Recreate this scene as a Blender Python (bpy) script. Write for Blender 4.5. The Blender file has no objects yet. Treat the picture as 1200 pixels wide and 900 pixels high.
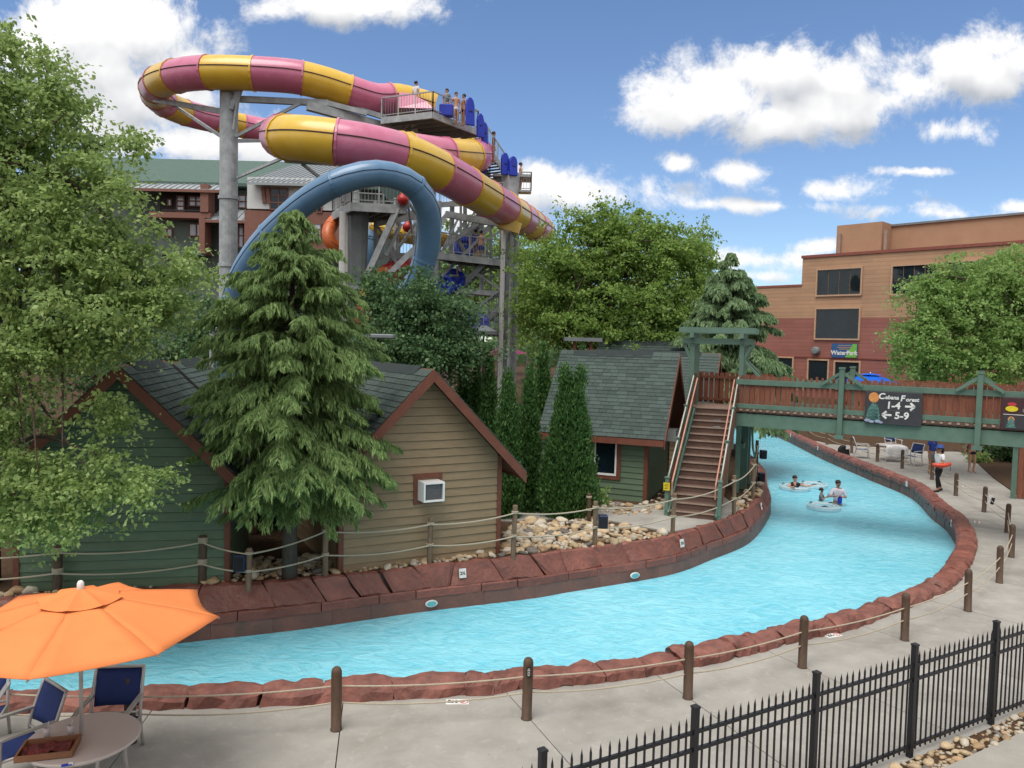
import bpy, bmesh, math, random
import numpy as np
from mathutils import Vector, Matrix, Quaternion
from mathutils.geometry import delaunay_2d_cdt

# ------------------------------------------------------------------ camera, world, sun, exposure
SC = bpy.context.scene
COL = SC.collection
R = math.radians
V = Vector
CAM = V((0, 0, 5.0))
PITCH, ROLL, FPX = R(3.0), R(1.4), 900.0
up0 = V((0, math.sin(PITCH), math.cos(PITCH)))
rt0 = V((1, 0, 0))
FWD = V((0, math.cos(PITCH), -math.sin(PITCH)))
RT = math.cos(ROLL) * rt0 + math.sin(ROLL) * up0
UP = math.cos(ROLL) * up0 - math.sin(ROLL) * rt0
cd = bpy.data.cameras.new('camera')
cam = bpy.data.objects.new('camera', cd)
COL.objects.link(cam)
cd.sensor_width = 36.0
cd.lens = FPX / 1200 * 36
cd.clip_start, cd.clip_end = 0.1, 3000
cam.matrix_world = Matrix(((RT.x, UP.x, -FWD.x, CAM.x), (RT.y, UP.y, -FWD.y, CAM.y), (RT.z, UP.z, -FWD.z, CAM.z), (0, 0, 0, 1)))
SC.camera = cam


def ray(px, py):
    return RT * ((px - 600) / FPX) - UP * ((py - 450) / FPX) + FWD


def P(px, py, z=0.0):
    """Survey helper: the point of the level z seen at a pixel of the photograph."""
    r = ray(px, py)
    return CAM + r * ((z - CAM.z) / r.z)


def D(px, py, d):
    """Survey helper: the point at distance d (along +Y) seen at a pixel of the photograph."""
    r = ray(px, py)
    return CAM + r * (d / r.y)


SUN_EL, SUN_AZ = R(64), R(-150)          # azimuth clockwise from +Y
sdir = V((math.sin(SUN_AZ) * math.cos(SUN_EL), math.cos(SUN_AZ) * math.cos(SUN_EL), math.sin(SUN_EL)))
ld = bpy.data.lights.new('sun', 'SUN')
ld.energy = 2.1
ld.angle = R(40)
ld.color = (1.0, 0.95, 0.88)
sun = bpy.data.objects.new('sun', ld)
COL.objects.link(sun)
sun.rotation_euler = sdir.to_track_quat('Z', 'Y').to_euler()
sun.location = (0, 0, 60)

SC.view_settings.view_transform = 'Standard'
SC.view_settings.look = 'None'
SC.view_settings.gamma = 1
SC.view_settings.use_curve_mapping = False
SC.view_settings.exposure = 0.70

W = bpy.data.worlds.new('World')
SC.world = W
W.use_nodes = True


def setup_world():
    nt = W.node_tree
    nt.nodes.clear()
    N, L = nt.nodes.new, nt.links.new
    out = N('ShaderNodeOutputWorld')
    bg = N('ShaderNodeBackground')
    bg.inputs[1].default_value = 0.13
    L(bg.outputs[0], out.inputs[0])
    sky = N('ShaderNodeTexSky')
    sky.sky_type = 'NISHITA'
    sky.sun_disc = False
    sky.sun_elevation = SUN_EL
    sky.sun_rotation = SUN_AZ
    sky.altitude = 300
    sky.air_density = 1.0
    sky.dust_density = 0.3
    sky.ozone_density = 1.6
    tc = N('ShaderNodeTexCoord')
    # cloud field: a group giving density for a sky direction
    g = bpy.data.node_groups.new('cloud_field', 'ShaderNodeTree')
    g.interface.new_socket('Dir', in_out='INPUT', socket_type='NodeSocketVector')
    g.interface.new_socket('Lift', in_out='INPUT', socket_type='NodeSocketVector')
    g.interface.new_socket('Density', in_out='OUTPUT', socket_type='NodeSocketFloat')
    g.interface.new_socket('Body', in_out='OUTPUT', socket_type='NodeSocketFloat')
    gn, gl = g.nodes.new, g.links.new
    gi, go = gn('NodeGroupInput'), gn('NodeGroupOutput')

    def m(op, a, b=None, c=None, clamp=False):
        n = gn('ShaderNodeMath')
        n.operation = op
        n.use_clamp = clamp
        for i, x in enumerate((a, b, c)):
            if x is None:
                continue
            if isinstance(x, (int, float)):
                n.inputs[i].default_value = x
            else:
                gl(x, n.inputs[i])
        return n.outputs[0]
    sp = gn('ShaderNodeSeparateXYZ')
    gl(gi.outputs[0], sp.inputs[0])
    yy = m('MAXIMUM', sp.outputs[1], 0.02)
    cb = gn('ShaderNodeCombineXYZ')
    gl(m('DIVIDE', sp.outputs[0], yy), cb.inputs[0])
    gl(m('DIVIDE', sp.outputs[2], yy), cb.inputs[1])
    ad = gn('ShaderNodeVectorMath')
    ad.operation = 'ADD'
    gl(cb.outputs[0], ad.inputs[0])
    gl(gi.outputs[1], ad.inputs[1])
    uv = ad.outputs[0]
    # billows warp the outline of every cloud
    nz = gn('ShaderNodeTexNoise')
    nz.inputs['Scale'].default_value = 8
    nz.inputs['Detail'].default_value = 9
    nz.inputs['Roughness'].default_value = 0.68
    nz.inputs['Distortion'].default_value = 0.25
    gl(uv, nz.inputs['Vector'])
    clouds = [(150, 40, 105, 48, 1.1), (75, 40, 70, 38, 1), (60, 120, 120, 60, .9), (215, 70, 45, 26, .9), (150, 110, 110, 50, 1.1), (110, 75, 120, 60, 1.1), (190, 95, 70, 45, 1), (40, 60, 90, 60, 1), (215, 165, 120, 34, .9), (275, 172, 60, 18, .7),
              (400, 2, 115, 24, 1), (318, 12, 36, 14, .7),
              (845, 118, 108, 38, 1.1), (800, 128, 60, 26, 1), (980, 125, 110, 32, 1.05), (1075, 100, 60, 26, .95), (1160, 85, 60, 32, 1), (915, 85, 75, 42, 1.05), (975, 92, 70, 34, 1), (900, 138, 90, 30, .95), (1045, 118, 60, 26, .9),
              (1125, 78, 68, 34, 1), (1200, 68, 90, 34, 1), (1112, 152, 52, 17, .85),
              (690, 226, 100, 30, 1), (640, 214, 50, 26, 1), (560, 250, 70, 24, .8), (792, 191, 20, 10, .75),
              (875, 202, 46, 11, .6), (968, 222, 66, 13, .62), (905, 241, 85, 6, .5), (1075, 201, 38, 5, .7),
              (1105, 250, 95, 10, .62), (900, 304, 110, 12, .6), (956, 289, 30, 9, .7), (1190, 243, 50, 7, .6), (893, 324, 40, 8, .65)]
    dens = None
    for cx, cy, rx, ry, wt in clouds:
        r0 = ray(cx, cy)
        u0, w0 = r0.x / r0.y, r0.z / r0.y
        mp = gn('ShaderNodeVectorMath')
        mp.operation = 'MULTIPLY_ADD'
        gl(uv, mp.inputs[0])
        rx, ry = rx * 1.17, ry * 1.17
        mp.inputs[1].default_value = (FPX / rx, FPX / ry, 0)
        mp.inputs[2].default_value = (-u0 * FPX / rx, -w0 * FPX / ry, 0)
        ln = gn('ShaderNodeVectorMath')
        ln.operation = 'LENGTH'
        gl(mp.outputs[0], ln.inputs[0])
        e = m('MULTIPLY_ADD', ln.outputs['Value'], -wt, wt)
        dens = e if dens is None else m('SMOOTH_MAX', dens, e, 0.25)
    # beyond the frame cloud cover is raised near overcast to whiten and fill the light
    n2 = gn('ShaderNodeTexNoise')
    n2.inputs['Scale'].default_value = 2.6
    n2.inputs['Detail'].default_value = 3
    gl(gi.outputs[0], n2.inputs['Vector'])
    gen = m('MULTIPLY_ADD', n2.outputs[0], 4.0, -0.95)
    s2 = gn('ShaderNodeSeparateXYZ')
    gl(uv, s2.inputs[0])
    inx = m('SUBTRACT', 1.0, m('MULTIPLY_ADD', m('ABSOLUTE', s2.outputs[0]), 6, -4.3, True))
    inz = m('SUBTRACT', 1.0, m('MULTIPLY_ADD', m('ABSOLUTE', s2.outputs[1]), 6, -2.9, True))
    iny = m('MULTIPLY', sp.outputs[1], 20, None, True)
    inside = m('MULTIPLY', m('MULTIPLY', inx, inz), iny)
    gen = m('SUBTRACT', gen, m('MULTIPLY', inside, 6))
    field = m('MAXIMUM', dens, gen)
    d = m('ADD', m('MULTIPLY', m('MAXIMUM', field, -1.2), 0.8), m('MULTIPLY_ADD', nz.outputs[0], 2.9, -1.42))
    gl(d, go.inputs[0])
    nb = gn('ShaderNodeTexNoise')
    nb.inputs['Scale'].default_value = 11
    nb.inputs['Detail'].default_value = 3.5
    nb.inputs['Roughness'].default_value = 0.55
    gl(uv, nb.inputs['Vector'])
    gl(m('ADD', m('MULTIPLY', m('MAXIMUM', field, -.6), 0.9), m('MULTIPLY', nb.outputs[0], 1.5)), go.inputs[1])

    def grp(lift):
        n = N('ShaderNodeGroup')
        n.node_tree = g
        L(tc.outputs['Generated'], n.inputs[0])
        n.inputs[1].default_value = lift
        return n.outputs

    def wm(op, a, b=None, c=None, clamp=False):
        n = N('ShaderNodeMath')
        n.operation = op
        n.use_clamp = clamp
        for i, x in enumerate((a, b, c)):
            if x is None:
                continue
            if isinstance(x, (int, float)):
                n.inputs[i].default_value = x
            else:
                L(x, n.inputs[i])
        return n.outputs[0]
    o0 = grp((0, 0, 0))
    d0 = o0[0]
    o1 = grp((-0.014, 0.034, 0))
    al = N('ShaderNodeMapRange')
    al.interpolation_type = 'SMOOTHSTEP'
    al.inputs[1].default_value, al.inputs[2].default_value = -0.06, 0.50
    L(d0, al.inputs[0])
    lit = wm('MULTIPLY_ADD', wm('SUBTRACT', o0[1], o1[1]), 1.1, 0.74, True)
    thick = wm('MULTIPLY_ADD', d0, -0.22, 1.14, True)
    lit = wm('MULTIPLY', lit, thick)
    mx = N('ShaderNodeMix')
    mx.data_type = 'RGBA'
    L(lit, mx.inputs[0])
    mx.inputs[6].default_value = (2.5, 2.65, 2.9, 1)
    mx.inputs[7].default_value = (5.0, 4.97, 4.95, 1)
    # the clear sky is dimmed and shifted towards blue by a fixed multiply
    hz = N('ShaderNodeMix')
    hz.data_type = 'RGBA'
    hz.blend_type = 'MULTIPLY'
    hz.inputs[0].default_value = 1
    L(sky.outputs[0], hz.inputs[6])
    hz.inputs[7].default_value = (0.57, 0.63, 0.715, 1)
    fin = N('ShaderNodeMix')
    fin.data_type = 'RGBA'
    L(al.outputs[0], fin.inputs[0])
    L(hz.outputs[2], fin.inputs[6])
    L(mx.outputs[2], fin.inputs[7])
    L(fin.outputs[2], bg.inputs[0])


setup_world()

# ------------------------------------------------------------------ helpers
rnd = random.Random(7)
WM = {}


def link(o, parent=None):
    COL.objects.link(o)
    if parent is not None:
        o.parent = parent
        WM[o.name] = WM.get(parent.name, Matrix())
    return o


def tag(o, label=None, cat=None, group=None, kind=None):
    for k, x in (('label', label), ('category', cat), ('group', group), ('kind', kind)):
        if x:
            o[k] = x
    return o


def root(name, label, cat, loc=(0, 0, 0), rz=0.0, group=None):
    o = bpy.data.objects.new(name, None)
    o.empty_display_size = 0.2
    COL.objects.link(o)
    o.location = loc
    o.rotation_euler = (0, 0, rz)
    WM[o.name] = Matrix.Translation(V(loc)) @ Matrix.Rotation(rz, 4, 'Z')
    return tag(o, label, cat, group)


def copy_tree(o, parent=None):
    c = o.copy()
    COL.objects.link(c)
    if parent is not None:
        c.parent = parent
    for ch in list(o.children):
        copy_tree(ch, c)
    return c


class MB:
    def __init__(s):
        s.v, s.f = [], []

    def add(s, vs, fs):
        n = len(s.v)
        s.v += [V(x) for x in vs]
        s.f += [tuple(i + n for i in f) for f in fs]
        return s

    def box(s, c, d, rot=None):
        c = V(c)
        vs = []
        for x in (-.5, .5):
            for y in (-.5, .5):
                for z in (-.5, .5):
                    q = V((x * d[0], y * d[1], z * d[2]))
                    vs.append(c + (rot @ q if rot is not None else q))
        return s.add(vs, [(0, 1, 3, 2), (4, 6, 7, 5), (0, 4, 5, 1), (2, 3, 7, 6), (0, 2, 6, 4), (1, 5, 7, 3)])

    def beam(s, a, b, w, h, up=(0, 0, 1)):
        a, b = V(a), V(b)
        d = (b - a).normalized()
        u = V(up)
        if abs(d.dot(u)) > .98:
            u = V((0, 1, 0))
        x = d.cross(u).normalized()
        z = x.cross(d).normalized()
        vs = []
        for p in (a, b):
            for i, j in ((-1, -1), (1, -1), (1, 1), (-1, 1)):
                vs.append(p + x * (i * w / 2) + z * (j * h / 2))
        return s.add(vs, [(0, 3, 2, 1), (4, 5, 6, 7), (0, 1, 5, 4), (1, 2, 6, 5), (2, 3, 7, 6), (3, 0, 4, 7)])

    def hexa(s, lo, hi):
        """two rings of n points joined into a closed solid"""
        n = len(lo)
        fs = [tuple(range(n))[::-1], tuple(range(n, 2 * n))]
        fs += [(i, (i + 1) % n, n + (i + 1) % n, n + i) for i in range(n)]
        return s.add(list(lo) + list(hi), fs)

    def prism(s, poly, ext):
        e = V(ext)
        return s.hexa([V(p) for p in poly], [V(p) + e for p in poly])

    def tube(s, pts, r, n=10, caps=True, squash=1.0):
        pts = [V(p) for p in pts]
        rs = r if isinstance(r, (list, tuple)) else [r] * len(pts)
        d0 = (pts[1] - pts[0]).normalized()
        u = V((0, 0, 1)) if abs(d0.z) < .9 else V((1, 0, 0))
        u = (u - d0 * u.dot(d0)).normalized()
        base = len(s.v)
        for k, p in enumerate(pts):
            d = (pts[min(k + 1, len(pts) - 1)] - pts[max(k - 1, 0)]).normalized()
            u = (u - d * u.dot(d)).normalized()
            w = d.cross(u)
            for i in range(n):
                a = 2 * math.pi * i / n
                s.v.append(p + (u * math.cos(a) * squash + w * math.sin(a)) * rs[k])
        for k in range(len(pts) - 1):
            for i in range(n):
                a, b = base + k * n + i, base + k * n + (i + 1) % n
                s.f.append((a, b, b + n, a + n))
        if caps:
            s.f.append(tuple(base + i for i in range(n))[::-1])
            s.f.append(tuple(base + (len(pts) - 1) * n + i for i in range(n)))
        return s

    def lathe(s, prof, c=(0, 0, 0), n=16, closed=True):
        c = V(c)
        base = len(s.v)
        for r, z in prof:
            for i in range(n):
                a = 2 * math.pi * i / n
                s.v.append(c + V((r * math.cos(a), r * math.sin(a), z)))
        for k in range(len(prof) - 1):
            for i in range(n):
                a, b = base + k * n + i, base + k * n + (i + 1) % n
                s.f.append((a, b, b + n, a + n))
        if closed:
            s.f.append(tuple(base + i for i in range(n))[::-1])
            s.f.append(tuple(base + (len(prof) - 1) * n + i for i in range(n)))
        return s

    def mesh(s, name, mat=None, smooth=False, M=None):
        me = bpy.data.meshes.new(name)
        vs = s.v if M is None else [M @ q for q in s.v]
        me.from_pydata([tuple(q) for q in vs], [], s.f)
        if mat is not None:
            for x in (mat if isinstance(mat, (list, tuple)) else [mat]):
                me.materials.append(x)
        bm = bmesh.new()
        bm.from_mesh(me)
        bmesh.ops.recalc_face_normals(bm, faces=bm.faces)
        bm.to_mesh(me)
        bm.free()
        if smooth:
            me.polygons.foreach_set('use_smooth', [True] * len(me.polygons))
        return me

    def make(s, name, mat, parent=None, world=False, smooth=False, bevel=0.0, at=None, kind=None):
        M = None
        if at is not None:
            M = Matrix.Translation(-V(at))
        elif world and parent is not None:
            M = WM.get(parent.name, Matrix()).inverted()
        o = bpy.data.objects.new(name, s.mesh(name, mat, smooth, M))
        link(o, parent)
        if at is not None:
            o.location = at
        if bevel:
            b = o.modifiers.new('bevel', 'BEVEL')
            b.width = bevel
            b.segments = 1
            b.limit_method = 'ANGLE'
        if kind:
            o['kind'] = kind
        return o


def inst(name, me, parent, loc, rot=(0, 0, 0), scale=(1, 1, 1)):
    o = bpy.data.objects.new(name, me)
    link(o, parent)
    o.location, o.rotation_euler, o.scale = loc, rot, scale
    return o


def spline(pts, n=8):
    """Catmull-Rom through the points"""
    pts = [V(p) for p in pts]
    q = [pts[0] * 2 - pts[1]] + pts + [pts[-1] * 2 - pts[-2]]
    out = []
    for i in range(1, len(q) - 2):
        for k in range(n):
            t = k / n
            a, b, c, d = q[i - 1], q[i], q[i + 1], q[i + 2]
            out.append(.5 * ((2 * b) + (c - a) * t + (2 * a - 5 * b + 4 * c - d) * t * t + (3 * b - a - 3 * c + d) * t ** 3))
    out.append(pts[-1])
    return out


def resample(pts, step=None, n=None):
    L = [0]
    for a, b in zip(pts, pts[1:]):
        L.append(L[-1] + (b - a).length)
    if n is None:
        n = max(2, int(round(L[-1] / step)) + 1)
    out, j = [], 0
    for k in range(n):
        t = L[-1] * k / (n - 1)
        while j < len(L) - 2 and L[j + 1] < t:
            j += 1
        w = (t - L[j]) / max(1e-9, L[j + 1] - L[j])
        out.append(pts[j].lerp(pts[j + 1], w))
    return out


# ------------------------------------------------------------------ materials
MATS = {}


def mat(name, col, rough=.6, col2=None, scale=6.0, detail=4, bump=0.0, bscale=None, spec=.4, metal=0.0, vary=0.0, stretch=None, contrast=1.0, coat=0.0, subsurf=0):
    """principled surface: two-tone noise, optional per-object variation, optional bump, optional stretched grain"""
    m = bpy.data.materials.new(name)
    m.use_nodes = True
    nt = m.node_tree
    N, L = nt.nodes.new, nt.links.new
    b = nt.nodes['Principled BSDF']
    b.inputs['Roughness'].default_value = rough
    b.inputs['Specular IOR Level'].default_value = spec
    b.inputs['Metallic'].default_value = metal
    if coat:
        b.inputs['Coat Weight'].default_value = coat
        b.inputs['Coat Roughness'].default_value = .15
    col2 = col2 or tuple(c * .72 for c in col)
    tc = N('ShaderNodeTexCoord')
    vec = tc.outputs['Object']
    oi = N('ShaderNodeObjectInfo')
    ad = N('ShaderNodeVectorMath')
    ad.operation = 'MULTIPLY_ADD'
    L(vec, ad.inputs[0])
    ad.inputs[1].default_value = stretch or (1, 1, 1)
    cx = N('ShaderNodeCombineXYZ')
    mu = N('ShaderNodeMath')
    mu.operation = 'MULTIPLY'
    mu.inputs[1].default_value = 37
    L(oi.outputs['Random'], mu.inputs[0])
    L(mu.outputs[0], cx.inputs[0])
    L(mu.outputs[0], cx.inputs[2])
    L(cx.outputs[0], ad.inputs[2])
    nz = N('ShaderNodeTexNoise')
    nz.inputs['Scale'].default_value = scale
    nz.inputs['Detail'].default_value = detail
    nz.inputs['Roughness'].default_value = .6
    L(ad.outputs[0], nz.inputs['Vector'])
    mr = N('ShaderNodeMapRange')
    mr.inputs[1].default_value = .5 - .25 / contrast
    mr.inputs[2].default_value = .5 + .25 / contrast
    L(nz.outputs[0], mr.inputs[0])
    mx = N('ShaderNodeMix')
    mx.data_type = 'RGBA'
    mx.inputs[6].default_value = (*col2, 1)
    mx.inputs[7].default_value = (*col, 1)
    L(mr.outputs[0], mx.inputs[0])
    c = mx.outputs[2]
    if vary:
        hs = N('ShaderNodeHueSaturation')
        v = N('ShaderNodeMapRange')
        v.inputs[3].default_value = 1 - vary
        v.inputs[4].default_value = 1 + vary
        L(oi.outputs['Random'], v.inputs[0])
        L(v.outputs[0], hs.inputs['Value'])
        L(c, hs.inputs['Color'])
        c = hs.outputs[0]
    L(c, b.inputs['Base Color'])
    if bump:
        n2 = N('ShaderNodeTexNoise')
        n2.inputs['Scale'].default_value = bscale or scale * 4
        n2.inputs['Detail'].default_value = 6
        L(ad.outputs[0], n2.inputs['Vector'])
        bp = N('ShaderNodeBump')
        bp.inputs['Strength'].default_value = bump
        bp.inputs['Distance'].default_value = .03
        L(n2.outputs[0], bp.inputs['Height'])
        L(bp.outputs[0], b.inputs['Normal'])
    MATS[name] = m
    return m


def stain(m, col, scale, lo, hi, amount):
    """irregular blotches of another tone, in object space"""
    nt = m.node_tree
    N, L = nt.nodes.new, nt.links.new
    b = nt.nodes['Principled BSDF']
    src = b.inputs['Base Color'].links[0].from_socket
    ge = N('ShaderNodeNewGeometry')
    nz = N('ShaderNodeTexNoise')
    nz.inputs['Scale'].default_value = scale
    nz.inputs['Detail'].default_value = 9
    nz.inputs['Roughness'].default_value = .68
    nz.inputs['Distortion'].default_value = .6
    L(ge.outputs['Position'], nz.inputs['Vector'])
    mr = N('ShaderNodeMapRange')
    mr.inputs[1].default_value, mr.inputs[2].default_value = lo, hi
    mr.inputs[4].default_value = amount
    L(nz.outputs[0], mr.inputs[0])
    mx = N('ShaderNodeMix')
    mx.data_type = 'RGBA'
    L(mr.outputs[0], mx.inputs[0])
    L(src, mx.inputs[6])
    mx.inputs[7].default_value = (*col, 1)
    L(mx.outputs[2], b.inputs['Base Color'])


def leaf_mat(name, c1, c2, c3, trans=.35, rough=.5):
    m = bpy.data.materials.new(name)
    m.use_nodes = True
    nt = m.node_tree
    N, L = nt.nodes.new, nt.links.new
    b = nt.nodes['Principled BSDF']
    b.inputs['Roughness'].default_value = rough
    b.inputs['Specular IOR Level'].default_value = .35
    ge = N('ShaderNodeNewGeometry')
    rp = N('ShaderNodeValToRGB')
    e = rp.color_ramp.elements
    e[0].color = (*c1, 1)
    e[1].color = (*c3, 1)
    k = e.new(.5)
    k.color = (*c2, 1)
    L(ge.outputs['Random Per Island'], rp.inputs[0])
    L(rp.outputs[0], b.inputs['Base Color'])
    tr = N('ShaderNodeBsdfTranslucent')
    hs = N('ShaderNodeHueSaturation')
    hs.inputs['Hue'].default_value = .495
    hs.inputs['Value'].default_value = 1.5
    L(rp.outputs[0], hs.inputs['Color'])
    L(hs.outputs[0], tr.inputs[0])
    mx = N('ShaderNodeMixShader')
    mx.inputs[0].default_value = trans
    L(b.outputs[0], mx.inputs[1])
    L(tr.outputs[0], mx.inputs[2])
    L(mx.outputs[0], nt.nodes['Material Output'].inputs[0])
    return m


M_CONC = mat('concrete', (.335, .32, .292), .85, (.255, .243, .22), 1.6, 8, .25, 60, spec=.25, vary=.05, contrast=1.3)
stain(M_CONC, (.19, .17, .145), .55, .50, .76, .85)
stain(M_CONC, (.13, .115, .10), 1.7, .66, .72, .75)
stain(M_CONC, (.46, .43, .39), 6, .56, .75, .5)
M_PATH = mat('grey_path', (.33, .31, .28), .9, (.25, .235, .21), 2.0, 8, .2, 50, spec=.2)
M_MULCH = mat('mulch', (.10, .062, .038), .95, (.045, .028, .018), 9, 8, 1.0, 30, spec=.1)
M_ROCK = mat('red_rock', (.25, .098, .075), .7, (.115, .045, .036), 3.5, 8, .9, 9, spec=.35, vary=.14, contrast=1.4)
M_COPE = mat('stamped_red', (.25, .086, .062), .5, (.14, .050, .038), 2.2, 7, .8, 12, spec=.45, vary=.15)
M_WET = mat('wet_wall', (.215, .092, .070), .5, (.135, .060, .046), 2.5, 7, .5, 12, spec=.5, vary=.14)
M_GREEN = mat('green_siding', (.108, .162, .100), .6, (.082, .125, .077), 3, 5, .1, 60, stretch=(1, 1, 4), vary=.05)
M_TAN = mat('tan_siding', (.285, .205, .120), .6, (.22, .157, .09), 3, 5, .1, 60, stretch=(1, 1, 4), vary=.05)
M_TRIM = mat('redbrown_trim', (.165, .056, .033), .6, (.11, .036, .021), 5, 5, .15, 40)
M_SHING = mat('shingle', (.075, .100, .092), .9, (.045, .062, .058), 18, 4, .4, 90, spec=.2, vary=.2)
M_RIDGE = mat('ridge_shingle', (.035, .046, .046), .9, spec=.2)
M_BRG = mat('bridge_green', (.105, .178, .138), .6, (.075, .13, .10), 4, 5, .15, 30, vary=.08)
M_PICK = mat('picket_red', (.21, .074, .042), .7, (.125, .042, .024), 5, 6, .3, 40, stretch=(3, 3, .6), vary=.16)
M_TREAD = mat('stair_wood', (.13, .075, .056), .75, (.085, .048, .036), 6, 6, .3, 40, vary=.1)
M_NOSE = mat('tread_edge', (.34, .25, .20), .75, spec=.3)
M_DWOOD = mat('deck_board', (.24, .155, .12), .8, (.17, .105, .08), 6, 5, .3, 40, vary=.14)
M_BOLL = mat('bollard_brown', (.095, .056, .034), .6, (.05, .029, .018), 7, 6, .5, 30, stretch=(2, 2, .35), vary=.12, contrast=1.4)
M_POST = mat('post_wood', (.20, .135, .088), .8, (.11, .072, .046), 7, 6, .5, 30, stretch=(2, 2, .35), vary=.15, contrast=1.4)
M_ROPE = mat('rope', (.52, .46, .36), .9, (.36, .31, .23), 60, 3, .6, 120, spec=.1)
M_BLACK = mat('black_metal', (.010, .011, .016), .4, (.006, .007, .010), 8, spec=.5)
M_STEEL = mat('galvanised', (.38, .405, .42), .5, (.23, .25, .265), 2.2, 7, .05, 20, spec=.5, metal=.15, contrast=1.6)
M_DSTEEL = mat('steel_dark', (.19, .21, .22), .55, (.13, .145, .155), 2, 6, spec=.45)
M_WHITE = mat('white_paint', (.74, .74, .72), .5, (.62, .62, .6), 5)
M_PINK = mat('tube_pink', (.56, .16, .275), .33, (.47, .12, .215), 1.4, 6, spec=.5, vary=.07, coat=.25)
M_YEL = mat('tube_yellow', (.66, .43, .045), .33, (.58, .35, .03), 1.4, 6, spec=.5, vary=.06, coat=.25)
M_SEAM = mat('tube_seam', (.10, .05, .045), .6)
M_BLUET = mat('tube_blue', (.105, .215, .36), .35, (.08, .17, .29), 1.4, 6, spec=.5, vary=.06, coat=.2)
M_NAVYSEAM = mat('blue_seam', (.02, .04, .09), .5)
M_ORANGE = mat('orange_plastic', (.62, .14, .03), .4, spec=.5)
M_RED = mat('red_plastic', (.50, .025, .025), .4, spec=.5)
M_LIME = mat('lime_plastic', (.25, .52, .03), .4, spec=.5)
M_BLUE = mat('blue_foam', (.012, .035, .42), .5, (.008, .025, .3), 3)
M_UMB = mat('orange_fabric', (.74, .235, .080), .85, (.68, .205, .066), 2.5, 5, .12, 300, spec=.15)
M_BUMB = mat('blue_fabric', (.01, .12, .62), .8, spec=.15)
M_ALU = mat('aluminium', (.42, .40, .38), .4, (.34, .325, .31), 8, spec=.5, metal=.4)
M_SLING = mat('navy_sling', (.018, .035, .135), .75, (.013, .025, .10), 4, 4, .2, 400, spec=.25)
M_TABLE = mat('table_top', (.44, .39, .37), .5, (.40, .355, .335), 3, spec=.45)
M_GLASS = mat('dark_glass', (.012, .026, .034), .03, (.005, .009, .013), .7, bump=.02, bscale=.8, spec=.5)
M_GLASS2 = mat('pale_glass', (.52, .55, .60), .1, (.32, .36, .42), .6, spec=.9, vary=.2)
M_STONE = [mat('stone_a', (.52, .405, .255), .75, (.33, .245, .15), 5, 6, .4, 20, vary=.2),
           mat('stone_b', (.52, .46, .37), .75, (.35, .305, .24), 5, 6, .4, 20, vary=.2),
           mat('stone_c', (.42, .29, .165), .75, (.28, .185, .105), 5, 6, .4, 20, vary=.25),
           mat('stone_d', (.17, .15, .13), .75, (.11, .095, .085), 5, 6, .4, 20, vary=.25)]
M_BARK = mat('bark', (.12, .09, .07), .9, (.05, .036, .028), 6, 7, 1.0, 18, stretch=(2, 2, .4))
M_SKIN = mat('skin', (.50, .28, .19), .55, (.44, .235, .155), 8)
M_SKIN2 = mat('skin_tan', (.33, .17, .105), .55, (.28, .14, .085), 8)
M_HAIR = mat('hair_dark', (.018, .012, .010), .6)
M_CL_WHITE = mat('white_cloth', (.66, .66, .66), .85, (.56, .56, .57), 9, 4, .2, 30)
M_CL_BLACK = mat('black_cloth', (.012, .012, .016), .85)
M_CL_RED = mat('red_cloth', (.50, .045, .06), .8)
M_CL_BLUE = mat('blue_cloth', (.02, .06, .33), .8)
M_CL_GREY = mat('grey_cloth', (.16, .165, .18), .85)
M_CL_PINK = mat('pink_cloth', (.58, .17, .2), .85)
M_TUBE = mat('clear_vinyl', (.60, .72, .78), .15, (.46, .62, .70), 4, spec=.7)
_b = M_TUBE.node_tree.nodes['Principled BSDF']
_b.inputs['Alpha'].default_value = .38
M_PAPER = mat('white_sign', (.72, .72, .70), .6)
M_INK = mat('black_ink', (.012, .012, .014), .6)


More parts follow.
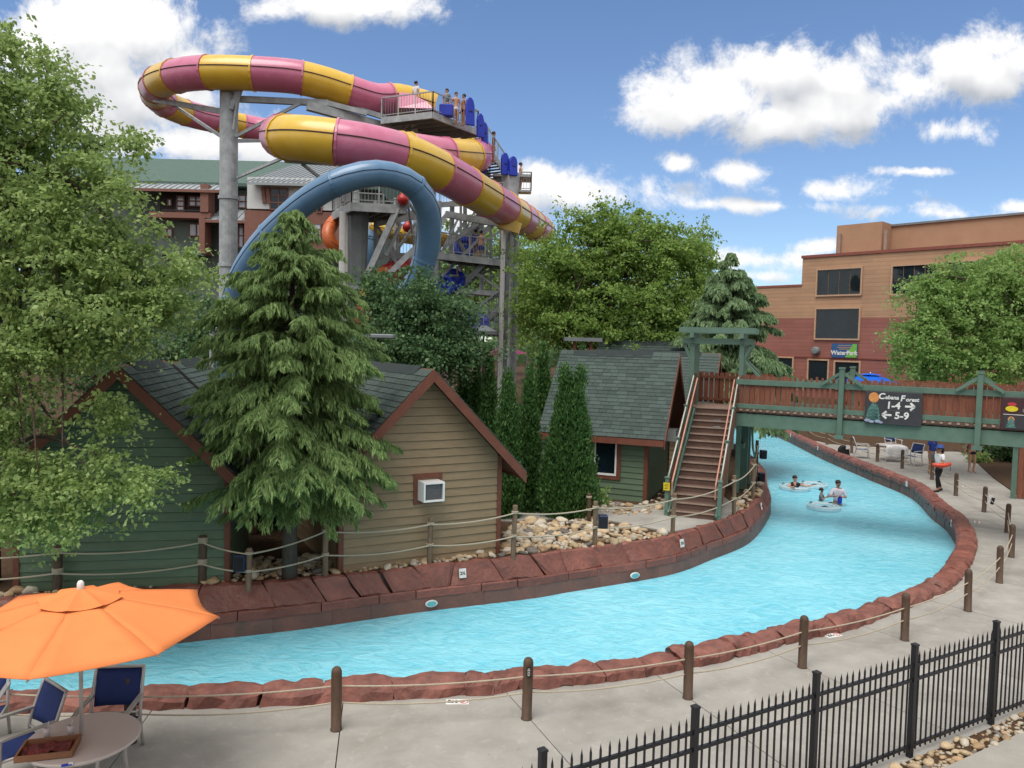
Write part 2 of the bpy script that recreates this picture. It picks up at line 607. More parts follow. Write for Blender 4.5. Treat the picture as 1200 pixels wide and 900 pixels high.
def hstripes(name, top, bot, zsplit, period, strength=.6, colv=.06):
    """cladding with courses too far away to build: courses by object-space height, colour break at zsplit"""
    m = bpy.data.materials.new(name)
    m.use_nodes = True
    nt = m.node_tree
    N, L = nt.nodes.new, nt.links.new
    b = nt.nodes['Principled BSDF']
    b.inputs['Roughness'].default_value = .8
    b.inputs['Specular IOR Level'].default_value = .2
    tc = N('ShaderNodeTexCoord')
    sp = N('ShaderNodeSeparateXYZ')
    L(tc.outputs['Object'], sp.inputs[0])

    def mm(op, a, bb=None, c=None):
        n = N('ShaderNodeMath')
        n.operation = op
        for i, x in enumerate((a, bb, c)):
            if x is None:
                continue
            if isinstance(x, (int, float)):
                n.inputs[i].default_value = x
            else:
                L(x, n.inputs[i])
        return n.outputs[0]
    zz = mm('DIVIDE', sp.outputs[2], period)
    row = mm('FLOOR', zz)
    fr = mm('FRACT', zz)
    wn = N('ShaderNodeTexWhiteNoise')
    wn.noise_dimensions = '2D'
    cb = N('ShaderNodeCombineXYZ')
    L(row, cb.inputs[0])
    L(mm('FLOOR', mm('MULTIPLY_ADD', sp.outputs[0], .4, mm('MULTIPLY', row, .37))), cb.inputs[1])
    L(cb.outputs[0], wn.inputs[0])
    nz = N('ShaderNodeTexNoise')
    nz.inputs['Scale'].default_value = .5
    nz.inputs['Detail'].default_value = 6
    L(tc.outputs['Object'], nz.inputs['Vector'])
    gt = mm('GREATER_THAN', sp.outputs[2], zsplit)
    mx = N('ShaderNodeMix')
    mx.data_type = 'RGBA'
    L(gt, mx.inputs[0])
    mx.inputs[6].default_value = (*bot, 1)
    mx.inputs[7].default_value = (*top, 1)
    hs = N('ShaderNodeHueSaturation')
    L(mx.outputs[2], hs.inputs['Color'])
    val = mm('ADD', mm('MULTIPLY', wn.outputs[0], colv * 2), mm('MULTIPLY_ADD', nz.outputs[0], .5, .75 - colv))
    joint = mm('LESS_THAN', fr, .16)
    val = mm('MULTIPLY', val, mm('MULTIPLY_ADD', joint, -.24, 1.0))
    L(val, hs.inputs['Value'])
    L(hs.outputs[0], b.inputs['Base Color'])
    bp = N('ShaderNodeBump')
    bp.inputs['Strength'].default_value = strength
    bp.inputs['Distance'].default_value = .04
    L(fr, bp.inputs['Height'])
    L(bp.outputs[0], b.inputs['Normal'])
    return m


def water_mat():
    m = bpy.data.materials.new('pool_water')
    m.use_nodes = True
    nt = m.node_tree
    N, L = nt.nodes.new, nt.links.new
    b = nt.nodes['Principled BSDF']
    b.inputs['Roughness'].default_value = .09
    b.inputs['IOR'].default_value = 1.33
    b.inputs['Specular IOR Level'].default_value = .45
    tc = N('ShaderNodeTexCoord')

    def nz(scale, det, sx=(1, 1, 1), dist=0.0, rough=.55):
        v = N('ShaderNodeVectorMath')
        v.operation = 'MULTIPLY'
        v.inputs[1].default_value = sx
        L(tc.outputs['Object'], v.inputs[0])
        n = N('ShaderNodeTexNoise')
        n.inputs['Scale'].default_value = scale
        n.inputs['Detail'].default_value = det
        n.inputs['Roughness'].default_value = rough
        n.inputs['Distortion'].default_value = dist
        L(v.outputs[0], n.inputs['Vector'])
        return n.outputs[0]
    a = nz(.35, 4)
    c = nz(1.9, 6, (1.0, 1.5, 1), 1.6, .62)
    d = nz(6.5, 5, (1.0, 1.7, 1), 1.2, .65)
    # opaque milky turquoise, paler ripples painted in for foam and wave highlights
    cr = N('ShaderNodeValToRGB')
    e = cr.color_ramp.elements
    e[0].position, e[0].color = .38, (.16, .565, .715, 1)
    e[1].position, e[1].color = .64, (.30, .70, .83, 1)
    mm = N('ShaderNodeMath')
    mm.operation = 'MULTIPLY_ADD'
    L(c, mm.inputs[0])
    mm.inputs[1].default_value = .6
    m2 = N('ShaderNodeMath')
    m2.operation = 'MULTIPLY'
    m2.inputs[1].default_value = .42
    L(a, m2.inputs[0])
    L(m2.outputs[0], mm.inputs[2])
    L(mm.outputs[0], cr.inputs[0])
    L(cr.outputs[0], b.inputs['Base Color'])
    h = N('ShaderNodeMath')
    h.operation = 'MULTIPLY_ADD'
    L(d, h.inputs[0])
    h.inputs[1].default_value = .35
    L(c, h.inputs[2])
    bp = N('ShaderNodeBump')
    bp.inputs['Strength'].default_value = .55
    bp.inputs['Distance'].default_value = .18
    L(h.outputs[0], bp.inputs['Height'])
    L(bp.outputs[0], b.inputs['Normal'])
    return m


M_WATER = water_mat()
for _m, _c in ((M_PINK, (.66, .36, .45)), (M_YEL, (.70, .52, .18)), (M_BLUET, (.20, .30, .42))):
    stain(_m, _c, .9, .5, .8, .4)
    stain(_m, tuple(q * .45 for q in _c), .5, .6, .85, .45)

stain(M_ROCK, (.11, .062, .052), 1.8, .48, .75, .65)
stain(M_ROCK, (.34, .20, .15), 5.0, .55, .80, .5)
stain(M_COPE, (.11, .046, .040), 1.4, .48, .78, .65)
stain(M_COPE, (.33, .17, .135), 6.0, .56, .82, .4)
stain(M_WET, (.075, .062, .052), 1.1, .42, .68, .65)
stain(M_UMB, (.66, .22, .085), 2.2, .5, .8, .35)
# ------------------------------------------------------------------ river outline (surveyed from the photograph, then built at real size)
WZ = -0.45          # water level
BZ = 0.40           # level of the cabin bank
near_px = [(-420, 848), (-150, 844), (0, 838), (170, 832), (340, 827), (560, 815), (613, 809), (720, 799), (827, 780), (933, 753), (987, 741), (1060, 715), (1122, 684)]
N_pts = [P(x, y, 0) for x, y in near_px]
right_px = [(1145, 634), (1132, 606), (1109, 589), (1081, 566.5), (1030, 547), (973, 525), (925, 504)]
O_pts = [P(x, y, .12) for x, y in right_px]
for p in O_pts:
    p.z = 0
far_r = [V((17.1, 52, 0)), V((16.5, 60, 0))]
BANK = resample(spline(N_pts + O_pts + far_r, 12), .1)          # outer line of near and right kerb
left_px = [(-380, 727), (-200, 715), (0, 702), (224, 688), (363, 679), (503, 664), (620, 652), (657, 647), (773, 632), (823, 618), (873, 600), (893, 577), (893, 560)]
T_pts = [P(x, y, BZ) for x, y in left_px] + [V((10.4, 33, BZ)), V((11, 40, BZ)), V((11.3, 50, BZ)), V((10.5, 60, BZ))]
TOP = resample(spline(T_pts, 12), .1)
wat_px = [(-380, 822), (-200, 800), (0, 776), (160, 759), (290, 745), (400, 730), (510, 714.5), (620, 702), (673, 693), (773, 668), (840, 652), (890, 620), (903, 600), (898, 580)]
W_pts = [P(x, y, WZ) for x, y in wat_px] + [V((10.9, 33, WZ)), V((11.5, 40, WZ)), V((11.8, 50, WZ)), V((11.0, 60, WZ))]
WAT = resample(spline(W_pts, 12), .1)


def normals(line):
    out = []
    for i in range(len(line)):
        d = line[min(i + 1, len(line) - 1)] - line[max(i - 1, 0)]
        out.append(V((-d.y, d.x, 0)).normalized())     # left of travel
    return out


BANK_N = normals(BANK)        # points to the water
TOP_N = [-n for n in normals(TOP)]   # points to the water
WXY = np.array([(p.x, p.y) for p in WAT])
SETB = []
for p in TOP:
    k = int(np.argmin((WXY[:, 0] - p.x) ** 2 + (WXY[:, 1] - p.y) ** 2))
    SETB.append(max(.16, min(.75, math.hypot(WXY[k, 0] - p.x, WXY[k, 1] - p.y))))
SETB = list(np.convolve(np.pad(SETB, 15, 'edge'), np.ones(31) / 31, 'valid'))

BXY = np.array([(p.x, p.y) for p in BANK])
TXY = np.array([(p.x, p.y) for p in TOP])
hole = [p + n * .2 for p, n in zip(BANK, BANK_N)][::5] + [p - n * .05 for p, n in zip(TOP, TOP_N)][::5][::-1]
HXY = np.array([(p.x, p.y) for p in hole])


def in_poly(x, y, poly):
    c = False
    n = len(poly)
    j = n - 1
    for i in range(n):
        xi, yi = poly[i][0], poly[i][1]
        xj, yj = poly[j][0], poly[j][1]
        if (yi > y) != (yj > y) and x < (xj - xi) * (y - yi) / (yj - yi) + xi:
            c = not c
        j = i
    return c


def sstep(a, b, x):
    t = min(1, max(0, (x - a) / (b - a)))
    return t * t * (3 - 2 * t)


def ground_z(x, y):
    db = np.min((BXY[:, 0] - x) ** 2 + (BXY[:, 1] - y) ** 2)
    dt = np.min((TXY[:, 0] - x) ** 2 + (TXY[:, 1] - y) ** 2)
    if dt < db and y > 8:
        z = BZ - .02 + 1.0 * sstep(32, 60, y)
    else:
        z = -.03 + 1.3 * sstep(38, 54, y) * sstep(15, 24, x) + (1.4 * sstep(46, 60, y) if x <= 24 else 0) * (1 - sstep(15, 24, x))
    r = math.hypot(x, y)
    return z + 6 * sstep(150, 900, r)


def build_ground():
    vs, ed = [], []
    n = len(HXY)
    for i in range(n):
        vs.append(V((HXY[i, 0], HXY[i, 1])))
        ed.append((i, (i + 1) % n))
    xs = list(np.arange(-60, 61, 3.0)) + [-2500, -1200, -600, -300, -150, -90, 90, 150, 300, 600, 1200, 2500]
    ys = list(np.arange(-12, 100, 3.0)) + [-2500, -800, -300, -100, -40, 130, 180, 300, 600, 1200, 2500]
    hl = HXY.tolist()
    for x in xs:
        for y in ys:
            if np.min((HXY[:, 0] - x) ** 2 + (HXY[:, 1] - y) ** 2) > 1 and not in_poly(x, y, hl):
                vs.append(V((float(x), float(y))))
    r = delaunay_2d_cdt(vs, ed, [], 0, 1e-4)
    m = MB()
    m.v = [V((p.x, p.y, ground_z(p.x, p.y))) for p in r[0]]
    for f in r[2]:
        cx = sum(r[0][i].x for i in f) / 3
        cy = sum(r[0][i].y for i in f) / 3
        if not in_poly(cx, cy, hl):
            m.f.append(tuple(f))
    o = m.make('ground', M_MULCH, kind='structure')
    # water surface just inside the walls
    loop = [p + n * .42 for p, n in zip(BANK, BANK_N)][::6] + [p + n * .05 for p, n in zip(TOP, TOP_N)][::6][::-1]
    vs = [V((p.x, p.y)) for p in loop]
    r = delaunay_2d_cdt(vs, [(i, (i + 1) % len(vs)) for i in range(len(vs))], [], 0, 1e-4)
    ll = [(p.x, p.y) for p in vs]
    w = MB()
    w.v = [V((p.x, p.y, WZ)) for p in r[0]]
    for f in r[2]:
        if in_poly(sum(r[0][i].x for i in f) / 3, sum(r[0][i].y for i in f) / 3, ll):
            w.f.append(tuple(f))
    w.make('river_water', M_WATER, kind='structure')


build_ground()


def noisy(v, amp, s=1.0, seed=0):
    from mathutils import noise
    q = v * s + V((seed * 3.1, seed * 1.7, seed * .9))
    return V((noise.noise(q), noise.noise(q + V((31, 7, 2))), noise.noise(q + V((5, 43, 11))))) * amp


def arc_index(line_xy, p):
    return int(np.argmin((line_xy[:, 0] - p.x) ** 2 + (line_xy[:, 1] - p.y) ** 2))


# --- kerb of moulded red rock on the near side, coping and faced wall on the far right side
def build_kerb():
    i_turn = arc_index(BXY, P(1112, 690, 0))
    i_end = arc_index(BXY, V((17, 50, 0)))
    t = root('rock_kerb', 'rough red moulded rock kerb curving between the concrete deck and the water', 'kerb', BANK[400])
    s = 0
    k = 0
    r = random.Random(3)
    while s < i_turn - 2:
        e = min(i_turn, s + r.choice((3, 4, 5, 6, 7, 8, 10)))
        m = MB()
        hh, ww = r.uniform(.20, .275), r.uniform(.40, .48)
        rings = []
        ns = 8
        for q in range(ns):
            f = q / (ns - 1)
            idx = s + (e - s) * f
            i0 = int(idx)
            p = BANK[i0].lerp(BANK[min(i0 + 1, len(BANK) - 1)], idx - i0)
            nn = BANK_N[i0]
            tap = 1 - .10 * abs(2 * f - 1) ** 5
            ring = []
            for a in range(9):
                an = math.pi * (a / 8)
                px = ww / 2 - math.cos(an) * ww / 2 * (1.0 if .15 < a / 8 < .85 else 1.04)
                pz = (abs(math.sin(an)) ** .5) * hh * tap
                v = p + nn * px + V((0, 0, pz - .03))
                v += noisy(v, .075, 3.3, k) + noisy(v, .03, 11, k)
                ring.append(v)
            rings.append(ring)
        base = len(m.v)
        for ring in rings:
            m.v += ring
        for q in range(ns - 1):
            for a in range(8):
                b0 = base + q * 9 + a
                m.f.append((b0, b0 + 1, b0 + 10, b0 + 9))
            m.f.append((base + q * 9, base + (q + 1) * 9, base + (q + 1) * 9 + 8, base + q * 9 + 8))
        m.f.append(tuple(range(base, base + 9)))
        m.f.append(tuple(range(base + (ns - 1) * 9, base + ns * 9)))
        m.make('rock', M_ROCK, t, world=True, smooth=False)
        s = e
        k += 1
    # wall under the near rocks
    m = MB()
    pts = list(range(0, i_turn + 2, 4))
    for a, b in zip(pts, pts[1:]):
        q = [BANK[a] + BANK_N[a] * .40, BANK[b] + BANK_N[b] * .40, BANK[b] + BANK_N[b] * .18, BANK[a] + BANK_N[a] * .18]
        m.hexa([x + V((0, 0, -.9)) for x in q], [x + V((0, 0, .02)) for x in q])
    m.make('submerged_wall', M_WET, t, world=True)
    # right bank
    t = root('river_wall', 'red capped faced wall bending round the right bank of the water', 'wall', BANK[i_turn + 60])
    s = i_turn - 3
    k = 0
    while s < i_end:
        far = BANK[s].y
        ln = int((5 if far < 34 else 9))
        e = s + ln + r.randint(-1, 1)
        m = MB()
        rings = []
        for q in range(4):
            f = q / 3
            i0 = min(len(BANK) - 2, int(round(s + (e - s) * f)))
            p, nn = BANK[i0], BANK_N[i0]
            tap = .03 if q in (0, 3) else 0
            ring = []
            for a, (ox, oz) in enumerate(((-.02, -.08), (0, .10), (.08, .17), (.24, .19), (.40, .15), (.47, .05), (.46, -.08))):
                v = p + nn * ox + V((0, 0, oz - tap))
                v += noisy(v, .05, 4.0, k)
                ring.append(v)
            rings.append(ring)
        for ring in rings:
            m.v += ring
        for q in range(3):
            for a in range(6):
                b0 = q * 7 + a
                m.f.append((b0, b0 + 1, b0 + 8, b0 + 7))
            m.f.append((q * 7, q * 7 + 7, q * 7 + 13, q * 7 + 6))
        m.f.append(tuple(range(7)))
        m.f.append(tuple(range(21, 28)))
        m.make('coping_stone', M_COPE, t, world=True)
        s = e
        k += 1
    m = MB()
    pts = list(range(i_turn - 4, i_end + 4, 4))
    for a, b in zip(pts, pts[1:]):
        q = [BANK[a] + BANK_N[a] * .36, BANK[b] + BANK_N[b] * .36, BANK[b] + BANK_N[b] * .12, BANK[a] + BANK_N[a] * .12]
        m.hexa([x + V((0, 0, -.95)) for x in q], [x + V((0, 0, -.02)) for x in q])
    m.make('wall_core', mat('wall_core', (.05, .032, .027), .8), t, world=True)
    s = i_turn - 4
    sk0 = 1
    while s < i_end - 2:
        ln = (8 if BANK[s].y < 34 else 14) + r.randint(-1, 2)
        e = min(i_end, s + ln)
        sk = r.choice((-2, -1, 1, 2))
        m = MB()
        n_st = 4
        lo, hi = [], []
        for q in range(n_st):
            f = q / (n_st - 1)
            for arr, z, shift in ((hi, -.03, 0), (lo, -.95, sk)):
                idx = max(0, min(len(BANK) - 2, s + (e - s) * f + (sk0 * (1 - f) + sk * f if z < -.5 else 0)))
                i0 = int(idx)
                p = BANK[i0].lerp(BANK[i0 + 1], idx - i0)
                tan = (BANK[i0 + 1] - BANK[i0]).normalized()
                off = .022 if q == 0 else (-.022 if q == n_st - 1 else 0)
                pv = p + tan * off + V((0, 0, z))
                arr.append((pv + BANK_N[i0] * (.40 + (.03 if z < -.5 else 0)), pv + BANK_N[i0] * .30))
        for q in range(n_st - 1):
            m.hexa([lo[q][0], lo[q + 1][0], lo[q + 1][1], lo[q][1]], [hi[q][0], hi[q + 1][0], hi[q + 1][1], hi[q][1]])
        m.make('wall_panel', M_WET, t, world=True)
        s, sk0 = e, sk


build_kerb()


def build_left_wall():
    t = root('river_wall', 'sloping red stamped rock wall below the cabins on the far left bank', 'wall', TOP[250])
    i_end = arc_index(TXY, V((10.9, 38, 0)))
    r = random.Random(11)

    def st(idx):
        idx = max(0, min(len(TOP) - 2, idx))
        i0 = int(idx)
        return TOP[i0].lerp(TOP[i0 + 1], idx - i0), TOP_N[i0], SETB[i0], (TOP[i0 + 1] - TOP[i0]).normalized()
    core = MB()
    pts = list(range(0, i_end, 5))
    for a, b in zip(pts, pts[1:]):
        p0, n0, s0, _ = st(a)
        p1, n1, s1, _ = st(b)
        lo = [p0 + n0 * (s0 - .05), p1 + n1 * (s1 - .05), p1 - n1 * .3, p0 - n0 * .3]
        hi = [p0 - n0 * .02, p1 - n1 * .02, p1 - n1 * .3, p0 - n0 * .3]
        core.hexa([V((q.x, q.y, -1)) for q in lo], [V((q.x, q.y, BZ - .03)) for q in hi])
    core.make('wall_core', MATS['wall_core'], t, world=True)
    # coping blocks with slanting joints
    s = 0.0
    sk0 = 1.5
    k = 0
    while s < i_end - 4:
        e = s + r.uniform(6.5, 10.5)
        sk1 = r.choice((2.2, 3.0, 1.2, -1.6, 2.6))
        m = MB()
        rings = []
        nst = 9
        for q in range(nst):
            f = q / (nst - 1)
            off = .12 if q == 0 else (-.12 if q == nst - 1 else 0)
            ring = []
            # back, crest, shoulder, mid, toe, toe back
            for lvl, back, z in ((0, -.24, BZ - .02), (0, -.05, BZ + .035), (.1, .10, BZ + .01), (.5, .42, .24), (1, .86, .02), (1.04, .78, -.04), (1, -.2, -.04)):
                shift = (sk0 * (1 - f) + sk1 * f) * lvl
                p, n, sb, tan = st(s + (e - s) * f + shift + off)
                rd = .02 if q in (0, nst - 1) else 0
                o = back if lvl == 0 else (back * sb if back > 0 else back)
                v = p + n * (o - rd)
                v = V((v.x, v.y, z - rd))
                v += noisy(v, .04, 2.5, k) + noisy(v, .03, 8, k)
                ring.append(v)
            rings.append(ring)
        for ring in rings:
            m.v += ring
        for q in range(nst - 1):
            for a in range(7):
                b0 = q * 7 + a
                b1 = q * 7 + (a + 1) % 7
                m.f.append((b0, b1, b1 + 7, b0 + 7))
        m.f.append(tuple(range(7)))
        m.f.append(tuple(range((nst - 1) * 7, nst * 7)))
        m.make('coping_stone', M_COPE, t, world=True)
        s, sk0 = e, sk1
        k += 1
    s = 0.0
    while s < i_end - 4:
        e = s + r.uniform(6, 15)
        m = MB()
        nst = 6
        q4 = []
        sk = r.uniform(-.6, .6)
        for q in range(nst):
            f = q / (nst - 1)
            off = .09 if q == 0 else (-.09 if q == nst - 1 else 0)
            p, n, sb, tan = st(s + (e - s) * f + off)
            jit = noisy(p, .02, 5, int(s)).x
            q4.append([V((*(p + n * (sb * k_ + jit * (k_ > .9))).xy, z_)) for k_, z_ in ((.5, -.02), (.90, .0), (1.0, -.03), (1.03, -.17), (.5, -.17))])
        for q in range(nst - 1):
            m.hexa(q4[q], q4[q + 1])
        m.make('ledge_stone', M_COPE, t, world=True)
        s = e
    s = 0.0
    skp = .5
    while s < i_end - 4:
        e = s + r.uniform(7, 13)
        m = MB()
        nst = 4
        a0 = []
        sk = r.uniform(-1.5, 1.5)
        for q in range(nst):
            f = q / (nst - 1)
            off = .02 if q == 0 else (-.02 if q == nst - 1 else 0)
            p, n, sb, tan = st(s + (e - s) * f + off)
            p2, n2, sb2, _ = st(s + (e - s) * f + off + skp * (1 - f) + sk * f)
            a0.append((V((*(p + n * (sb * .96)).xy, -.165)), V((*(p + n * (sb * .96 - .1)).xy, -.165)), V((*(p2 + n2 * (sb2 + .06)).xy, -.95)), V((*(p2 + n2 * (sb2 - .1)).xy, -.95))))
        for q in range(nst - 1):
            a, b = a0[q], a0[q + 1]
            m.hexa([a[2], b[2], b[3], a[3]], [a[0], b[0], b[1], a[1]])
        m.make('wall_panel', M_WET, t, world=True)
        s, skp = e, sk


build_left_wall()

# ------------------------------------------------------------------ bollards: where they stand
boll_px = [(153, 870), (394, 855), (617, 842), (806, 818), (940, 782), (1060, 750), (1134, 716), (1171, 683), (1185, 653), (1180, 624), (1153, 600), (1120, 581), (1092, 562), (1057, 549), (1028, 541), (998, 531), (969, 521), (946, 511)]
boll_w = [P(x, y, 0) for x, y in boll_px]


def build_deck():
    t = root('deck', None, None, BANK[400])
    tag(t, kind='structure')
    st = [0] + [arc_index(BXY, p) for p in boll_w[:12]]
    extra = [BANK[0].x]
    st += [arc_index(BXY, V((16.9, 34, 0))), arc_index(BXY, V((17, 40, 0))), arc_index(BXY, V((17.1, 50, 0)))]
    st = sorted(set(st))
    out = []
    for a, b in zip(st, st[1:]):
        out += [a] if b - a < 45 else [a, (a + b) // 2]
    st = out + [st[-1]]
    for a, b in zip(st, st[1:]):
        g = .007
        idx = list(range(a, b, 4)) + [b]
        inner = []
        for i in idx:
            p = BANK[i] + BANK_N[i] * .05
            inner.append(p.copy())
        tan_a = (BANK[min(a + 1, len(BANK) - 1)] - BANK[a]).normalized()
        tan_b = (BANK[b] - BANK[b - 1]).normalized()
        inner[0] += tan_a * g
        inner[-1] -= tan_b * g
        oa = BANK[a] - BANK_N[a] * (7.5 if BANK[a].y < 22 else 11)
        ob = BANK[b] - BANK_N[b] * (7.5 if BANK[b].y < 22 else 11)
        ch = (ob - oa).normalized()
        poly = inner + [ob - ch * g, oa + ch * g]
        lo = [V((p.x, p.y, -.12)) for p in poly]
        hi = [V((p.x, p.y, rnd.uniform(-.0015, .0015))) for p in poly]
        zc = rnd.uniform(-.002, .002)
        hi = [V((p.x, p.y, zc)) for p in poly]
        MB().hexa(lo, hi).make('slab', M_CONC, t, world=True)


build_deck()


def sheet(name, pts, m, z0, thick=.05, kind='structure'):
    lo = [V((p.x, p.y, z0 - thick)) for p in pts]
    hi = [V((p.x, p.y, z0)) for p in pts]
    return MB().hexa(lo, hi).make(name, m, at=V((pts[0].x, pts[0].y, z0)), kind=kind)


# mulch bed under the bridge at the right, side path at the lower right, walk on the cabin bank
sheet('mulch_bed', [P(1139, 534, 0), P(1143, 541, 0), P(1165, 561, 0), P(1190, 579, 0), P(1240, 600, 0), V((34, 33, 0)), V((34, 46, 0)), V((24, 47, 0))], M_MULCH, .04)
sheet('walk', [P(540, 606, BZ), P(640, 596, BZ), P(700, 586, BZ), P(745, 592, BZ), P(770, 590, BZ), P(800, 575, BZ), P(845, 580, BZ), P(868, 597, BZ), P(848, 609, BZ), P(815, 618, BZ), P(786, 624, BZ), P(745, 616, BZ), P(690, 606, BZ), P(600, 611, BZ)], M_CONC, BZ + .012, .06)
# ------------------------------------------------------------------ stones
STONE_ME = []


def stone_meshes():
    for k in range(12):
        bm = bmesh.new()
        bmesh.ops.create_icosphere(bm, subdivisions=2, radius=.5)
        for v in bm.verts:
            v.co += noisy(v.co, .22, 1.6, k + 1)
            v.co.z *= .62
        me = bpy.data.meshes.new('stone')
        bm.to_mesh(me)
        bm.free()
        me.polygons.foreach_set('use_smooth', [True] * len(me.polygons))
        me.materials.append(M_STONE[(0, 0, 1, 1, 2, 0, 1, 0, 2, 1, 0, 3)[k]])
        STONE_ME.append(me)


stone_meshes()


def stone_bed(name, poly, z, n_ind, n_small, smin, smax, seed, tone=None):
    r = random.Random(seed)
    xs, ys = [p.x for p in poly], [p.y for p in poly]
    pl = [(p.x, p.y) for p in poly]
    t = root(name, None, None, (sum(xs) / len(xs), sum(ys) / len(ys), z))
    tag(t, kind='structure')
    base = V(t.location)
    MB().hexa([V((p.x, p.y, z - .07)) for p in poly], [V((p.x, p.y, z + .006)) for p in poly]).make('soil', M_MULCH, t, world=True)

    def pick():
        while True:
            x, y = r.uniform(min(xs), max(xs)), r.uniform(min(ys), max(ys))
            if in_poly(x, y, pl):
                return x, y
    done = []
    for i in range(n_ind):
        s = smin + (smax - smin) * r.random() ** 1.8
        for _ in range(30):
            x, y = pick()
            if all((x - a) ** 2 + (y - b) ** 2 > ((s + c) * .36) ** 2 for a, b, c in done):
                break
        done.append((x, y, s))
        me = STONE_ME[r.randrange(12)] if tone is None else STONE_ME[r.choice(tone)]
        inst('stone', me, t, (x - base.x, y - base.y, s * .16 + r.uniform(0, .02)), (r.uniform(-.3, .3), r.uniform(-.3, .3), r.uniform(0, 6.3)), (s * r.uniform(.9, 1.35), s * r.uniform(.7, 1), s * r.uniform(.75, 1.1)))
    for kk, mm_ in enumerate((M_STONE[0], M_STONE[1], M_STONE[2])):
        m = MB()
        ico = [v.co.copy() for v in STONE_ME[0].vertices]
        bm = bmesh.new()
        bmesh.ops.create_icosphere(bm, subdivisions=1, radius=.5)
        iv = [v.co.copy() for v in bm.verts]
        fi = [tuple(v.index for v in f.verts) for f in bm.faces]
        bm.free()
        for i in range(n_small // 3):
            s = r.uniform(smin * .5, smin * 1.25)
            x, y = pick()
            rot = Matrix.Rotation(r.uniform(0, 6.3), 3, 'Z') @ Matrix.Rotation(r.uniform(-.4, .4), 3, 'X')
            sc = V((s * r.uniform(.9, 1.4), s * r.uniform(.7, 1), s * r.uniform(.5, .7)))
            m.add([V((x, y, z + s * .2)) + rot @ V((q.x * sc.x, q.y * sc.y, q.z * sc.z)) + noisy(q, .18 * s, 1.5, i) for q in iv], fi)
        if m.v:
            m.make('small_stones', mm_, t, world=True, smooth=True, kind='stuff')


def PB(l, z=BZ):
    return [P(x, y, z) for x, y in l]


stone_bed('river_stone_bed', PB([(592, 651), (590, 622), (622, 611), (655, 613), (690, 607), (712, 614), (745, 621), (783, 628), (770, 631), (700, 641), (657, 645), (620, 650)]), BZ, 150, 500, .13, .34, 5)
stone_bed('river_stone_bed', PB([(-60, 703), (0, 700), (224, 686), (363, 677), (503, 662), (590, 653), (588, 646), (500, 657), (400, 671), (380, 655), (290, 655), (272, 682), (120, 692), (0, 695), (-60, 699)]), BZ, 85, 320, .11, .30, 6)
stone_bed('river_stone_bed', PB([(684, 596), (712, 588), (754, 592), (792, 566), (806, 572), (790, 590), (765, 602), (735, 605), (700, 601)]), BZ, 28, 120, .12, .3, 7)
stone_bed('river_stone_bed', PB([(852, 606), (872, 577), (890, 562), (892, 578), (872, 599)]), BZ, 14, 60, .12, .3, 8)
fA, fB = P(1065.6, 887, 0), P(1161, 849, 0)
fdir = (fB - fA).normalized()
fn = V((fdir.y, -fdir.x, 0))
if fn.y > 0:
    fn = -fn
pA, pB = P(1130, 893, 0), P(1200, 861, 0)
pd = (pB - pA).normalized()
path_in = [pA - pd * 6, pB + pd * 6]
stone_bed('river_stone_bed', [fA - fdir * 4 + fn * .06, fB + fdir * 4 + fn * .06, pB + pd * 3.4, pA - pd * 4.6], .004, 130, 420, .07, .17, 9, tone=(0, 1, 2, 3, 5, 6, 8, 11))
sheet('side_path', [path_in[0], path_in[1], path_in[1] + fn * 3.5, path_in[0] + fn * 3.5], M_PATH, .05, .1)

# ------------------------------------------------------------------ bollards and ropes of the near deck
def bollard_mesh():
    m = MB()
    rr = .068
    m.lathe([(rr * 1.12, 0), (rr * 1.12, .012), (rr, .016), (rr, .74), (rr * .97, .775), (rr * .82, .806), (rr * .5, .826), (.001, .83)], n=20)
    return m.mesh('bollard', M_BOLL, smooth=True)


BME = bollard_mesh()
blabels = ['brown round-topped bollard half hidden behind a blue chair under the orange umbrella',
           'brown round-topped bollard on the near deck, nearest to the orange umbrella on its right',
           'brown round-topped bollard with a small black notice near its top',
           'brown round-topped bollard on the near deck right after the one with the black notice',
           'brown round-topped bollard beside the wide flat end piece of the rock kerb',
           'brown bollard in front of the kerb where the river turns, right above the fence',
           'brown bollard at the sharp bend of the river wall, nearest the fence',
           'brown bollard overlapping the one behind it at the right edge of the photo, lower one',
           'brown bollard at the far right edge of the photo, rightmost of all',
           'brown bollard partly behind another at the right edge, upper one of the cluster',
           'brown bollard with a small white and dark tag hanging on its rope',
           'brown bollard just in front of the lifeguard in the blue hat',
           'brown bollard standing right behind the legs of the lifeguard',
           'brown bollard under the bridge between the right blue chair and the lifeguard',
           'brown bollard under the bridge in front of the table with the white towel',
           'brown bollard under the bridge left of the left blue chair, small dark bag beside it',
           'brown bollard under the bridge between two others, left of the green bridge post foot',
           'farthest small brown bollard under the left part of the bridge']
for p, lb in zip(boll_w, blabels):
    o = bpy.data.objects.new('bollard', BME)
    link(o)
    o.location = p
    o.rotation_euler = (rnd.uniform(-.012, .012), R(1.0) + rnd.uniform(-.01, .01), rnd.uniform(0, 6))
    tag(o, lb, 'bollard', 'round-topped bollards round the river deck')


def rope_run(pts, sag, r=.012, step=8):
    m = MB()
    line = []
    for a, b in zip(pts, pts[1:]):
        for k in range(step):
            t = k / step
            q = a.lerp(b, t)
            q.z -= sag * (b - a).length * 4 * t * (1 - t)
            line.append(q)
    line.append(pts[-1])
    m.tube(line, r, 7)
    return m


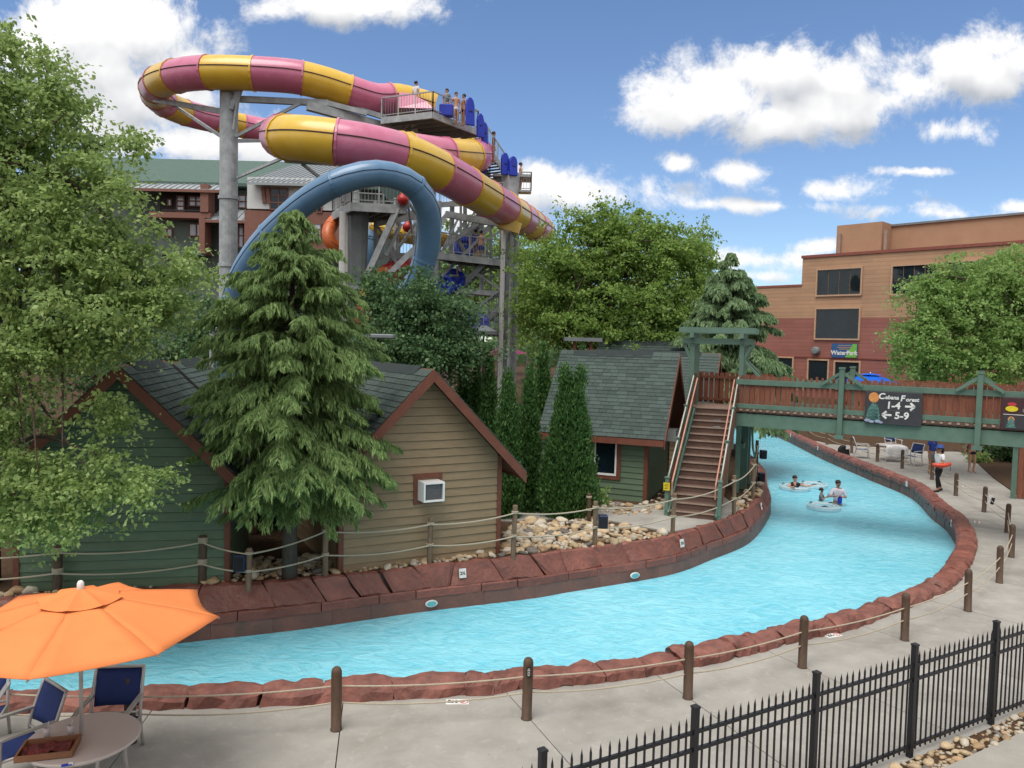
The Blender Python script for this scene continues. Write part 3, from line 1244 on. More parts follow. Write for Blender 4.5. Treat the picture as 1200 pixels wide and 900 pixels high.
ext = [P(-160, 850, 0), boll_w[0]] + boll_w[1:]
off = [V((0, 0, 0))] * len(ext)
for h, lb in ((.575, 'pale upper rope strung through the brown bollards round the river deck'), (.36, 'pale lower rope strung through the brown bollards round the river deck')):
    o = rope_run([p + V((0, 0, h)) for p in ext], .018 if h > .5 else .03, .011).make('rope', M_ROPE, at=ext[5])
    tag(o, lb, 'rope', 'ropes through the deck bollards')
# small notice on a bollard and tag on the rope
q = boll_w[2]
m = MB().box(q + V((0.012, -.072, .665)), (.06, .006, .13), Matrix.Rotation(R(8), 3, 'Z'))
t = root('notice', 'small black notice with white lines fixed to a brown bollard', 'sign', q + V((.012, -.072, .6)))
m.make('panel', M_INK, t, world=True)
m = MB()
for i in range(5):
    m.box(q + V((0.012, -.0765, .62 + i * .022)), (.04 if i % 2 else .03, .002, .008), Matrix.Rotation(R(8), 3, 'Z'))
m.make('lettering', M_PAPER, t, world=True)
q = boll_w[10]
t = root('tag', 'small dark tag with a white end hanging from the rope by a bollard', 'tag', q + V((.16, -.1, .3)))
MB().box(q + V((.12, -.10, .44)), (.14, .02, .26), Matrix.Rotation(R(12), 3, 'Y')).make('cloth', M_CL_WHITE, t, world=True)
MB().box(q + V((.18, -.125, .38)), (.10, .02, .22), Matrix.Rotation(R(12), 3, 'Y')).make('pouch', M_CL_BLACK, t, world=True)


# ------------------------------------------------------------------ lettering
def text_mesh(s, size, depth=.002, bold=True, shear=0.0, sp=1.0):
    cu = bpy.data.curves.new('lettering', 'FONT')
    cu.body = s
    cu.size = size
    cu.extrude = depth
    cu.shear = shear
    cu.space_character = sp
    cu.offset = size * .03 if bold else 0
    cu.resolution_u = 3
    cu.align_x = 'CENTER'
    cu.align_y = 'CENTER'
    o = bpy.data.objects.new('lettering_tmp', cu)
    COL.objects.link(o)
    dg = bpy.context.evaluated_depsgraph_get()
    me = bpy.data.meshes.new_from_object(o.evaluated_get(dg))
    bpy.data.objects.remove(o)
    me.name = 'lettering'
    return me


def lettering(s, size, m, parent, loc, rot, **kw):
    """text as a thin raised mesh; rot is a matrix taking text XY to the sign's plane (world)"""
    me = text_mesh(s, size, **kw)
    me.materials.clear()
    me.materials.append(m)
    Mw = Matrix.Translation(V(loc)) @ rot.to_4x4()
    me.transform(WM.get(parent.name, Matrix()).inverted() @ Mw)
    o = bpy.data.objects.new('lettering', me)
    link(o, parent)
    return o


# depth tiles let into the deck and set on the wall
def deck_tile(px, py, lab, yaw, dm=True):
    c = P(px, py, 0)
    t = root('depth_tile', lab, 'tile', c)
    rot = Matrix.Rotation(yaw, 3, 'Z')
    MB().box(c + V((0, 0, .004)), (.32, .15, .012), rot).make('tile', M_PAPER, t, world=True)
    lettering('2½', .11, M_INK, t, c + rot @ V((-.06, 0, .0125)), rot)
    mk = MB()
    for k in range(20):
        a0, a1 = 2 * math.pi * k / 20, 2 * math.pi * (k + 1) / 20
        cc = c + rot @ V((.095, 0, .011))
        pts = [cc + rot @ V((rr * math.cos(a), rr * math.sin(a), 0)) for a, rr in ((a0, .045), (a1, .045), (a1, .058), (a0, .058))]
        mk.prism(pts, (0, 0, .0015))
    mk.box(c + rot @ V((.095, 0, .0125)), (.1, .012, .002), rot @ Matrix.Rotation(.8, 3, 'Z'))
    mk.make('symbol', M_RED, t, world=True)


deck_tile(536, 823, 'white depth tile reading 2½ in the deck before the near kerb', R(3))
deck_tile(976, 745, 'white depth tile in the deck by the wide end piece of the kerb', R(24))
deck_tile(1145, 612, 'white depth tile in the deck inside the sharp bend of bollards', R(60))
deck_tile(1131, 570, 'white depth tile in the deck below the walking woman', R(70))


def wall_tile(px, py, lab, inner='L'):
    """tile standing on the sloping coping of the left bank or the face of the right bank"""
    if inner == 'L':
        g = P(px, py, .22)
        i = arc_index(TXY, g)
        n = TOP_N[i]
        c = V((*(TOP[i] + n * (SETB[i] * .50 + .045)).xy, .235))
        nn = (n + V((0, 0, .35 if SETB[i] > .3 else .2))).normalized()
    else:
        g = P(px, py, -.1)
        i = arc_index(BXY, g)
        n = BANK_N[i]
        c = V((*(BANK[i] + n * .475).xy, .03))
        nn = n
    xax = V((-nn.y, nn.x, 0)).normalized()
    rot = Matrix((xax, nn.cross(xax) * 1.0, nn)).transposed()
    t = root('depth_tile', lab, 'tile', c)
    MB().box(c, (.15, .19, .02), rot).make('tile', M_PAPER, t, world=True)
    if inner == 'L':
        lettering('2½', .092, M_INK, t, c + nn * .012, rot)


wall_tile(548, 676, 'white tile reading 2½ on the red wall below the tan cabin')
wall_tile(792, 636, 'white tile reading 2½ on the red wall below the stairs walk')
wall_tile(893, 594, 'white tile on the red wall where the left bank bends by the stairs')
wall_tile(1086, 572, 'white tile on the right river wall below the lifeguard', 'R')
wall_tile(1128, 620, 'white tile on the right river wall at the sharp bend', 'R')
wall_tile(957, 528, 'white tile on the right river wall under the bridge, nearer one', 'R')
wall_tile(934, 513, 'white tile on the right river wall under the bridge, farther one', 'R')


# ------------------------------------------------------------------ black picket fence
def build_fence():
    dirx = fdir
    t = root('picket_fence', 'black metal picket fence with pointed pickets across the lower right corner', 'fence', fA)
    step = (fB - fA).length
    post = MB().box((0, 0, .70), (.062, .062, 1.42))
    post.box((0, 0, 1.42), (.074, .074, .02)).add([(-.037, -.037, 1.43), (.037, -.037, 1.43), (.037, .037, 1.43), (-.037, .037, 1.43), (0, 0, 1.452)], [(0, 1, 4), (1, 2, 4), (2, 3, 4), (3, 0, 4)])
    pme = post.mesh('post', M_BLACK)
    pk = MB().box((0, 0, .67), (.017, .017, 1.18))
    pk.add([(-.0085, -.0085, 1.26), (.0085, -.0085, 1.26), (.0085, .0085, 1.26), (-.0085, .0085, 1.26), (0, 0, 1.33)], [(0, 1, 4), (1, 2, 4), (2, 3, 4), (3, 0, 4)])
    kme = pk.mesh('picket', M_BLACK)
    yaw = math.atan2(dirx.y, dirx.x)
    for i in range(-4, 4):
        p = fA + dirx * (step * i)
        inst('post', pme, t, p - fA, (0, 0, yaw))
        if i < 3:
            for k in range(1, 17):
                q = fA + dirx * (step * (i + k / 17))
                inst('picket', kme, t, q - fA, (rnd.uniform(-.004, .004), rnd.uniform(-.004, .004), yaw))
            for z in (.14, .98, 1.16):
                m = MB().beam(p + dirx * .03 + V((0, 0, z)), p + dirx * (step - .03) + V((0, 0, z)), .03, .036)
                m.make('rail', M_BLACK, t, world=True)


build_fence()


def pool_light(px, py, lab):
    g = P(px, py, -.3)
    i = arc_index(TXY, g)
    n = TOP_N[i]
    c = V((*(TOP[i] + n * (SETB[i] + .03)).xy, -.29))
    xax = V((-n.y, n.x, 0))
    t = root('pool_light', lab, 'pool light', c)
    m = MB().prism([c + xax * (.13 * math.cos(a)) + V((0, 0, .07 * math.sin(a))) for a in np.linspace(0, 5.9, 16)], n * .03)
    m.make('rim', M_WHITE, t, world=True)
    m = MB().prism([c + n * .03 + xax * (.10 * math.cos(a)) + V((0, 0, .05 * math.sin(a))) for a in np.linspace(0, 5.9, 16)], n * .008)
    m.make('lens', M_LENS, t, world=True)


M_LENS = mat('pool_lens', (.16, .50, .52), .2)
pool_light(507, 709, 'oval pool light in the river wall below the tan cabin')
pool_light(739, 672, 'oval pool light in the river wall below the stone bed')
# ------------------------------------------------------------------ cabins
SH_ME = MB().add([(-.5, 0, .0), (.5, 0, .0), (.5, 1, 0), (-.5, 1, 0), (-.5, 0, 1), (.5, 0, 1), (.5, 1, .25), (-.5, 1, .25)], [(0, 3, 2, 1), (4, 5, 6, 7), (0, 1, 5, 4), (1, 2, 6, 5), (2, 3, 7, 6), (3, 0, 4, 7)]).mesh('shingle', M_SHING)


def shingle_plane(t, o, ex, ey, width, length, seed, individual, row=.145):
    """o eave corner, ex along the eave, ey up the slope (local to t)"""
    r = random.Random(seed)
    ez = ex.cross(ey)
    rot = Matrix((ex, ey, ez)).transposed()
    eul = rot.to_euler()
    rows = int(length / row)
    m = MB()
    for j in range(rows):
        x = -r.uniform(0, .25)
        while x < width:
            w = r.uniform(.22, .36)
            a, b = max(0, x), min(width, x + w)
            if b - a > .05:
                p = o + ex * ((a + b) / 2) + ey * (j * row) + ez * .004
                if individual:
                    inst('shingle', SH_ME, t, p, eul, (b - a - .008, row * 1.35, .022 + r.uniform(0, .007)))
                else:
                    h = .022 + r.uniform(0, .007)
                    vs = [p + rot @ V((q.co.x * (b - a - .008), q.co.y * row * 1.35, q.co.z * h)) for q in SH_ME.vertices]
                    m.add(vs, [tuple(f.vertices) for f in SH_ME.polygons])
            x += w
    if not individual:
        m.make('shingles', M_SHING, t, kind='stuff')


def cabin(name, label, o, xdir, W_, Dp, hw, ms, ov=.38, oe=.42, walls='fl', shing='l', back_y=None, ridge_cap=True, ind=True, pitch=1.0, trim=True, barge=None):
    """gable front along local x at y=0, ridge along y"""
    rz = math.atan2(xdir.y, xdir.x)
    t = root(name, label, 'cabin', o, rz)
    rise = W_ / 2 * pitch
    m = MB().prism([(.03, .03, 0), (W_ - .03, .03, 0), (W_ - .03, .03, hw), (W_ / 2, .03, hw + rise - .03 * pitch), (.03, .03, hw)], (0, Dp - .06, 0))
    m.make('wall', M_CORE, t)
    ex = .172
    # lap siding, board by board
    n = int((hw + rise) / ex) + 1
    if 'f' in walls:
        for j in range(n):
            z0, z1 = j * ex, min((j + 1) * ex - .011, hw + rise)
            if z0 >= hw + rise - .02:
                break

            def xs(z):
                c = 0 if z <= hw else (z - hw) / pitch
                return c, W_ - c
            a0, b0 = xs(z0)
            a1, b1 = xs(z1)
            if b1 - a1 < .02:
                a1, b1 = W_ / 2 - .01, W_ / 2 + .01
            lo = [V((a0, -.012, z0)), V((b0, -.012, z0)), V((b0, .03, z0)), V((a0, .03, z0))]
            hi = [V((a1, .012, z1)), V((b1, .012, z1)), V((b1, .03, z1)), V((a1, .03, z1))]
            MB().hexa(lo, hi).make('siding_board', ms, t)
    for side in 'lr':
        if side in walls:
            x0, sg = (0, -1) if side == 'l' else (W_, 1)
            for j in range(int(hw / ex) + 1):
                z0, z1 = j * ex, min((j + 1) * ex - .011, hw)
                if z0 > hw - .03:
                    break
                xo, xi = x0 + sg * .012, x0 - sg * .010
                lo = [V((xo, .0, z0)), V((xo, Dp, z0)), V((x0 - sg * .03, Dp, z0)), V((x0 - sg * .03, .0, z0))]
                hi = [V((xi, .0, z1)), V((xi, Dp, z1)), V((x0 - sg * .03, Dp, z1)), V((x0 - sg * .03, .0, z1))]
                MB().hexa(lo, hi).make('siding_board', ms, t)
    if trim:
        for x in (0, W_):
            sg = -1 if x == 0 else 1
            MB().box((x + sg * .012 - sg * .045, -.012, hw / 2 + .02), (.10, .028, hw + .04)).make('corner_trim', M_TRIM, t, bevel=.003)
            MB().box((x + sg * .014, .05, hw / 2 + .02), (.028, .10, hw + .04)).make('corner_trim', M_TRIM, t, bevel=.003)
    # roof slabs
    th = .09
    sl = math.sqrt(1 + pitch * pitch)
    rz_ = hw + rise + .02
    ye = Dp + .3 if back_y is None else back_y
    for sg in (-1, 1):
        xe = W_ / 2 + sg * (W_ / 2 + oe)
        ze = rz_ - (W_ / 2 + oe) * pitch
        poly = [V((W_ / 2, -ov, rz_)), V((xe, -ov, ze)), V((xe, -ov, ze + th * sl)), V((W_ / 2, -ov, rz_ + th * sl))]
        MB().prism(poly, (0, ye + ov, 0)).make('roof', M_TRIM, t)
        slope = V((-sg, 0, pitch)).normalized()
        L_ = (W_ / 2 + oe) * sl
        e0 = V((xe, 0, ze + th * sl))
        wid = ye + ov
        if (sg < 0 and 'l' in shing) or (sg > 0 and 'r' in shing):
            if sg < 0:
                shingle_plane(t, V((e0.x, ye, e0.z)) + slope * .0, V((0, -1, 0)), slope, wid, L_, 17, ind)
            else:
                shingle_plane(t, V((e0.x, -ov, e0.z)), V((0, 1, 0)), slope, wid, L_, 19, ind)
        # barge board on the gable
        b0 = V((W_ / 2, -ov - .02, rz_ - .035))
        b1 = V((xe, -ov - .02, ze - .035))
        nd = V((sg * pitch, 0, 1)).normalized()
        q = [b0 + V((0, 0, .11 * sl)), b1 + V((0, 0, .11 * sl)), b1 - V((0, 0, .09)), b0 - V((0, 0, .09))]
        MB().prism([x + V((0, -.0, 0)) for x in q], (0, .035, 0)).make('barge_board', barge or M_TRIM, t)
        # eave fascia
        MB().box((xe + sg * .014, (ye - ov) / 2, ze + .03), (.028, ye + ov - .04, .17)).make('fascia', M_TRIM, t)
    if ridge_cap:
        for sg in (-1, 1):
            s0 = V((W_ / 2, 0, rz_ + th * sl + .045))
            s1 = s0 + V((sg * .17, 0, -.17 * pitch))
            y0, y1 = .3, ye - .45
            MB().prism([V((s0.x, y0, s0.z)), V((s1.x, y0, s1.z)), V((s1.x, y0, s1.z - .03)), V((s0.x, y0, s0.z - .03))], (0, y1 - y0, 0)).make('ridge_vent', M_RIDGE, t)
    return t


M_CORE = mat('wall_core_dark', (.03, .03, .026), .9)  # dark backing seen through the board gaps as the siding's shadow lines

# green cabin at the left, tan cabin in the middle, green cabin side-on behind, others beyond
oL, oL2 = P(17, 692, BZ), P(268, 683, BZ)
dL = (oL2 - oL).normalized()
dL.z = 0
cabL = cabin('cabin', 'dark green lap-sided cabin at the far left, gable to the river behind leafy branches', V((oL.x, oL.y, BZ - .02)), dL, 3.62, 2.7, 2.12, M_GREEN, walls='fr', shing='lr', ind=True)
oT, oT2 = P(397, 672, BZ), P(586, 648, BZ)
dT = (oT2 - oT).normalized()
dT.z = 0
cabT = cabin('cabin', 'tan lap-sided cabin with an air conditioner in its gable wall facing the river', V((oT.x, oT.y, BZ - .02)), dT, 3.58, 5.2, 2.13, M_TAN, walls='flr', shing='lr', ind=True)
oG = P(757, 588, BZ)
dG = V((.36, .93, 0)).normalized()
cabG = cabin('cabin', 'green cabin side-on to the view with a white-framed window, beside the stairs', V((oG.x, oG.y, BZ - .02)), dG, 3.7, 3.35, 2.2, M_GREEN, ov=.55, oe=.38, walls='fl', shing='l', ind=True, back_y=3.35, pitch=1.12)
# window of the side-on cabin, in the long wall (local x = 0)
wn = MB()
for y0, y1, z0, z1 in ((.92, .97, .72, 1.98), (2.23, 2.28, .72, 1.98), (.97, 2.23, .72, .78), (.97, 2.23, 1.92, 1.98), (1.57, 1.61, .78, 1.92)):
    wn.box((-.035, (y0 + y1) / 2, (z0 + z1) / 2), (.06, y1 - y0, z1 - z0))
wf = wn.make('window', M_WHITE, cabG)
MB().box((-.015, 1.6, 1.35), (.02, 1.26, 1.14)).make('pane', M_GLASS, wf)
for y0, y1, z0, z1 in ((.80, .918, .60, 2.1), (2.282, 2.40, .60, 2.1), (.918, 2.282, .60, .718), (.918, 2.282, 1.982, 2.1)):
    MB().box((-.03, (y0 + y1) / 2, (z0 + z1) / 2), (.035, y1 - y0, z1 - z0)).make('window_trim', M_TRIM, cabG)

# cabin beyond it and one more further back, only their roofs and gables in view
p2 = V((oG.x, oG.y, BZ)) + dG * 5.6 + V((.93, -.36, 0)) * .8
cab2 = cabin('cabin', 'green-roofed cabin directly behind the side-on green cabin, its brown gable end beside the stairs', p2, dG, 3.7, 4.6, 2.2, M_TAN, ov=.4, walls='fl', shing='l', ind=False, pitch=1.12)
p3 = V((oG.x, oG.y, BZ)) + dG * 10.5 + V((-.93, .36, 0)) * 1.2
cab3 = cabin('cabin', 'farthest green-roofed cabin of the row, only its roof top showing', p3, dG, 3.9, 3.4, 2.5, M_GREEN, walls='fl', shing='l', ind=False, pitch=1.12)
pL = V((oL.x, oL.y, BZ)) + V((-dL.y, dL.x, 0)) * 3.75 + dL * .05
cabB = cabin('cabin', 'cabin behind the far left cabin, only its shingled roof slope showing', pL, dL, 3.6, 2.8, 2.06, M_GREEN, walls='f', shing='lr', ind=False, barge=M_RIDGE)

# ridge hood of the farthest cabin
hd = D(683, 397, 33)
t = root('roof_hood', 'small flat grey hood on dark red supports above the farthest cabin roof', 'roof vent', hd - V((0, 0, .8)))
MB().box(hd + V((0, 0, -.03)), (1.6, .7, .16)).make('hood', M_DSTEEL, t, world=True)
for dx in (-.35, .35):
    MB().box(hd + V((dx, 0, -.46)), (.12, .3, .72)).make('support', M_TRIM, t, world=True)

# window air conditioners
def air_conditioner(parent_cabin, lx, lz, label, s=1.0, ly=0.0, frame=True, rotz=0):
    Mw = WM[parent_cabin.name]
    c = Mw @ V((lx, ly, lz))
    rz = math.atan2(Mw[1][0], Mw[0][0]) + rotz
    t = root('air_conditioner', label, 'air conditioner', c, rz)
    w, h, d = .46 * s, .40 * s, .34 * s
    b = MB()
    for x0, x1, z0, z1 in ((-w / 2, w / 2, h / 2 - .035, h / 2), (-w / 2, w / 2, -h / 2, -h / 2 + .035), (-w / 2, -w / 2 + .035, -h / 2 + .035, h / 2 - .035), (w / 2 - .035, w / 2, -h / 2 + .035, h / 2 - .035)):
        b.box(((x0 + x1) / 2, -d / 2, (z0 + z1) / 2), (x1 - x0, d, z1 - z0))
    b.make('housing', M_WHITE, t)
    MB().box((0, -d / 2 + .02, 0), (w - .08, d - .1, h - .08)).make('grille', M_DSTEEL, t)
    for k in range(10):
        z = -h / 2 + .05 + k * (h - .1) / 9
        MB().box((0, -d + .055, z), (w - .08, .012, .012)).make('grille_slat', M_CL_GREY, t)


air_conditioner(cabT, 1.86, 1.56, 'white window air conditioner in a brown frame on the tan cabin', ly=-.01)
for x0, x1, z0, z1 in ((1.54, 2.17, 1.80, 1.90), (1.54, 1.62, 1.27, 1.80), (2.10, 2.17, 1.27, 1.80), (1.62, 2.10, 1.27, 1.34)):
    MB().box(((x0 + x1) / 2, -.02, (z0 + z1) / 2), (x1 - x0, .03, z1 - z0)).make('vent_trim', M_TRIM, cabT)
air_conditioner(cabG, 3.15, 1.72, 'small white air conditioner on the gable end of the side-on green cabin', s=1.0, ly=-.01)

# ------------------------------------------------------------------ stairs, landing and footbridge
DZ = 3.1
sb, su = V((4.95, 20.55, 0)), V((.36, .93, 0)).normalized()
sx = V((su.y, -su.x, 0))                 # to the right going up
SW = 1.2
RUN, NR = .315, 15
RISE = (DZ - BZ) / NR


def build_stairs():
    t = root('staircase', 'brown wooden stairs with green posts climbing from the cabin bank to the footbridge', 'stairs', V((sb.x, sb.y, BZ)))
    tr = MB().box((0, .15, 0), (SW - .02, .30, .04)).mesh('tread', M_TREAD)
    ri = MB().box((0, 0, 0), (SW - .02, .025, RISE - .045)).mesh('riser', M_TREAD)
    ns = MB().box((0, 0, 0), (SW - .02, .022, .038)).mesh('nosing', M_NOSE)
    yaw = math.atan2(su.y, su.x) - math.pi / 2
    for k in range(NR):
        p = su * (RUN * k)
        z = RISE * (k + 1)
        if k < NR - 1:
            inst('tread', tr, t, p + su * .012 + V((0, 0, z - .02)), (0, 0, yaw))
        inst('nosing', ns, t, p + V((0, 0, z - .019)), (0, 0, yaw))
        inst('riser', ri, t, p + su * .03 + V((0, 0, z - .04 - (RISE - .045) / 2)), (0, 0, yaw))
    base = V((sb.x, sb.y, BZ))
    top = base + su * (RUN * (NR - 1)) + V((0, 0, RISE * NR))
    for s in (-1, 1):
        e = sx * (s * (SW / 2 + .03))
        MB().beam(base + e + V((0, 0, .0)), top + e + V((0, 0, -.16)), .05, .30).make('stringer', M_BRG, t, world=True)
        # posts and sloping rails
        for f, hh in ((0.01, 1.02), (.36, 1.0), (.68, 1.0)):
            q = base.lerp(top, f) + sx * (s * (SW / 2 + .10))
            o = MB().beam(q + V((0, 0, -.25 if f > .1 else -.02)), q + V((0, 0, hh)), .10, .10, up=su)
            o.box(q + V((0, 0, hh + .012)), (.14, .14, .025), Matrix.Rotation(yaw, 3, 'Z'))
            o.make('post', M_BRG, t, world=True)
        e = sx * (s * (SW / 2 + .10))
        MB().beam(base + e + V((0, 0, .90)), top + e + V((0, 0, .92)), .045, .09).make('rail', M_BRG, t, world=True)
        MB().beam(base + e + V((0, 0, .12)), top + e + V((0, 0, .14)), .045, .09).make('rail', M_BRG, t, world=True)
        for k in range(34):
            f = (k + .7) / 34.4
            q = base.lerp(top, f) + sx * (s * (SW / 2 + .135))
            MB().beam(q + V((0, 0, .08)), q + V((0, 0, .93)), .018, .10, up=su).make('picket', M_PICK, t, world=True)
        # handrail tubes
        e = sx * (s * (SW / 2 - .02))
        MB().tube([base + e + V((0, 0, .55)) + su * .12, base + e + V((0, 0, .93)) + su * .12, top + e + V((0, 0, .93))], .022, 8).make('handrail', M_PEACH, t, world=True)
        e = sx * (s * (SW / 2 + .1))
        MB().tube([base + e + V((0, 0, .99)) + su * .1, top + e + V((0, 0, 1.01))], .02, 8).make('cap_rail', M_CAPR, t, world=True)
    # yellow notice on the left newel
    q = base - sx * (SW / 2 + .10) + V((0, 0, .82)) - su * .06
    n = root('notice', 'small yellow notice on the left newel post at the foot of the stairs', 'sign', q)
    rot = Matrix.Rotation(yaw, 3, 'Z')
    MB().box(q, (.17, .012, .21), rot).make('panel', M_YSIGN, n, world=True)
    m = MB()
    for k, w in enumerate((.10, .12, .08, .11)):
        m.box(q - su * .007 + V((0, 0, .065 - k * .04)), (w, .003, .012), rot)
    m.make('lettering', M_INK, n, world=True)


M_PEACH = mat('handrail_peach', (.55, .27, .2), .5)
M_CAPR = mat('cap_rail', (.50, .50, .46), .55)
M_YSIGN = mat('yellow_sign', (.68, .55, .02), .5)
build_stairs()

bA = V((7.05, 23.75, DZ))                # front edge of the bridge, cabin end
bdir = V((.85, -.53, 0)).normalized()
bn = V((bdir.y, -bdir.x, 0))             # towards the camera
if bn.y > 0:
    bn = -bn
BL, BW = 10.6, 1.7
ltop = V((sb.x, sb.y, DZ)) + su * (RUN * (NR - 1))


def dome(x):                              # slight camber
    return .0


def build_bridge():
    t = root('footbridge', 'green timber footbridge with red-brown picket sides spanning the water', 'bridge', bA)
    rotb = Matrix.Rotation(math.atan2(bdir.y, bdir.x), 3, 'Z')
    zv = V((0, 0, 1))
    for s in (0, 1):                      # front and back girders, rails and pickets
        o = -bn * (BW * s)
        a = bA + o
        MB().beam(a + zv * -.27 - bdir * .2, a + bdir * BL + zv * -.27, .12, .40).make('girder', M_BRG, t, world=True, bevel=.006)
        MB().beam(a + bn * .05 + zv * .16 - bdir * .1, a + bn * .05 + bdir * BL + zv * .16, .05, .14).make('bottom_rail', M_BRG, t, world=True, bevel=.004)
        MB().beam(a + bn * .05 + zv * .90 - bdir * .1, a + bn * .05 + bdir * BL + zv * .90, .05, .16).make('top_rail', M_BRG, t, world=True, bevel=.004)
        n = int(BL / .155)
        for k in range(n):
            q = a + bdir * (.08 + k * .155) - bn * .0
            wgap = .025
            if (1.5 < k * .155 < 3.15 if s == 0 else .6 < k * .155 < 4.3):
                wgap = .085 if s == 0 else .15              # the open run of narrower pickets
            h = 1.10 + rnd.uniform(-.02, .02)
            if wgap > .14 and k % 3:
                continue
            MB().beam(q + zv * .05, q + zv * h, .155 - min(wgap, .09), .022, up=bdir.cross(zv)).make('picket', M_PICK, t, world=True)
    # deck boards across, ends showing
    n = int(BL / .17)
    me = MB().box((0, 0, 0), (.15, BW + .06, .045)).mesh('deck_board', M_DWOOD)
    en = MB().box((0, 0, 0), (.075, .05, .05)).mesh('joist_end', M_NOSE)
    for k in range(int(BL / .2)):
        q = bA + bdir * (.1 + k * .2) + bn * .12 + zv * .045
        inst('joist_end', en, t, q - bA, (0, 0, math.atan2(bdir.y, bdir.x)))
    MB().beam(bA + bn * .085 + zv * .035 - bdir * .1, bA + bn * .085 + bdir * BL + zv * .035, .04, .085).make('shadow_strip', M_TREAD, t, world=True)  # dark strip put in behind the joist ends as their shadow
    for k in range(n):
        q = bA + bdir * (.05 + k * .17) - bn * (BW / 2) + zv * -.022
        inst('deck_board', me, t, q - bA, (0, 0, math.atan2(bdir.y, bdir.x)))
    MB().beam(bA - bn * .1 - zv * .075 - bdir * .15, bA + bdir * BL - bn * .1 - zv * .075, .04, .05).make('joist_shade', M_INK, t, world=True)  # black strip standing in for the shade under the joists
    # posts with knee braces; front and back
    for f in (2.95, 6.35, 9.9):
        for s in (0, 1):
            q = bA + bdir * f + (bn * .14 if s == 0 else -bn * (BW + .14))
            m = MB().beam(q - zv * .62, q + zv * 1.42, .14, .14, up=bdir)
            m.make('post', M_BRG, t, world=True, bevel=.008)
            m = MB().box(q + zv * 1.43, (.17, .17, .05), rotb)
            m.make('post_cap', M_BRG, t, world=True)
            MB().box(q - zv * .56, (.24, .24, .10), rotb).make('post_foot', M_BRG, t, world=True)
            for sg in (-1, 1):
                MB().beam(q + zv * 1.28 - bn * .0 + bdir * (sg * .05), q + zv * .94 + bdir * (sg * .55), .06, .08).make('knee_brace', M_BRG, t, world=True)
    # abutment boards, far side piers
    for f in (8.6,):
        for s in (0, 1):
            q = bA + bdir * f - bn * (BW * s)
            MB().beam(q - zv * 3.1, q - zv * .45, .2, .2, up=bdir).make('pier', M_BRG, t, world=True)
    # landing over the stairs head
    L0 = ltop + su * .02
    land = MB().box((0, 0, 0), (SW + .9, .135, .04)).mesh('deck_board', M_DWOOD)
    yaw = math.atan2(sx.y, sx.x)
    for k in range(14):
        q = L0 + su * (.07 + k * .145) + sx * .25 - zv * .022
        inst('deck_board', land, t, q - bA, (0, 0, yaw))
    for off_ in (.05, 1.95):
        MB().beam(L0 + su * off_ - sx * (SW / 2 + .2) - zv * .16, L0 + su * off_ + sx * (SW / 2 + .7) - zv * .16, .1, .22).make('landing_beam', M_BRG, t, world=True)
    back = L0 + su * 2.05
    for k in range(13):                   # fence at the back of the landing
        q = back - sx * (SW / 2 + .12) + sx * (k * .175)
        MB().beam(q + zv * .04, q + zv * (1.08 + rnd.uniform(-.02, .02)), .14, .022, up=su).make('picket', M_PICK, t, world=True)
    for k in range(14):                   # fence on the left of the landing
        q = L0 - sx * (SW / 2 + .16) + su * (.05 + k * .15)
        MB().beam(q + zv * .04, q + zv * 1.08, .135, .022, up=sx).make('picket', M_PICK, t, world=True)
    for z in (.16, .92):
        MB().beam(back - sx * (SW / 2 + .15) + zv * z - su * .04, back + sx * (SW / 2 + .7) + zv * z - su * .04, .04, .09).make('landing_rail', M_PICK, t, world=True)
    # tall posts of the arbour, two on each side, and its beams
    TH = 2.28
    pts = {}
    for i, (s, f) in enumerate(((-1, .05), (-1, 1.1), (1, .05), (1, 1.1))):
        q = L0 + sx * (s * (SW / 2 + .17)) + su * f
        pts[i] = q
        bot = -DZ + BZ if s > 0 or f < .5 else -2.7
        MB().beam(q + zv * bot, q + zv * TH, .15, .15, up=su).make('arbour_post', M_BRG, t, world=True, bevel=.008)
    for f in (-.02, 1.17):
        MB().beam(L0 + su * f - sx * (SW / 2 + .48) + zv * (TH - .14), L0 + su * f + sx * (SW / 2 + .48) + zv * (TH - .14), .05, .18).make('arbour_beam', M_BRG, t, world=True)
    for s in (-1, 1):
        MB().beam(L0 + sx * (s * (SW / 2 + .17)) - su * .3 + zv * (TH + .04), L0 + sx * (s * (SW / 2 + .17)) + su * 1.5 + zv * (TH + .04), .12, .16).make('arbour_joist', M_BRG, t, world=True)
    for f in np.linspace(-.25, 1.4, 5):
        MB().beam(L0 + su * float(f) - sx * (SW / 2 + .58) + zv * (TH + .21), L0 + su * float(f) + sx * (SW / 2 + .58) + zv * (TH + .21), .06, .17).make('arbour_slat', M_BRG, t, world=True)
    for f in (0.05, 1.1):
        q = L0 + sx * (SW / 2 + .25) + su * f
        MB().beam(q + zv * 1.55, q + sx * .5 - su * .15 + zv * 1.02, .06, .07).make('knee_brace', M_BRG, t, world=True)
        for s in (-1, 1):
            MB().beam(L0 + sx * (s * (SW / 2 + .24)) + su * f + zv * (TH - .7), L0 + sx * (s * (SW / 2 + .46)) + su * f + zv * (TH - .22), .06, .09).make('knee_brace', M_BRG, t, world=True)
    # support tower under the right of the landing
    for f in (.9, 2.0):
        q = L0 + sx * (SW / 2 + .3) + su * f
        MB().beam(q - zv * (DZ - BZ), q - zv * .1, .24, .24, up=su).make('pier', M_BRG, t, world=True)
    q = L0 + sx * (SW / 2 + .3)
    MB().beam(q + su * .1 - zv * 1.2, q + su * 2 - zv * 1.2, .08, .16).make('pier_tie', M_BRG, t, world=True)
    # pipe down the pier
    q = L0 + sx * (SW / 2 + .55) + su * .3
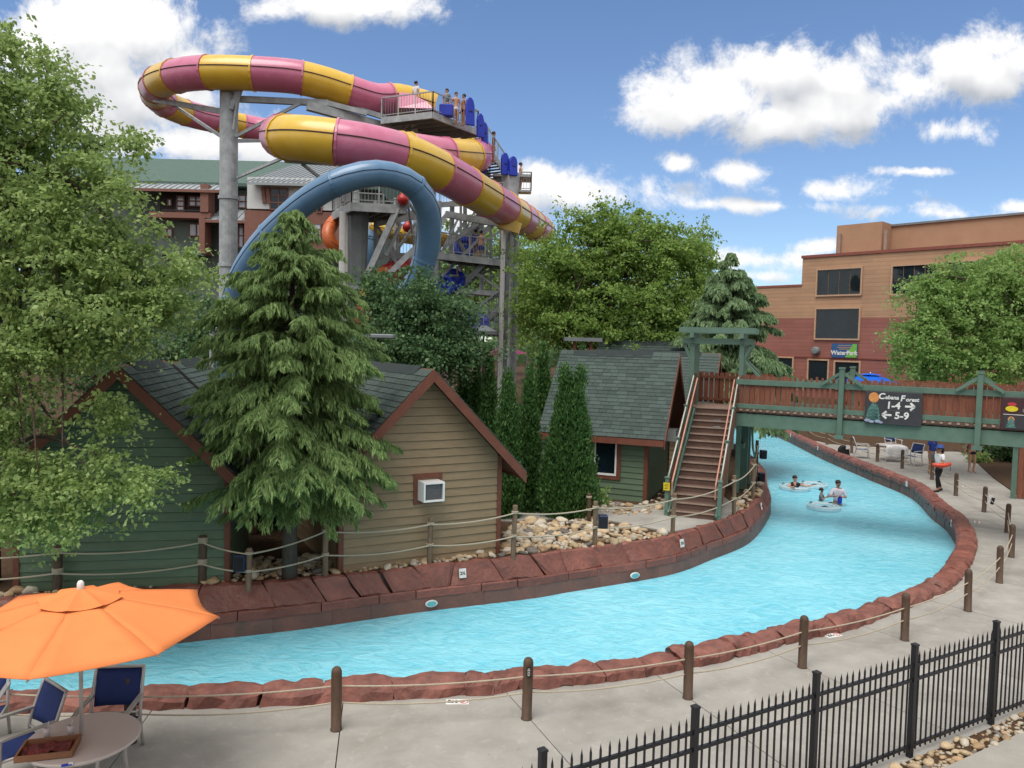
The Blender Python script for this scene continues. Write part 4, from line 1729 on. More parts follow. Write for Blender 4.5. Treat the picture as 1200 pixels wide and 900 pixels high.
    MB().tube(spline([q - zv * .3, q - zv * 1.2 + sx * .05, q - zv * 1.6 + sx * .12, q - zv * 2.6 + sx * .02], 5), .035, 8).make('pipe', M_BRG, t, world=True)


build_bridge()

# brown board screen under the right end of the bridge
t = root('board_screen', 'brown upright board screen with a green end post under the right of the bridge', 'fence', P(1187, 583, 0))
q0 = P(1187, 584, 0)
qd = V((.86, -.5, 0))
MB().beam(q0, q0 + V((0, 0, 2.35)), .16, .16, up=qd).make('post', M_BRG, t, world=True)
MB().box(q0 + V((-.05, -.1, 2.0)), (.12, .1, .26)).make('lamp', M_WHITE, t, world=True)
for k in range(22):
    q = q0 + qd * (.18 + k * .17)
    MB().beam(q + V((0, 0, .03)), q + V((0, 0, 2.35)), .16, .025, up=qd.cross(V((0, 0, 1)))).make('board', M_PICK, t, world=True)

# ------------------------------------------------------------------ signs on the bridge
def bridge_rot():
    return Matrix((bdir, V((0, 0, 1)), bn)).transposed()   # text x, text y, normal


M_SIGN = mat('sign_slate', (.040, .040, .046), .6, (.028, .028, .033), 6)
M_SIGN2 = mat('sign_maroon', (.055, .020, .024), .6)
M_SUNDISC = mat('sign_sun', (.62, .27, .07), .6, (.45, .14, .05), 9)
M_PINE = mat('sign_pine', (.10, .22, .20), .6, (.05, .12, .11), 22, contrast=2)
M_PINE2 = mat('sign_mist', (.32, .36, .48), .6)


def on_bridge(px, py):
    """point of the bridge front face seen at a pixel"""
    r = ray(px, py)
    a = bA + bn * .08
    k = (a - CAM).dot(bn) / r.dot(bn)
    return CAM + r * k


def quad_pts(c, rot, w, h, dz=0):
    return [c + rot @ V((x * w / 2, y * h / 2, dz)) for x, y in ((-1, -1), (1, -1), (1, 1), (-1, 1))]


def build_sign1():
    rot = bridge_rot()
    a, b = on_bridge(1014, 477), on_bridge(1081, 480)
    c = (a + b) / 2 + bn * .06
    w = (b - a).length * 1.0
    h = .92
    t = root('direction_sign', 'dark direction sign on the bridge reading Cabana Forest 1-4 and 5-9 with arrows', 'sign', c - V((0, 0, h / 2)))
    MB().box(c, (w, h, .04), rot).make('board', M_SIGN, t, world=True, bevel=.008)
    k = w / 1.62

    def T(x, y, d=.026):
        return c + rot @ V((x * k, y, d))
    for s, sz, x, y in (('C', .23, -.345, .32), ('abana', .15, -.045, .30), ('F', .23, .25, .285), ('orest', .15, .525, .265), ('1-4', .27, .0, .075), ('5-9', .27, .25, -.20)):
        lettering(s, sz, M_PAPER, t, T(x, y), rot, depth=.004, shear=.15 if y > .2 else 0.05, bold=True)
    ar = MB()
    for x, y, sg in ((.50, .075, 1), (-.20, -.19, -1)):
        ar.box(T(x - sg * .03, y), (.24, .055, .006), rot)
        for u in (-1, 1):
            ar.beam(T(x + sg * .10, y), T(x - sg * .02, y + u * .10), .055, .006, up=bn)
    ar.make('arrow', M_PAPER, t, world=True)
    MB().box(T(.24, -.055), (.75 * k, .008, .004), rot).make('rule', M_CL_GREY, t, world=True)
    # painted emblem: sun disc behind a clump of pines over mist
    m = MB()
    pts = [T(-.56 + .15 * math.cos(q / 18 * 6.283), .28 + .145 * math.sin(q / 18 * 6.283), .022) for q in range(18)]
    m.prism(pts, bn * .006)
    m.make('emblem_sun', M_SUNDISC, t, world=True)
    pm = MB()
    for dx, bw, hh in ((-.68, .13, .40), (-.57, .16, .55), (-.45, .14, .45), (-.62, .15, .48), (-.5, .15, .5)):
        for j in range(5):
            y0 = -.40 + j * hh / 5.4
            ww = bw * (1 - j * .15)
            pm.prism([T(dx - ww, y0, .029 + j * .0006), T(dx + ww, y0, .029 + j * .0006), T(dx, y0 + hh / 3, .029 + j * .0006)], bn * .003)
    pm.make('emblem_pines', M_PINE, t, world=True)
    mm = MB()
    for dx, dy, rr in ((-.72, -.37, .07), (-.6, -.40, .06), (-.42, -.38, .07), (-.33, -.41, .05)):
        mm.prism([T(dx + rr * 1.3 * math.cos(q / 12 * 6.283), dy + rr * .6 * math.sin(q / 12 * 6.283), .034) for q in range(12)], bn * .003)
    mm.make('emblem_mist', M_PINE2, t, world=True)


build_sign1()


def build_sign2():
    rot = bridge_rot()
    a = on_bridge(1173, 484)
    w, h = 1.3, .84
    c = a + bdir * (w / 2) + bn * .06
    t = root('food_sign', 'dark maroon food sign at the right edge of the bridge with dishes pictured', 'sign', c - V((0, 0, h / 2)))
    MB().box(c, (w, h, .04), rot).make('board', M_SIGN2, t, world=True, bevel=.008)

    def T(x, y, d=.026):
        return c + rot @ V((x, y, d))
    MB().box(T(0.02, -.22, .024), (w - .1, .34, .008), rot).make('panel', M_SIGN, t, world=True)
    MB().box(T(0.02, -.02, .024), (w - .06, .014, .008), rot).make('rule', M_PAPER, t, world=True)
    lettering('RIT', .26, M_PAPER, t, T(.16, .28), rot, depth=.004)
    lettering('Cabana', .15, M_PAPER, t, T(.10, -.15, .031), rot, depth=.004, shear=.15)
    lettering('Forest', .15, M_PAPER, t, T(.12, -.30, .031), rot, depth=.004, shear=.15)
    for x, y, rx, ry, mm in ((-.42, .13, .14, .075, M_YSIGN), (-.05, .10, .14, .09, M_CL_GREY), (-.42, .25, .10, .05, M_CL_RED), (-.42, -.15, .075, .08, M_SUNDISC)):
        MB().prism([T(x + rx * math.cos(q / 16 * 6.283), y + ry * math.sin(q / 16 * 6.283), .029) for q in range(16)], bn * .005).make('picture', mm, t, world=True)
    pm = MB()
    for j in range(4):
        pm.prism([T(-.55 + j * .02, -.36 + j * .06, .031 + j * .001), T(-.29 - j * .02, -.36 + j * .06, .031 + j * .001), T(-.42, -.26 + j * .06, .031 + j * .001)], bn * .003)
    pm.make('emblem_pines', M_PINE, t, world=True)


build_sign2()

# ------------------------------------------------------------------ red and tan building
wdir = V((.68, -.733, 0)).normalized()
wO = V((26.0, 60.0, 0))
wN = V((-.733, -.68, 0)).normalized()     # faces the camera side


def on_wall(px, py, back=0.0):
    r = ray(px, py)
    k = (wO - CAM - wN * back).dot(wN) / r.dot(wN)
    return CAM + r * k


def s_of(p):
    return (p - wO).dot(wdir)


M_CLAD = hstripes('wall_cladding', (.43, .262, .165), (.295, .122, .098), 7.0, .31)
M_STUC = mat('tan_stucco', (.40, .245, .16), .9, (.34, .205, .132), .8, 7, .3, 12, spec=.15)
M_COPING = mat('metal_coping', (.25, .075, .055), .5)
M_WFRAME = mat('window_frame_tan', (.50, .32, .21), .6)


def build_building():
    zb = ground_z(26, 58) - .6
    zs = 0
    t = root('building', 'large tan and red clad building with dark windows beyond the footbridge', 'building', wO + V((0, 0, zb)), math.atan2(wdir.y, wdir.x))
    Mi = WM[t.name].inverted()

    def Lc(px, py, back=0):
        return Mi @ on_wall(px, py, back)
    xa = Lc(874, 380).x
    xb = Lc(940, 320).x
    z1 = Lc(905, 337).z
    z2 = Lc(1040, 296).z
    xe = xa + 52
    MB().box(((xa + xb) / 2, 8, z1 / 2), (xb - xa, 16, z1)).make('low_wing', M_CLAD, t)
    MB().box(((xb + xe) / 2, 8.5, z2 / 2), (xe - xb, 17, z2)).make('main_block', M_CLAD, t)
    MB().box(((xa + xb) / 2 - .02, 8, z1 + .08), (xb - xa + .1, 16.1, .18)).make('coping', M_COPING, t)
    MB().box(((xb + xe) / 2, 8.5, z2 + .1), (xe - xb + .16, 17.2, .22)).make('coping', M_COPING, t)
    # penthouse with projecting bay
    back = 2.6
    c0, c1 = Lc(981, 264, back), Lc(1007, 262, back)
    w1 = Lc(1040, 266, 4.5)
    hz = c1.z
    MB().box(((c0.x + c1.x) / 2 + .9, back + 4.5, (z2 + hz) / 2), (c1.x - c0.x + 1.8, 9, hz - z2)).make('penthouse', M_STUC, t)
    MB().box(((w1.x + xe) / 2 - .6, 4.5 + 4, (z2 + w1.z) / 2), (xe - w1.x + 1.2, 8, w1.z - z2)).make('penthouse', M_STUC, t)
    MB().box(((w1.x + xe) / 2 - .6, 4.45 + 4, w1.z + .08), (xe - w1.x + 1.4, 8.2, .16)).make('coping', M_DSTEEL, t)
    for px in (984, 1038):
        q = Lc(px, 300, back)
        MB().box((q.x, back - .12, (z2 + hz) / 2 - .3), (.22, .22, hz - z2 - .8)).make('downpipe', M_NOSE, t)
    # windows
    for (x0, y0, x1, y1, nx) in ((959, 317, 1008.5, 344.5, 2), (1047, 312.5, 1096, 343, 2), (957.5, 362.5, 1006, 397, 1), (907, 419, 928, 452, 1), (948.5, 422, 969.5, 452, 1), (979.5, 424, 1006, 456, 1), (1112, 308, 1160, 342, 2)):
        a, b = Lc(x0, y0), Lc(x1, y1)
        lo, hi = b.z, a.z
        fr = MB()
        fw = .12
        xl, xr = min(a.x, b.x), max(a.x, b.x)
        for u0, u1, v0, v1 in ((xl - fw, xl, lo - fw, hi + fw), (xr, xr + fw, lo - fw, hi + fw), (xl, xr, lo - fw, lo), (xl, xr, hi, hi + fw)):
            fr.box(((u0 + u1) / 2, -.06, (v0 + v1) / 2), (u1 - u0, .16, v1 - v0))
        w = fr.make('window', M_WFRAME, t)
        npn = (4 if nx == 2 else 1)
        for k in range(npn):
            u0, u1 = xl + (xr - xl) * k / npn, xl + (xr - xl) * (k + 1) / npn
            MB().box(((u0 + u1) / 2, -.02, (lo + hi) / 2), (u1 - u0 - .05, .06, hi - lo)).make('pane', M_GLASS, w)
    q = Lc(957, 411)
    MB().lathe([(.3, 0), (.3, .3), (.22, .42), (.001, .44)], (0, 0, 0), 14).mesh
    m = MB().lathe([(.32, 0), (.32, .3), (.24, .42), (.01, .44)], (0, 0, 0), 14)
    m.v = [V((v.x + q.x, -v.z, v.y + q.z)) for v in m.v]
    m.make('wall_light', M_DSTEEL, t)
    # ledge line over the doors
    a = Lc(1040, 421)
    MB().box(((xa + xe) / 2, -.03, a.z), (xe - xa - .4, .08, .12)).make('ledge', M_COPING, t)
    # sign panel
    a, b = on_wall(976, 402.5), on_wall(1005, 419.5)
    c = (a + b) / 2 + wN * .12
    rot = Matrix((wdir, V((0, 0, 1)), wN)).transposed()
    w, h = abs((b - a).dot(wdir)), abs(b.z - a.z)
    s = root('wall_sign', 'blue and green rectangular sign on the red building wall above the doors', 'sign', c - V((0, 0, h / 2)))

    def T(x, y, d=.05):
        return c + rot @ V((x, y, d))
    MB().box(c, (w, h, .1), rot).make('board', mat('sign_blue', (.025, .10, .27), .5), s, world=True)
    MB().prism([T(.05 * w, -h / 2 + .02, .052), T(w / 2 - .02, -h / 2 + .02, .052), T(w / 2 - .02, h / 2 - .02, .052), T(.32 * w, h / 2 - .02, .052)], wN * .01).make('green_field', mat('sign_green', (.15, .45, .06), .5), s, world=True)
    lettering('WaterPark', .46, M_PAPER, s, T(0, -.17 * h, .065), rot, depth=.01)
    m = MB()
    for dx, dy, ww in ((-.0, .36, .5), (.02, .22, .62), (.0, .10, .4)):
        m.box(T(dx * w, dy * h, .066), (ww * w, .07 * h, .01), rot)
    m.make('lettering', M_NOSE, s, world=True)


build_building()

# ------------------------------------------------------------------ hotel on the left
M_HGREEN = mat('hotel_green', (.12, .155, .135), .7, (.10, .13, .113), .6)
M_HROOF = mat('hotel_roof', (.10, .15, .132), .9, (.075, .118, .103), 2.5, 6, .3, 20, spec=.15)
M_METROOF = mat('metal_roof', (.30, .33, .35), .4, (.25, .275, .295), 1.5, spec=.5)
M_HRED = mat('hotel_redbrown', (.23, .105, .078), .7)
M_HWHITE = mat('hotel_white', (.58, .60, .60), .7, (.52, .54, .54), .8)
M_HDARK = mat('hotel_shade_rail', (.035, .028, .028), .8)  # near-black: painted shade of the balcony depth, also the dark railing


def build_hotel():
    d = 75.0

    def X(px, py, dd=d):
        return D(px, py, dd)
    g = X(280, 300)
    t = root('hotel', 'green and red hotel with grey metal porch roofs seen behind the tall slide column', 'hotel', V((X(280, 300).x, d, 1.2)))

    def box(px0, py0, px1, py1, y0, y1, name, m, par=None):
        a, b = X(px0, py0, d), X(px1, py1, d)
        return MB().box(((a.x + b.x) / 2, (d + y0 + d + y1) / 2, (a.z + b.z) / 2), (abs(b.x - a.x), y1 - y0, abs(a.z - b.z))).make(name, m, par or t, world=True)
    zb = 1.2
    a, b = X(20, 214), X(440, 214)
    MB().box(((a.x + b.x) / 2, d + 9, (zb + a.z) / 2), (b.x - a.x, 16, a.z - zb)).make('wall', M_HGREEN, t, world=True)
    # main roof
    e0, e1 = X(15, 213), X(445, 218)
    rg = X(230, 187, d + 9).z
    ez = X(230, 214).z
    MB().prism([V((e0.x, d - .3, ez)), V((e0.x, d + 9, rg)), V((e0.x, d + 18, ez)), V((e0.x, d + 18, ez - .3)), V((e0.x, d - .3, ez - .3))], (e1.x - e0.x, 0, 0)).make('roof', M_HROOF, t, world=True)

    def metal_roof(px0, px1, pyt, pyb, out, depth=2.6):
        a, b = X(px0, pyb, d - out), X(px1, pyb, d - out)
        zt = X(px0, pyt, d + .6).z
        m = MB().prism([V((a.x, d - out, a.z)), V((a.x, d + .6, zt)), V((a.x, d + .6, zt - .2)), V((a.x, d - out, a.z - .22))], (b.x - a.x, 0, 0))
        o = m.make('porch_roof', M_METROOF, t, world=True)
        rb = MB()
        n = int((b.x - a.x) / .55)
        for k in range(n + 1):
            x = a.x + (b.x - a.x) * k / n
            rb.beam(V((x, d - out, a.z + .04)), V((x, d + .6, zt + .04)), .06, .09)
        rb.make('roof_rib', M_METROOF, o, world=True)
        MB().box(((a.x + b.x) / 2, d - out - .04, a.z - .16), (b.x - a.x, .1, .26)).make('fascia', M_HRED, o, world=True)
    metal_roof(120, 257, 211, 219, 2.2)
    metal_roof(240, 306, 245, 257, 2.0)
    # cross gable with white upper wall
    box(299, 213, 421, 252, -2.2, .2, 'bay', M_HWHITE)
    box(296, 251, 424, 300, -2.25, .2, 'bay', M_HRED)
    a, b = X(289, 213, d - 3.2), X(428, 215, d - 3.2)
    zt = X(350, 192, d + 2.5).z
    m = MB().prism([V((a.x, d - 3.2, a.z)), V((a.x + 2.6, d + 3, zt)), V((a.x + 2.6, d + 3, zt - .25)), V((a.x, d - 3.2, a.z - .25))], (b.x - a.x - 1.5, 0, 0))
    ro = m.make('gable_roof', M_METROOF, t, world=True)
    rb = MB()
    n = 20
    for k in range(n + 1):
        x = a.x + (b.x - a.x - 1.5) * k / n
        rb.beam(V((x, d - 3.2, a.z + .05)), V((x + 2.6, d + 3, zt + .05)), .07, .1)
    rb.make('roof_rib', M_METROOF, ro, world=True)

    def window(px0, py0, px1, py1, y, nx=2, ny=2, gm=M_GLASS2, fm=M_HRED):
        a, b = X(px0, py0, d + y), X(px1, py1, d + y)
        fr = MB()
        w, h = b.x - a.x, a.z - b.z
        s = .11
        for i in range(nx + 1):
            fr.box((a.x + w * i / nx, d + y - .06, (a.z + b.z) / 2), (s, .14, h + s))
        for j in range(ny + 1):
            for i in range(nx):
                fr.box((a.x + w * (i + .5) / nx, d + y - .06, b.z + h * j / ny), (w / nx - s - .01, .13, s))
        o = fr.make('window', fm, t, world=True)
        for i in range(nx):
            for j in range(ny):
                MB().box((a.x + w * (i + .5) / nx, d + y - .03, b.z + h * (j + .5) / ny), (w / nx - s, .06, h / ny - s)).make('pane', gm, o, world=True)
    # balcony on the left; a dark block paints the shade behind it
    box(190, 220, 255, 253, -.4, .9, 'recess_shade', M_HDARK)
    box(186, 252, 256, 260, -2.0, -.42, 'balcony', M_HRED)
    rl = MB()
    p0, p1 = X(190, 246, d - 1.9), X(246, 247, d - 1.9)
    rl.beam(p0, p1, .08, .1)
    for k in range(24):
        q = p0.lerp(p1, k / 23)
        rl.beam(q, q - V((0, 0, .62)), .035, .035)
    rl.make('railing', M_HDARK, t, world=True)
    box(245, 221, 254, 253, -2.1, -.45, 'column', M_HRED)
    box(243.5, 258, 250, 300, -2.1, -.45, 'column', M_HRED)
    box(186, 260, 243, 300, -.35, 0.9, 'lower_wall', M_HGREEN)
    window(207.5, 229.5, 216, 248, -.45, 1, 3)
    window(222, 230, 245, 242, -.45, 3, 2)
    window(197, 234, 201, 241, -.45, 1, 1)
    window(280, 229, 296, 244, .95, 2, 2)
    window(222, 262.5, 239, 277, -.4, 2, 1)
    window(190, 268, 202, 277, -.4, 2, 1)
    window(317, 221, 337, 246, -2.25, 2, 3, M_GLASS)
    window(372, 240, 377, 249, -2.25, 1, 1, M_GLASS)
    window(360, 262, 376, 282, -2.3, 2, 3)
    window(280, 263, 291, 290, -.3, 2, 2)
    for px in (308, 313.5):
        a = X(px, 219, d - 2.4)
        b = X(px + 2, 238, d - 2.3)
        MB().beam(a, b, .32, .2).make('bracket', M_HRED, t, world=True)
    for px in (403, 408):
        a = X(px, 236, d - 2.4)
        b = X(px + 1, 243, d - 2.3)
        MB().beam(a, b, .3, .2).make('bracket', M_HRED, t, world=True)


build_hotel()

# ------------------------------------------------------------------ hills far behind
def hill(name, lab, c, rx, ry, h, seed, m):
    mm = MB()
    nx, ny = 28, 14
    for j in range(ny):
        for i in range(nx):
            u, v = i / (nx - 1) * 2 - 1, j / (ny - 1) * 2 - 1
            r = max(0, 1 - u * u - v * v * .8)
            p = V((c[0] + u * rx, c[1] + v * ry, -2))
            mm.v.append(p + V((0, 0, h * r ** .8 * (1 + .25 * noisy(p, 1, .03, seed).x) + noisy(p, h * .08, .25, seed).z)))
    for j in range(ny - 1):
        for i in range(nx - 1):
            a = j * nx + i
            if max(mm.v[q].z for q in (a, a + 1, a + nx + 1, a + nx)) > 0:
                mm.f.append((a, a + 1, a + nx + 1, a + nx))
    return mm.make(name, m, at=V((c[0], c[1], -2)), smooth=True, kind='structure')


M_HILL = mat('hill_forest', (.065, .10, .055), .95, (.03, .055, .03), .12, 10, 1.0, .5, spec=.05, contrast=1.6)
hill('hill', '', (170, 460), 130, 90, 38, 3, M_HILL)
hill('hill', '', (-20, 520), 160, 90, 56, 5, M_HILL)
# ------------------------------------------------------------------ water slides
def slide_tube(name, label, pts, r, seglen, mats, group=None, n=18, seam=M_SEAM, open_top=False, seam_ang=.12):
    path = resample(spline(pts, 10), seglen / 6)
    t = root(name, label, 'water slide', path[len(path) // 2], 0, group)
    k = 0
    i = 0
    while i < len(path) - 1:
        j = min(len(path) - 1, i + 6)
        seg = path[i:j + 1]
        if len(seg) >= 2:
            mt = mats[k % len(mats)]
            m = MB()
            m.tube(seg, [r] * len(seg), n, caps=False)
            o = m.make('tube_segment', mt, t, world=True, smooth=True)
            d = (seg[1] - seg[0]).normalized()
            fl = MB().tube([seg[0] - d * .045, seg[0] + d * .045], r * 1.055, n)
            fl.make('flange', mt, o, world=True, smooth=False)
            sm = MB()
            for sg in (-1, 1):
                line = []
                for q in range(len(seg)):
                    dd = (path[min(i + q + 1, len(path) - 1)] - path[max(i + q - 1, 0)]).normalized()
                    side = dd.cross(V((0, 0, 1))).normalized()
                    upv = side.cross(dd).normalized()
                    line.append(seg[q] + (side * (sg * math.cos(seam_ang)) + upv * math.sin(seam_ang)) * (r * 1.005))
                sm.tube(line, r * .032, 5)
            sm.make('seam', seam, o, world=True)
        i = j
        k += 1
    return t


yp = [(508, 128, 44.2), (488, 122, 44), (465, 117, 43.6), (440, 117, 43), (410, 108, 42.3), (380, 98, 41.8), (345, 90, 41.3), (300, 86.5, 41), (260, 85, 41), (228, 86, 41.4), (203, 90, 42.4), (186, 97, 44.2), (181, 106, 46.8), (187, 117, 49.6), (204, 127, 52), (230, 136, 54), (262, 143, 56), (300, 151, 57.5), (350, 160, 57.5), (405, 167, 56),
      (460, 173, 53), (507, 176, 50), (540, 178, 47.7), (556, 180, 46), (560.5, 182, 44), (551, 183, 42), (525, 182, 40), (480, 177, 38), (430, 170, 36.6), (385, 164, 35.6), (352, 160, 34.8), (335, 159, 33.6), (329, 160, 32.2), (336, 161, 30.9), (356, 162, 30.2), (390, 166, 30), (430, 172, 30.3), (478, 184, 31.4), (520, 203, 33.4), (560, 226, 36.4), (596, 247, 40.5), (620, 261, 46), (636, 271, 51)]
slide_tube('tube_slide', 'giant pink and yellow banded tube slide coiling round the tower', [D(*p) for p in yp], .87, 2.45, [M_YEL, M_PINK])
bp_ = [(264, 440, 29.8), (267, 400, 29.4), (273, 358, 28.9), (285, 320, 28.4), (309, 283, 27.9), (344, 248, 27.4), (376, 224, 27.1), (410, 208.5, 27), (445, 203, 27.3), (479, 213, 28), (498, 236, 28.6), (503, 266, 29.2), (500, 295, 29.6), (490, 324, 29.9), (472, 352, 30.2), (448, 378, 30.5)]
slide_tube('tube_slide', 'slate blue tube slide arching over in front of the tower', [D(*p) for p in bp_], .455, 3.1, [M_BLUET], seam=M_NAVYSEAM)
slide_tube('tube_slide', 'small orange tube slide curling beside the white pole', [D(*p) for p in [(408, 250, 40), (396, 256, 39.4), (387, 266, 38.8), (385, 277, 38.4), (391, 288, 38.4), (404, 295, 38.8), (418, 298, 40)]], .33, 1.6, [M_ORANGE], n=12, seam=M_TRIM)
slide_tube('tube_slide', 'small rainbow banded tube slide low behind the dark tree', [D(*p) for p in [(424, 378, 37), (429, 362, 37), (433, 346, 37.2), (441, 332, 37.6), (455, 321, 38.2), (474, 313, 39), (493, 303, 40)]], .5, .75, [M_RED, M_YEL, M_LIME, M_ORANGE, M_RED], n=12, seam=M_TRIM)
slide_tube('tube_slide', 'short yellow tube slide seen through the hoop of the blue slide', [D(*p) for p in [(436, 266, 43), (452, 270, 43), (472, 276, 43.5), (494, 279, 44.5), (520, 281, 46)]], .42, 1.6, [M_YEL, M_YEL], n=12)
slide_tube('tube_slide', 'short pale blue tube slide behind the tapered steel column', [D(*p) for p in [(438, 250, 44), (433, 268, 43.5), (430, 290, 43), (424, 318, 43)]], .75, 2, [M_BLUET], n=12, seam=M_NAVYSEAM)


def gz(p):
    return V((p.x, p.y, ground_z(p.x, p.y) - .05))


def column(name, label, px, py, d, r, m, bands=(), group=None, n=20, lean=True):
    top = D(px, py, d)
    b = gz(top)
    t = root(name, label, 'column', b, 0, group)
    MB().tube([b, top], r, n).make('shaft', m, t, world=True, smooth=False)
    MB().tube([top, top + V((0, 0, .06))], r * 1.06, n).make('cap_plate', M_DSTEEL, t, world=True)
    for by in bands:
        q = D(px, by, d)
        q.x, q.y = top.x, top.y
        MB().tube([q - V((0, 0, .09)), q + V((0, 0, .09))], r * 1.14, n).make('flange', m, t, world=True)
    return t


c1 = column('slide_column', 'tall thick grey steel column holding up the left end of the big tube slide', 268.5, 106, 41.8, .47, M_STEEL, (232, 311))
tp = WM[c1.name].translation


def struts(parent, lst, m, r=.06, name='brace', square=True):
    for (x0, y0, d0, x1, y1, d1, *w) in lst:
        ww = w[0] if w else r * 2
        MB().beam(D(x0, y0, d0), D(x1, y1, d1), ww, ww * 1.3).make(name, m, parent, world=True)


struts(c1, [(277, 116, 41.6, 385, 121, 41.5, .24), (262, 131, 41.8, 181, 117, 45, .22), (262, 162, 41.8, 205, 124, 50, .12), (276, 160, 41.6, 352, 121, 41.4, .12), (272, 128, 41.4, 281, 104, 41.2, .22), (274, 152, 41.3, 280, 108, 41.0, .12),
            (276, 165, 41.8, 306, 165, 55, .16), (278, 208, 41.6, 334, 184, 33, .10)], M_STEEL)

tower = root('slide_tower', 'grey steel slide tower of platforms, stairs and braces behind the trees', 'slide tower', gz(D(520, 250, 43)))


def tcol(px, py0, d, r, m=M_STEEL, n=14, bands=()):
    top = D(px, py0, d)
    MB().tube([gz(top), top], r, n).make('column', m, tower, world=True)
    for by in bands:
        q = D(px, by, d)
        MB().tube([V((top.x, top.y, q.z - .07)), V((top.x, top.y, q.z + .07))], r * 1.18, n).make('flange', m, tower, world=True)


tcol(598, 203, 44.5, .50, bands=(345,))
tcol(605, 262, 44, .20, M_STEEL, bands=(402,))
tcol(590, 268, 42.5, .13, M_WHITE)
tcol(500, 153, 45.5, .62, M_STEEL)
tcol(514, 236, 42, .17)
tcol(488, 236, 42.5, .17)
tcol(530, 236, 46, .14)
tcol(402, 248, 36.6, .17, M_WHITE)
tcol(407.5, 252, 37.2, .08, M_WHITE)
# tapered column under the middle platform
a, b = D(420, 247, 37.4), D(420, 338, 37.4)
b = V((a.x, a.y, b.z))
m = MB().tube([b, a], [.42, .52], 12)
m.make('column', M_DSTEEL, tower, world=True)
MB().tube([gz(a), b - V((0, 0, .02))], .42, 16).make('column', M_DSTEEL, tower, world=True)
MB().tube([b - V((0, 0, .08)), b + V((0, 0, .08))], .52, 16).make('flange', M_STEEL, tower, world=True)


def platform(corners, thick=.28, rails=(), rail_h=1.05, posts=5):
    """corners: world points of one level"""
    z = corners[0].z
    c = [V((p.x, p.y, z)) for p in corners]
    MB().prism([p - V((0, 0, .06)) for p in c], (0, 0, .06)).make('platform', M_DSTEEL, tower, world=True)
    n = len(c)
    cen = sum(c, V()) / n
    for i in range(n):
        a, b = c[i], c[(i + 1) % n]
        MB().beam(a - V((0, 0, thick / 2)), b - V((0, 0, thick / 2)), .12, thick).make('edge_beam', M_STEEL, tower, world=True)
    for k in range(1, 5):
        a, b = c[0].lerp(c[1], k / 5), c[3 % n].lerp(c[2], k / 5)
        MB().beam(a - V((0, 0, .2)), b - V((0, 0, .2)), .1, .2).make('joist', M_DSTEEL, tower, world=True)
    for i in rails:
        railing(c[i], c[(i + 1) % n], rail_h)


def railing(a, b, h=1.05, posts=None, bal=True):
    L = (b - a).length
    n = posts or max(2, int(L / .9) + 1)
    m = MB()
    u = V((0, 0, 1))
    for k in range(n):
        q = a.lerp(b, k / (n - 1))
        m.beam(q, q + u * h, .06, .06)
    m.beam(a + u * h, b + u * h, .06, .06)
    m.beam(a + u * h * .12, b + u * h * .12, .04, .04)
    m.make('railing', M_STEEL, tower, world=True)
    if bal:
        m = MB()
        nb = int(L / .16)
        for k in range(nb):
            q = a.lerp(b, (k + .5) / nb)
            m.beam(q + u * h * .12, q + u * h, .018, .018)
        m.make('balusters', M_DSTEEL, tower, world=True, kind='stuff')


def at_level(px, py, z):
    return P(px, py, z)


ZA = D(507, 131, 41).z
A0 = V((*D(507, 131, 41).xy, ZA))
A1 = P(560, 152, ZA)
A2 = A1 + (P(447, 138, ZA) - A0)
A3 = P(447, 138, ZA)
platform([A0, A1, A2, A3], .34, rails=(0, 1, 3))
ZB = D(412, 237, 36).z
B0, B1 = V((*D(412, 237, 36).xy, ZB)), P(476, 240.5, ZB)
B3 = P(390, 249, ZB)
platform([B0, B1, B1 + (B3 - B0), B3], .4, rails=(0, 2, 3))
ZC = D(586, 304, 43).z
C0, C1 = V((*D(586, 304, 43).xy, ZC)), P(512, 295.5, ZC)
cdv = V((.5, 2.4, 0))
platform([C0, C1, C1 + cdv, C0 + cdv], .36, rails=(0, 3))
ZD_ = D(525, 338, 43).z
D0, D1 = V((*D(540, 338, 43).xy, ZD_)), P(506, 336, ZD_)
platform([D0, D1, D1 + cdv, D0 + cdv], .3, rails=(0,))
ZF = D(570, 388, 43).z
F0, F1 = V((*D(586, 388, 43).xy, ZF)), P(552, 386, ZF)
platform([F0, F1, F1 + cdv, F0 + cdv], .2, rails=(0,))
F5a, F5b = D(586, 345, 43.2), D(540, 341, 43.2)
MB().beam(F5a, F5b, .3, .34).make('edge_beam', M_STEEL, tower, world=True)


def flight(a, b, width_dir, w=1.1, n=12):
    for s in (0, 1):
        o = width_dir * (w * s)
        MB().beam(a + o, b + o, .07, .28).make('stringer', M_STEEL, tower, world=True)
        railing(a + o + V((0, 0, .05)), b + o + V((0, 0, .05)), 1.0)
    for k in range(n):
        q = a.lerp(b, (k + .5) / n) + width_dir * (w / 2)
        ang = math.atan2(width_dir.y, width_dir.x)
        MB().box(q, (w, .26, .04), Matrix.Rotation(ang, 3, 'Z')).make('tread', M_DSTEEL, tower, world=True)


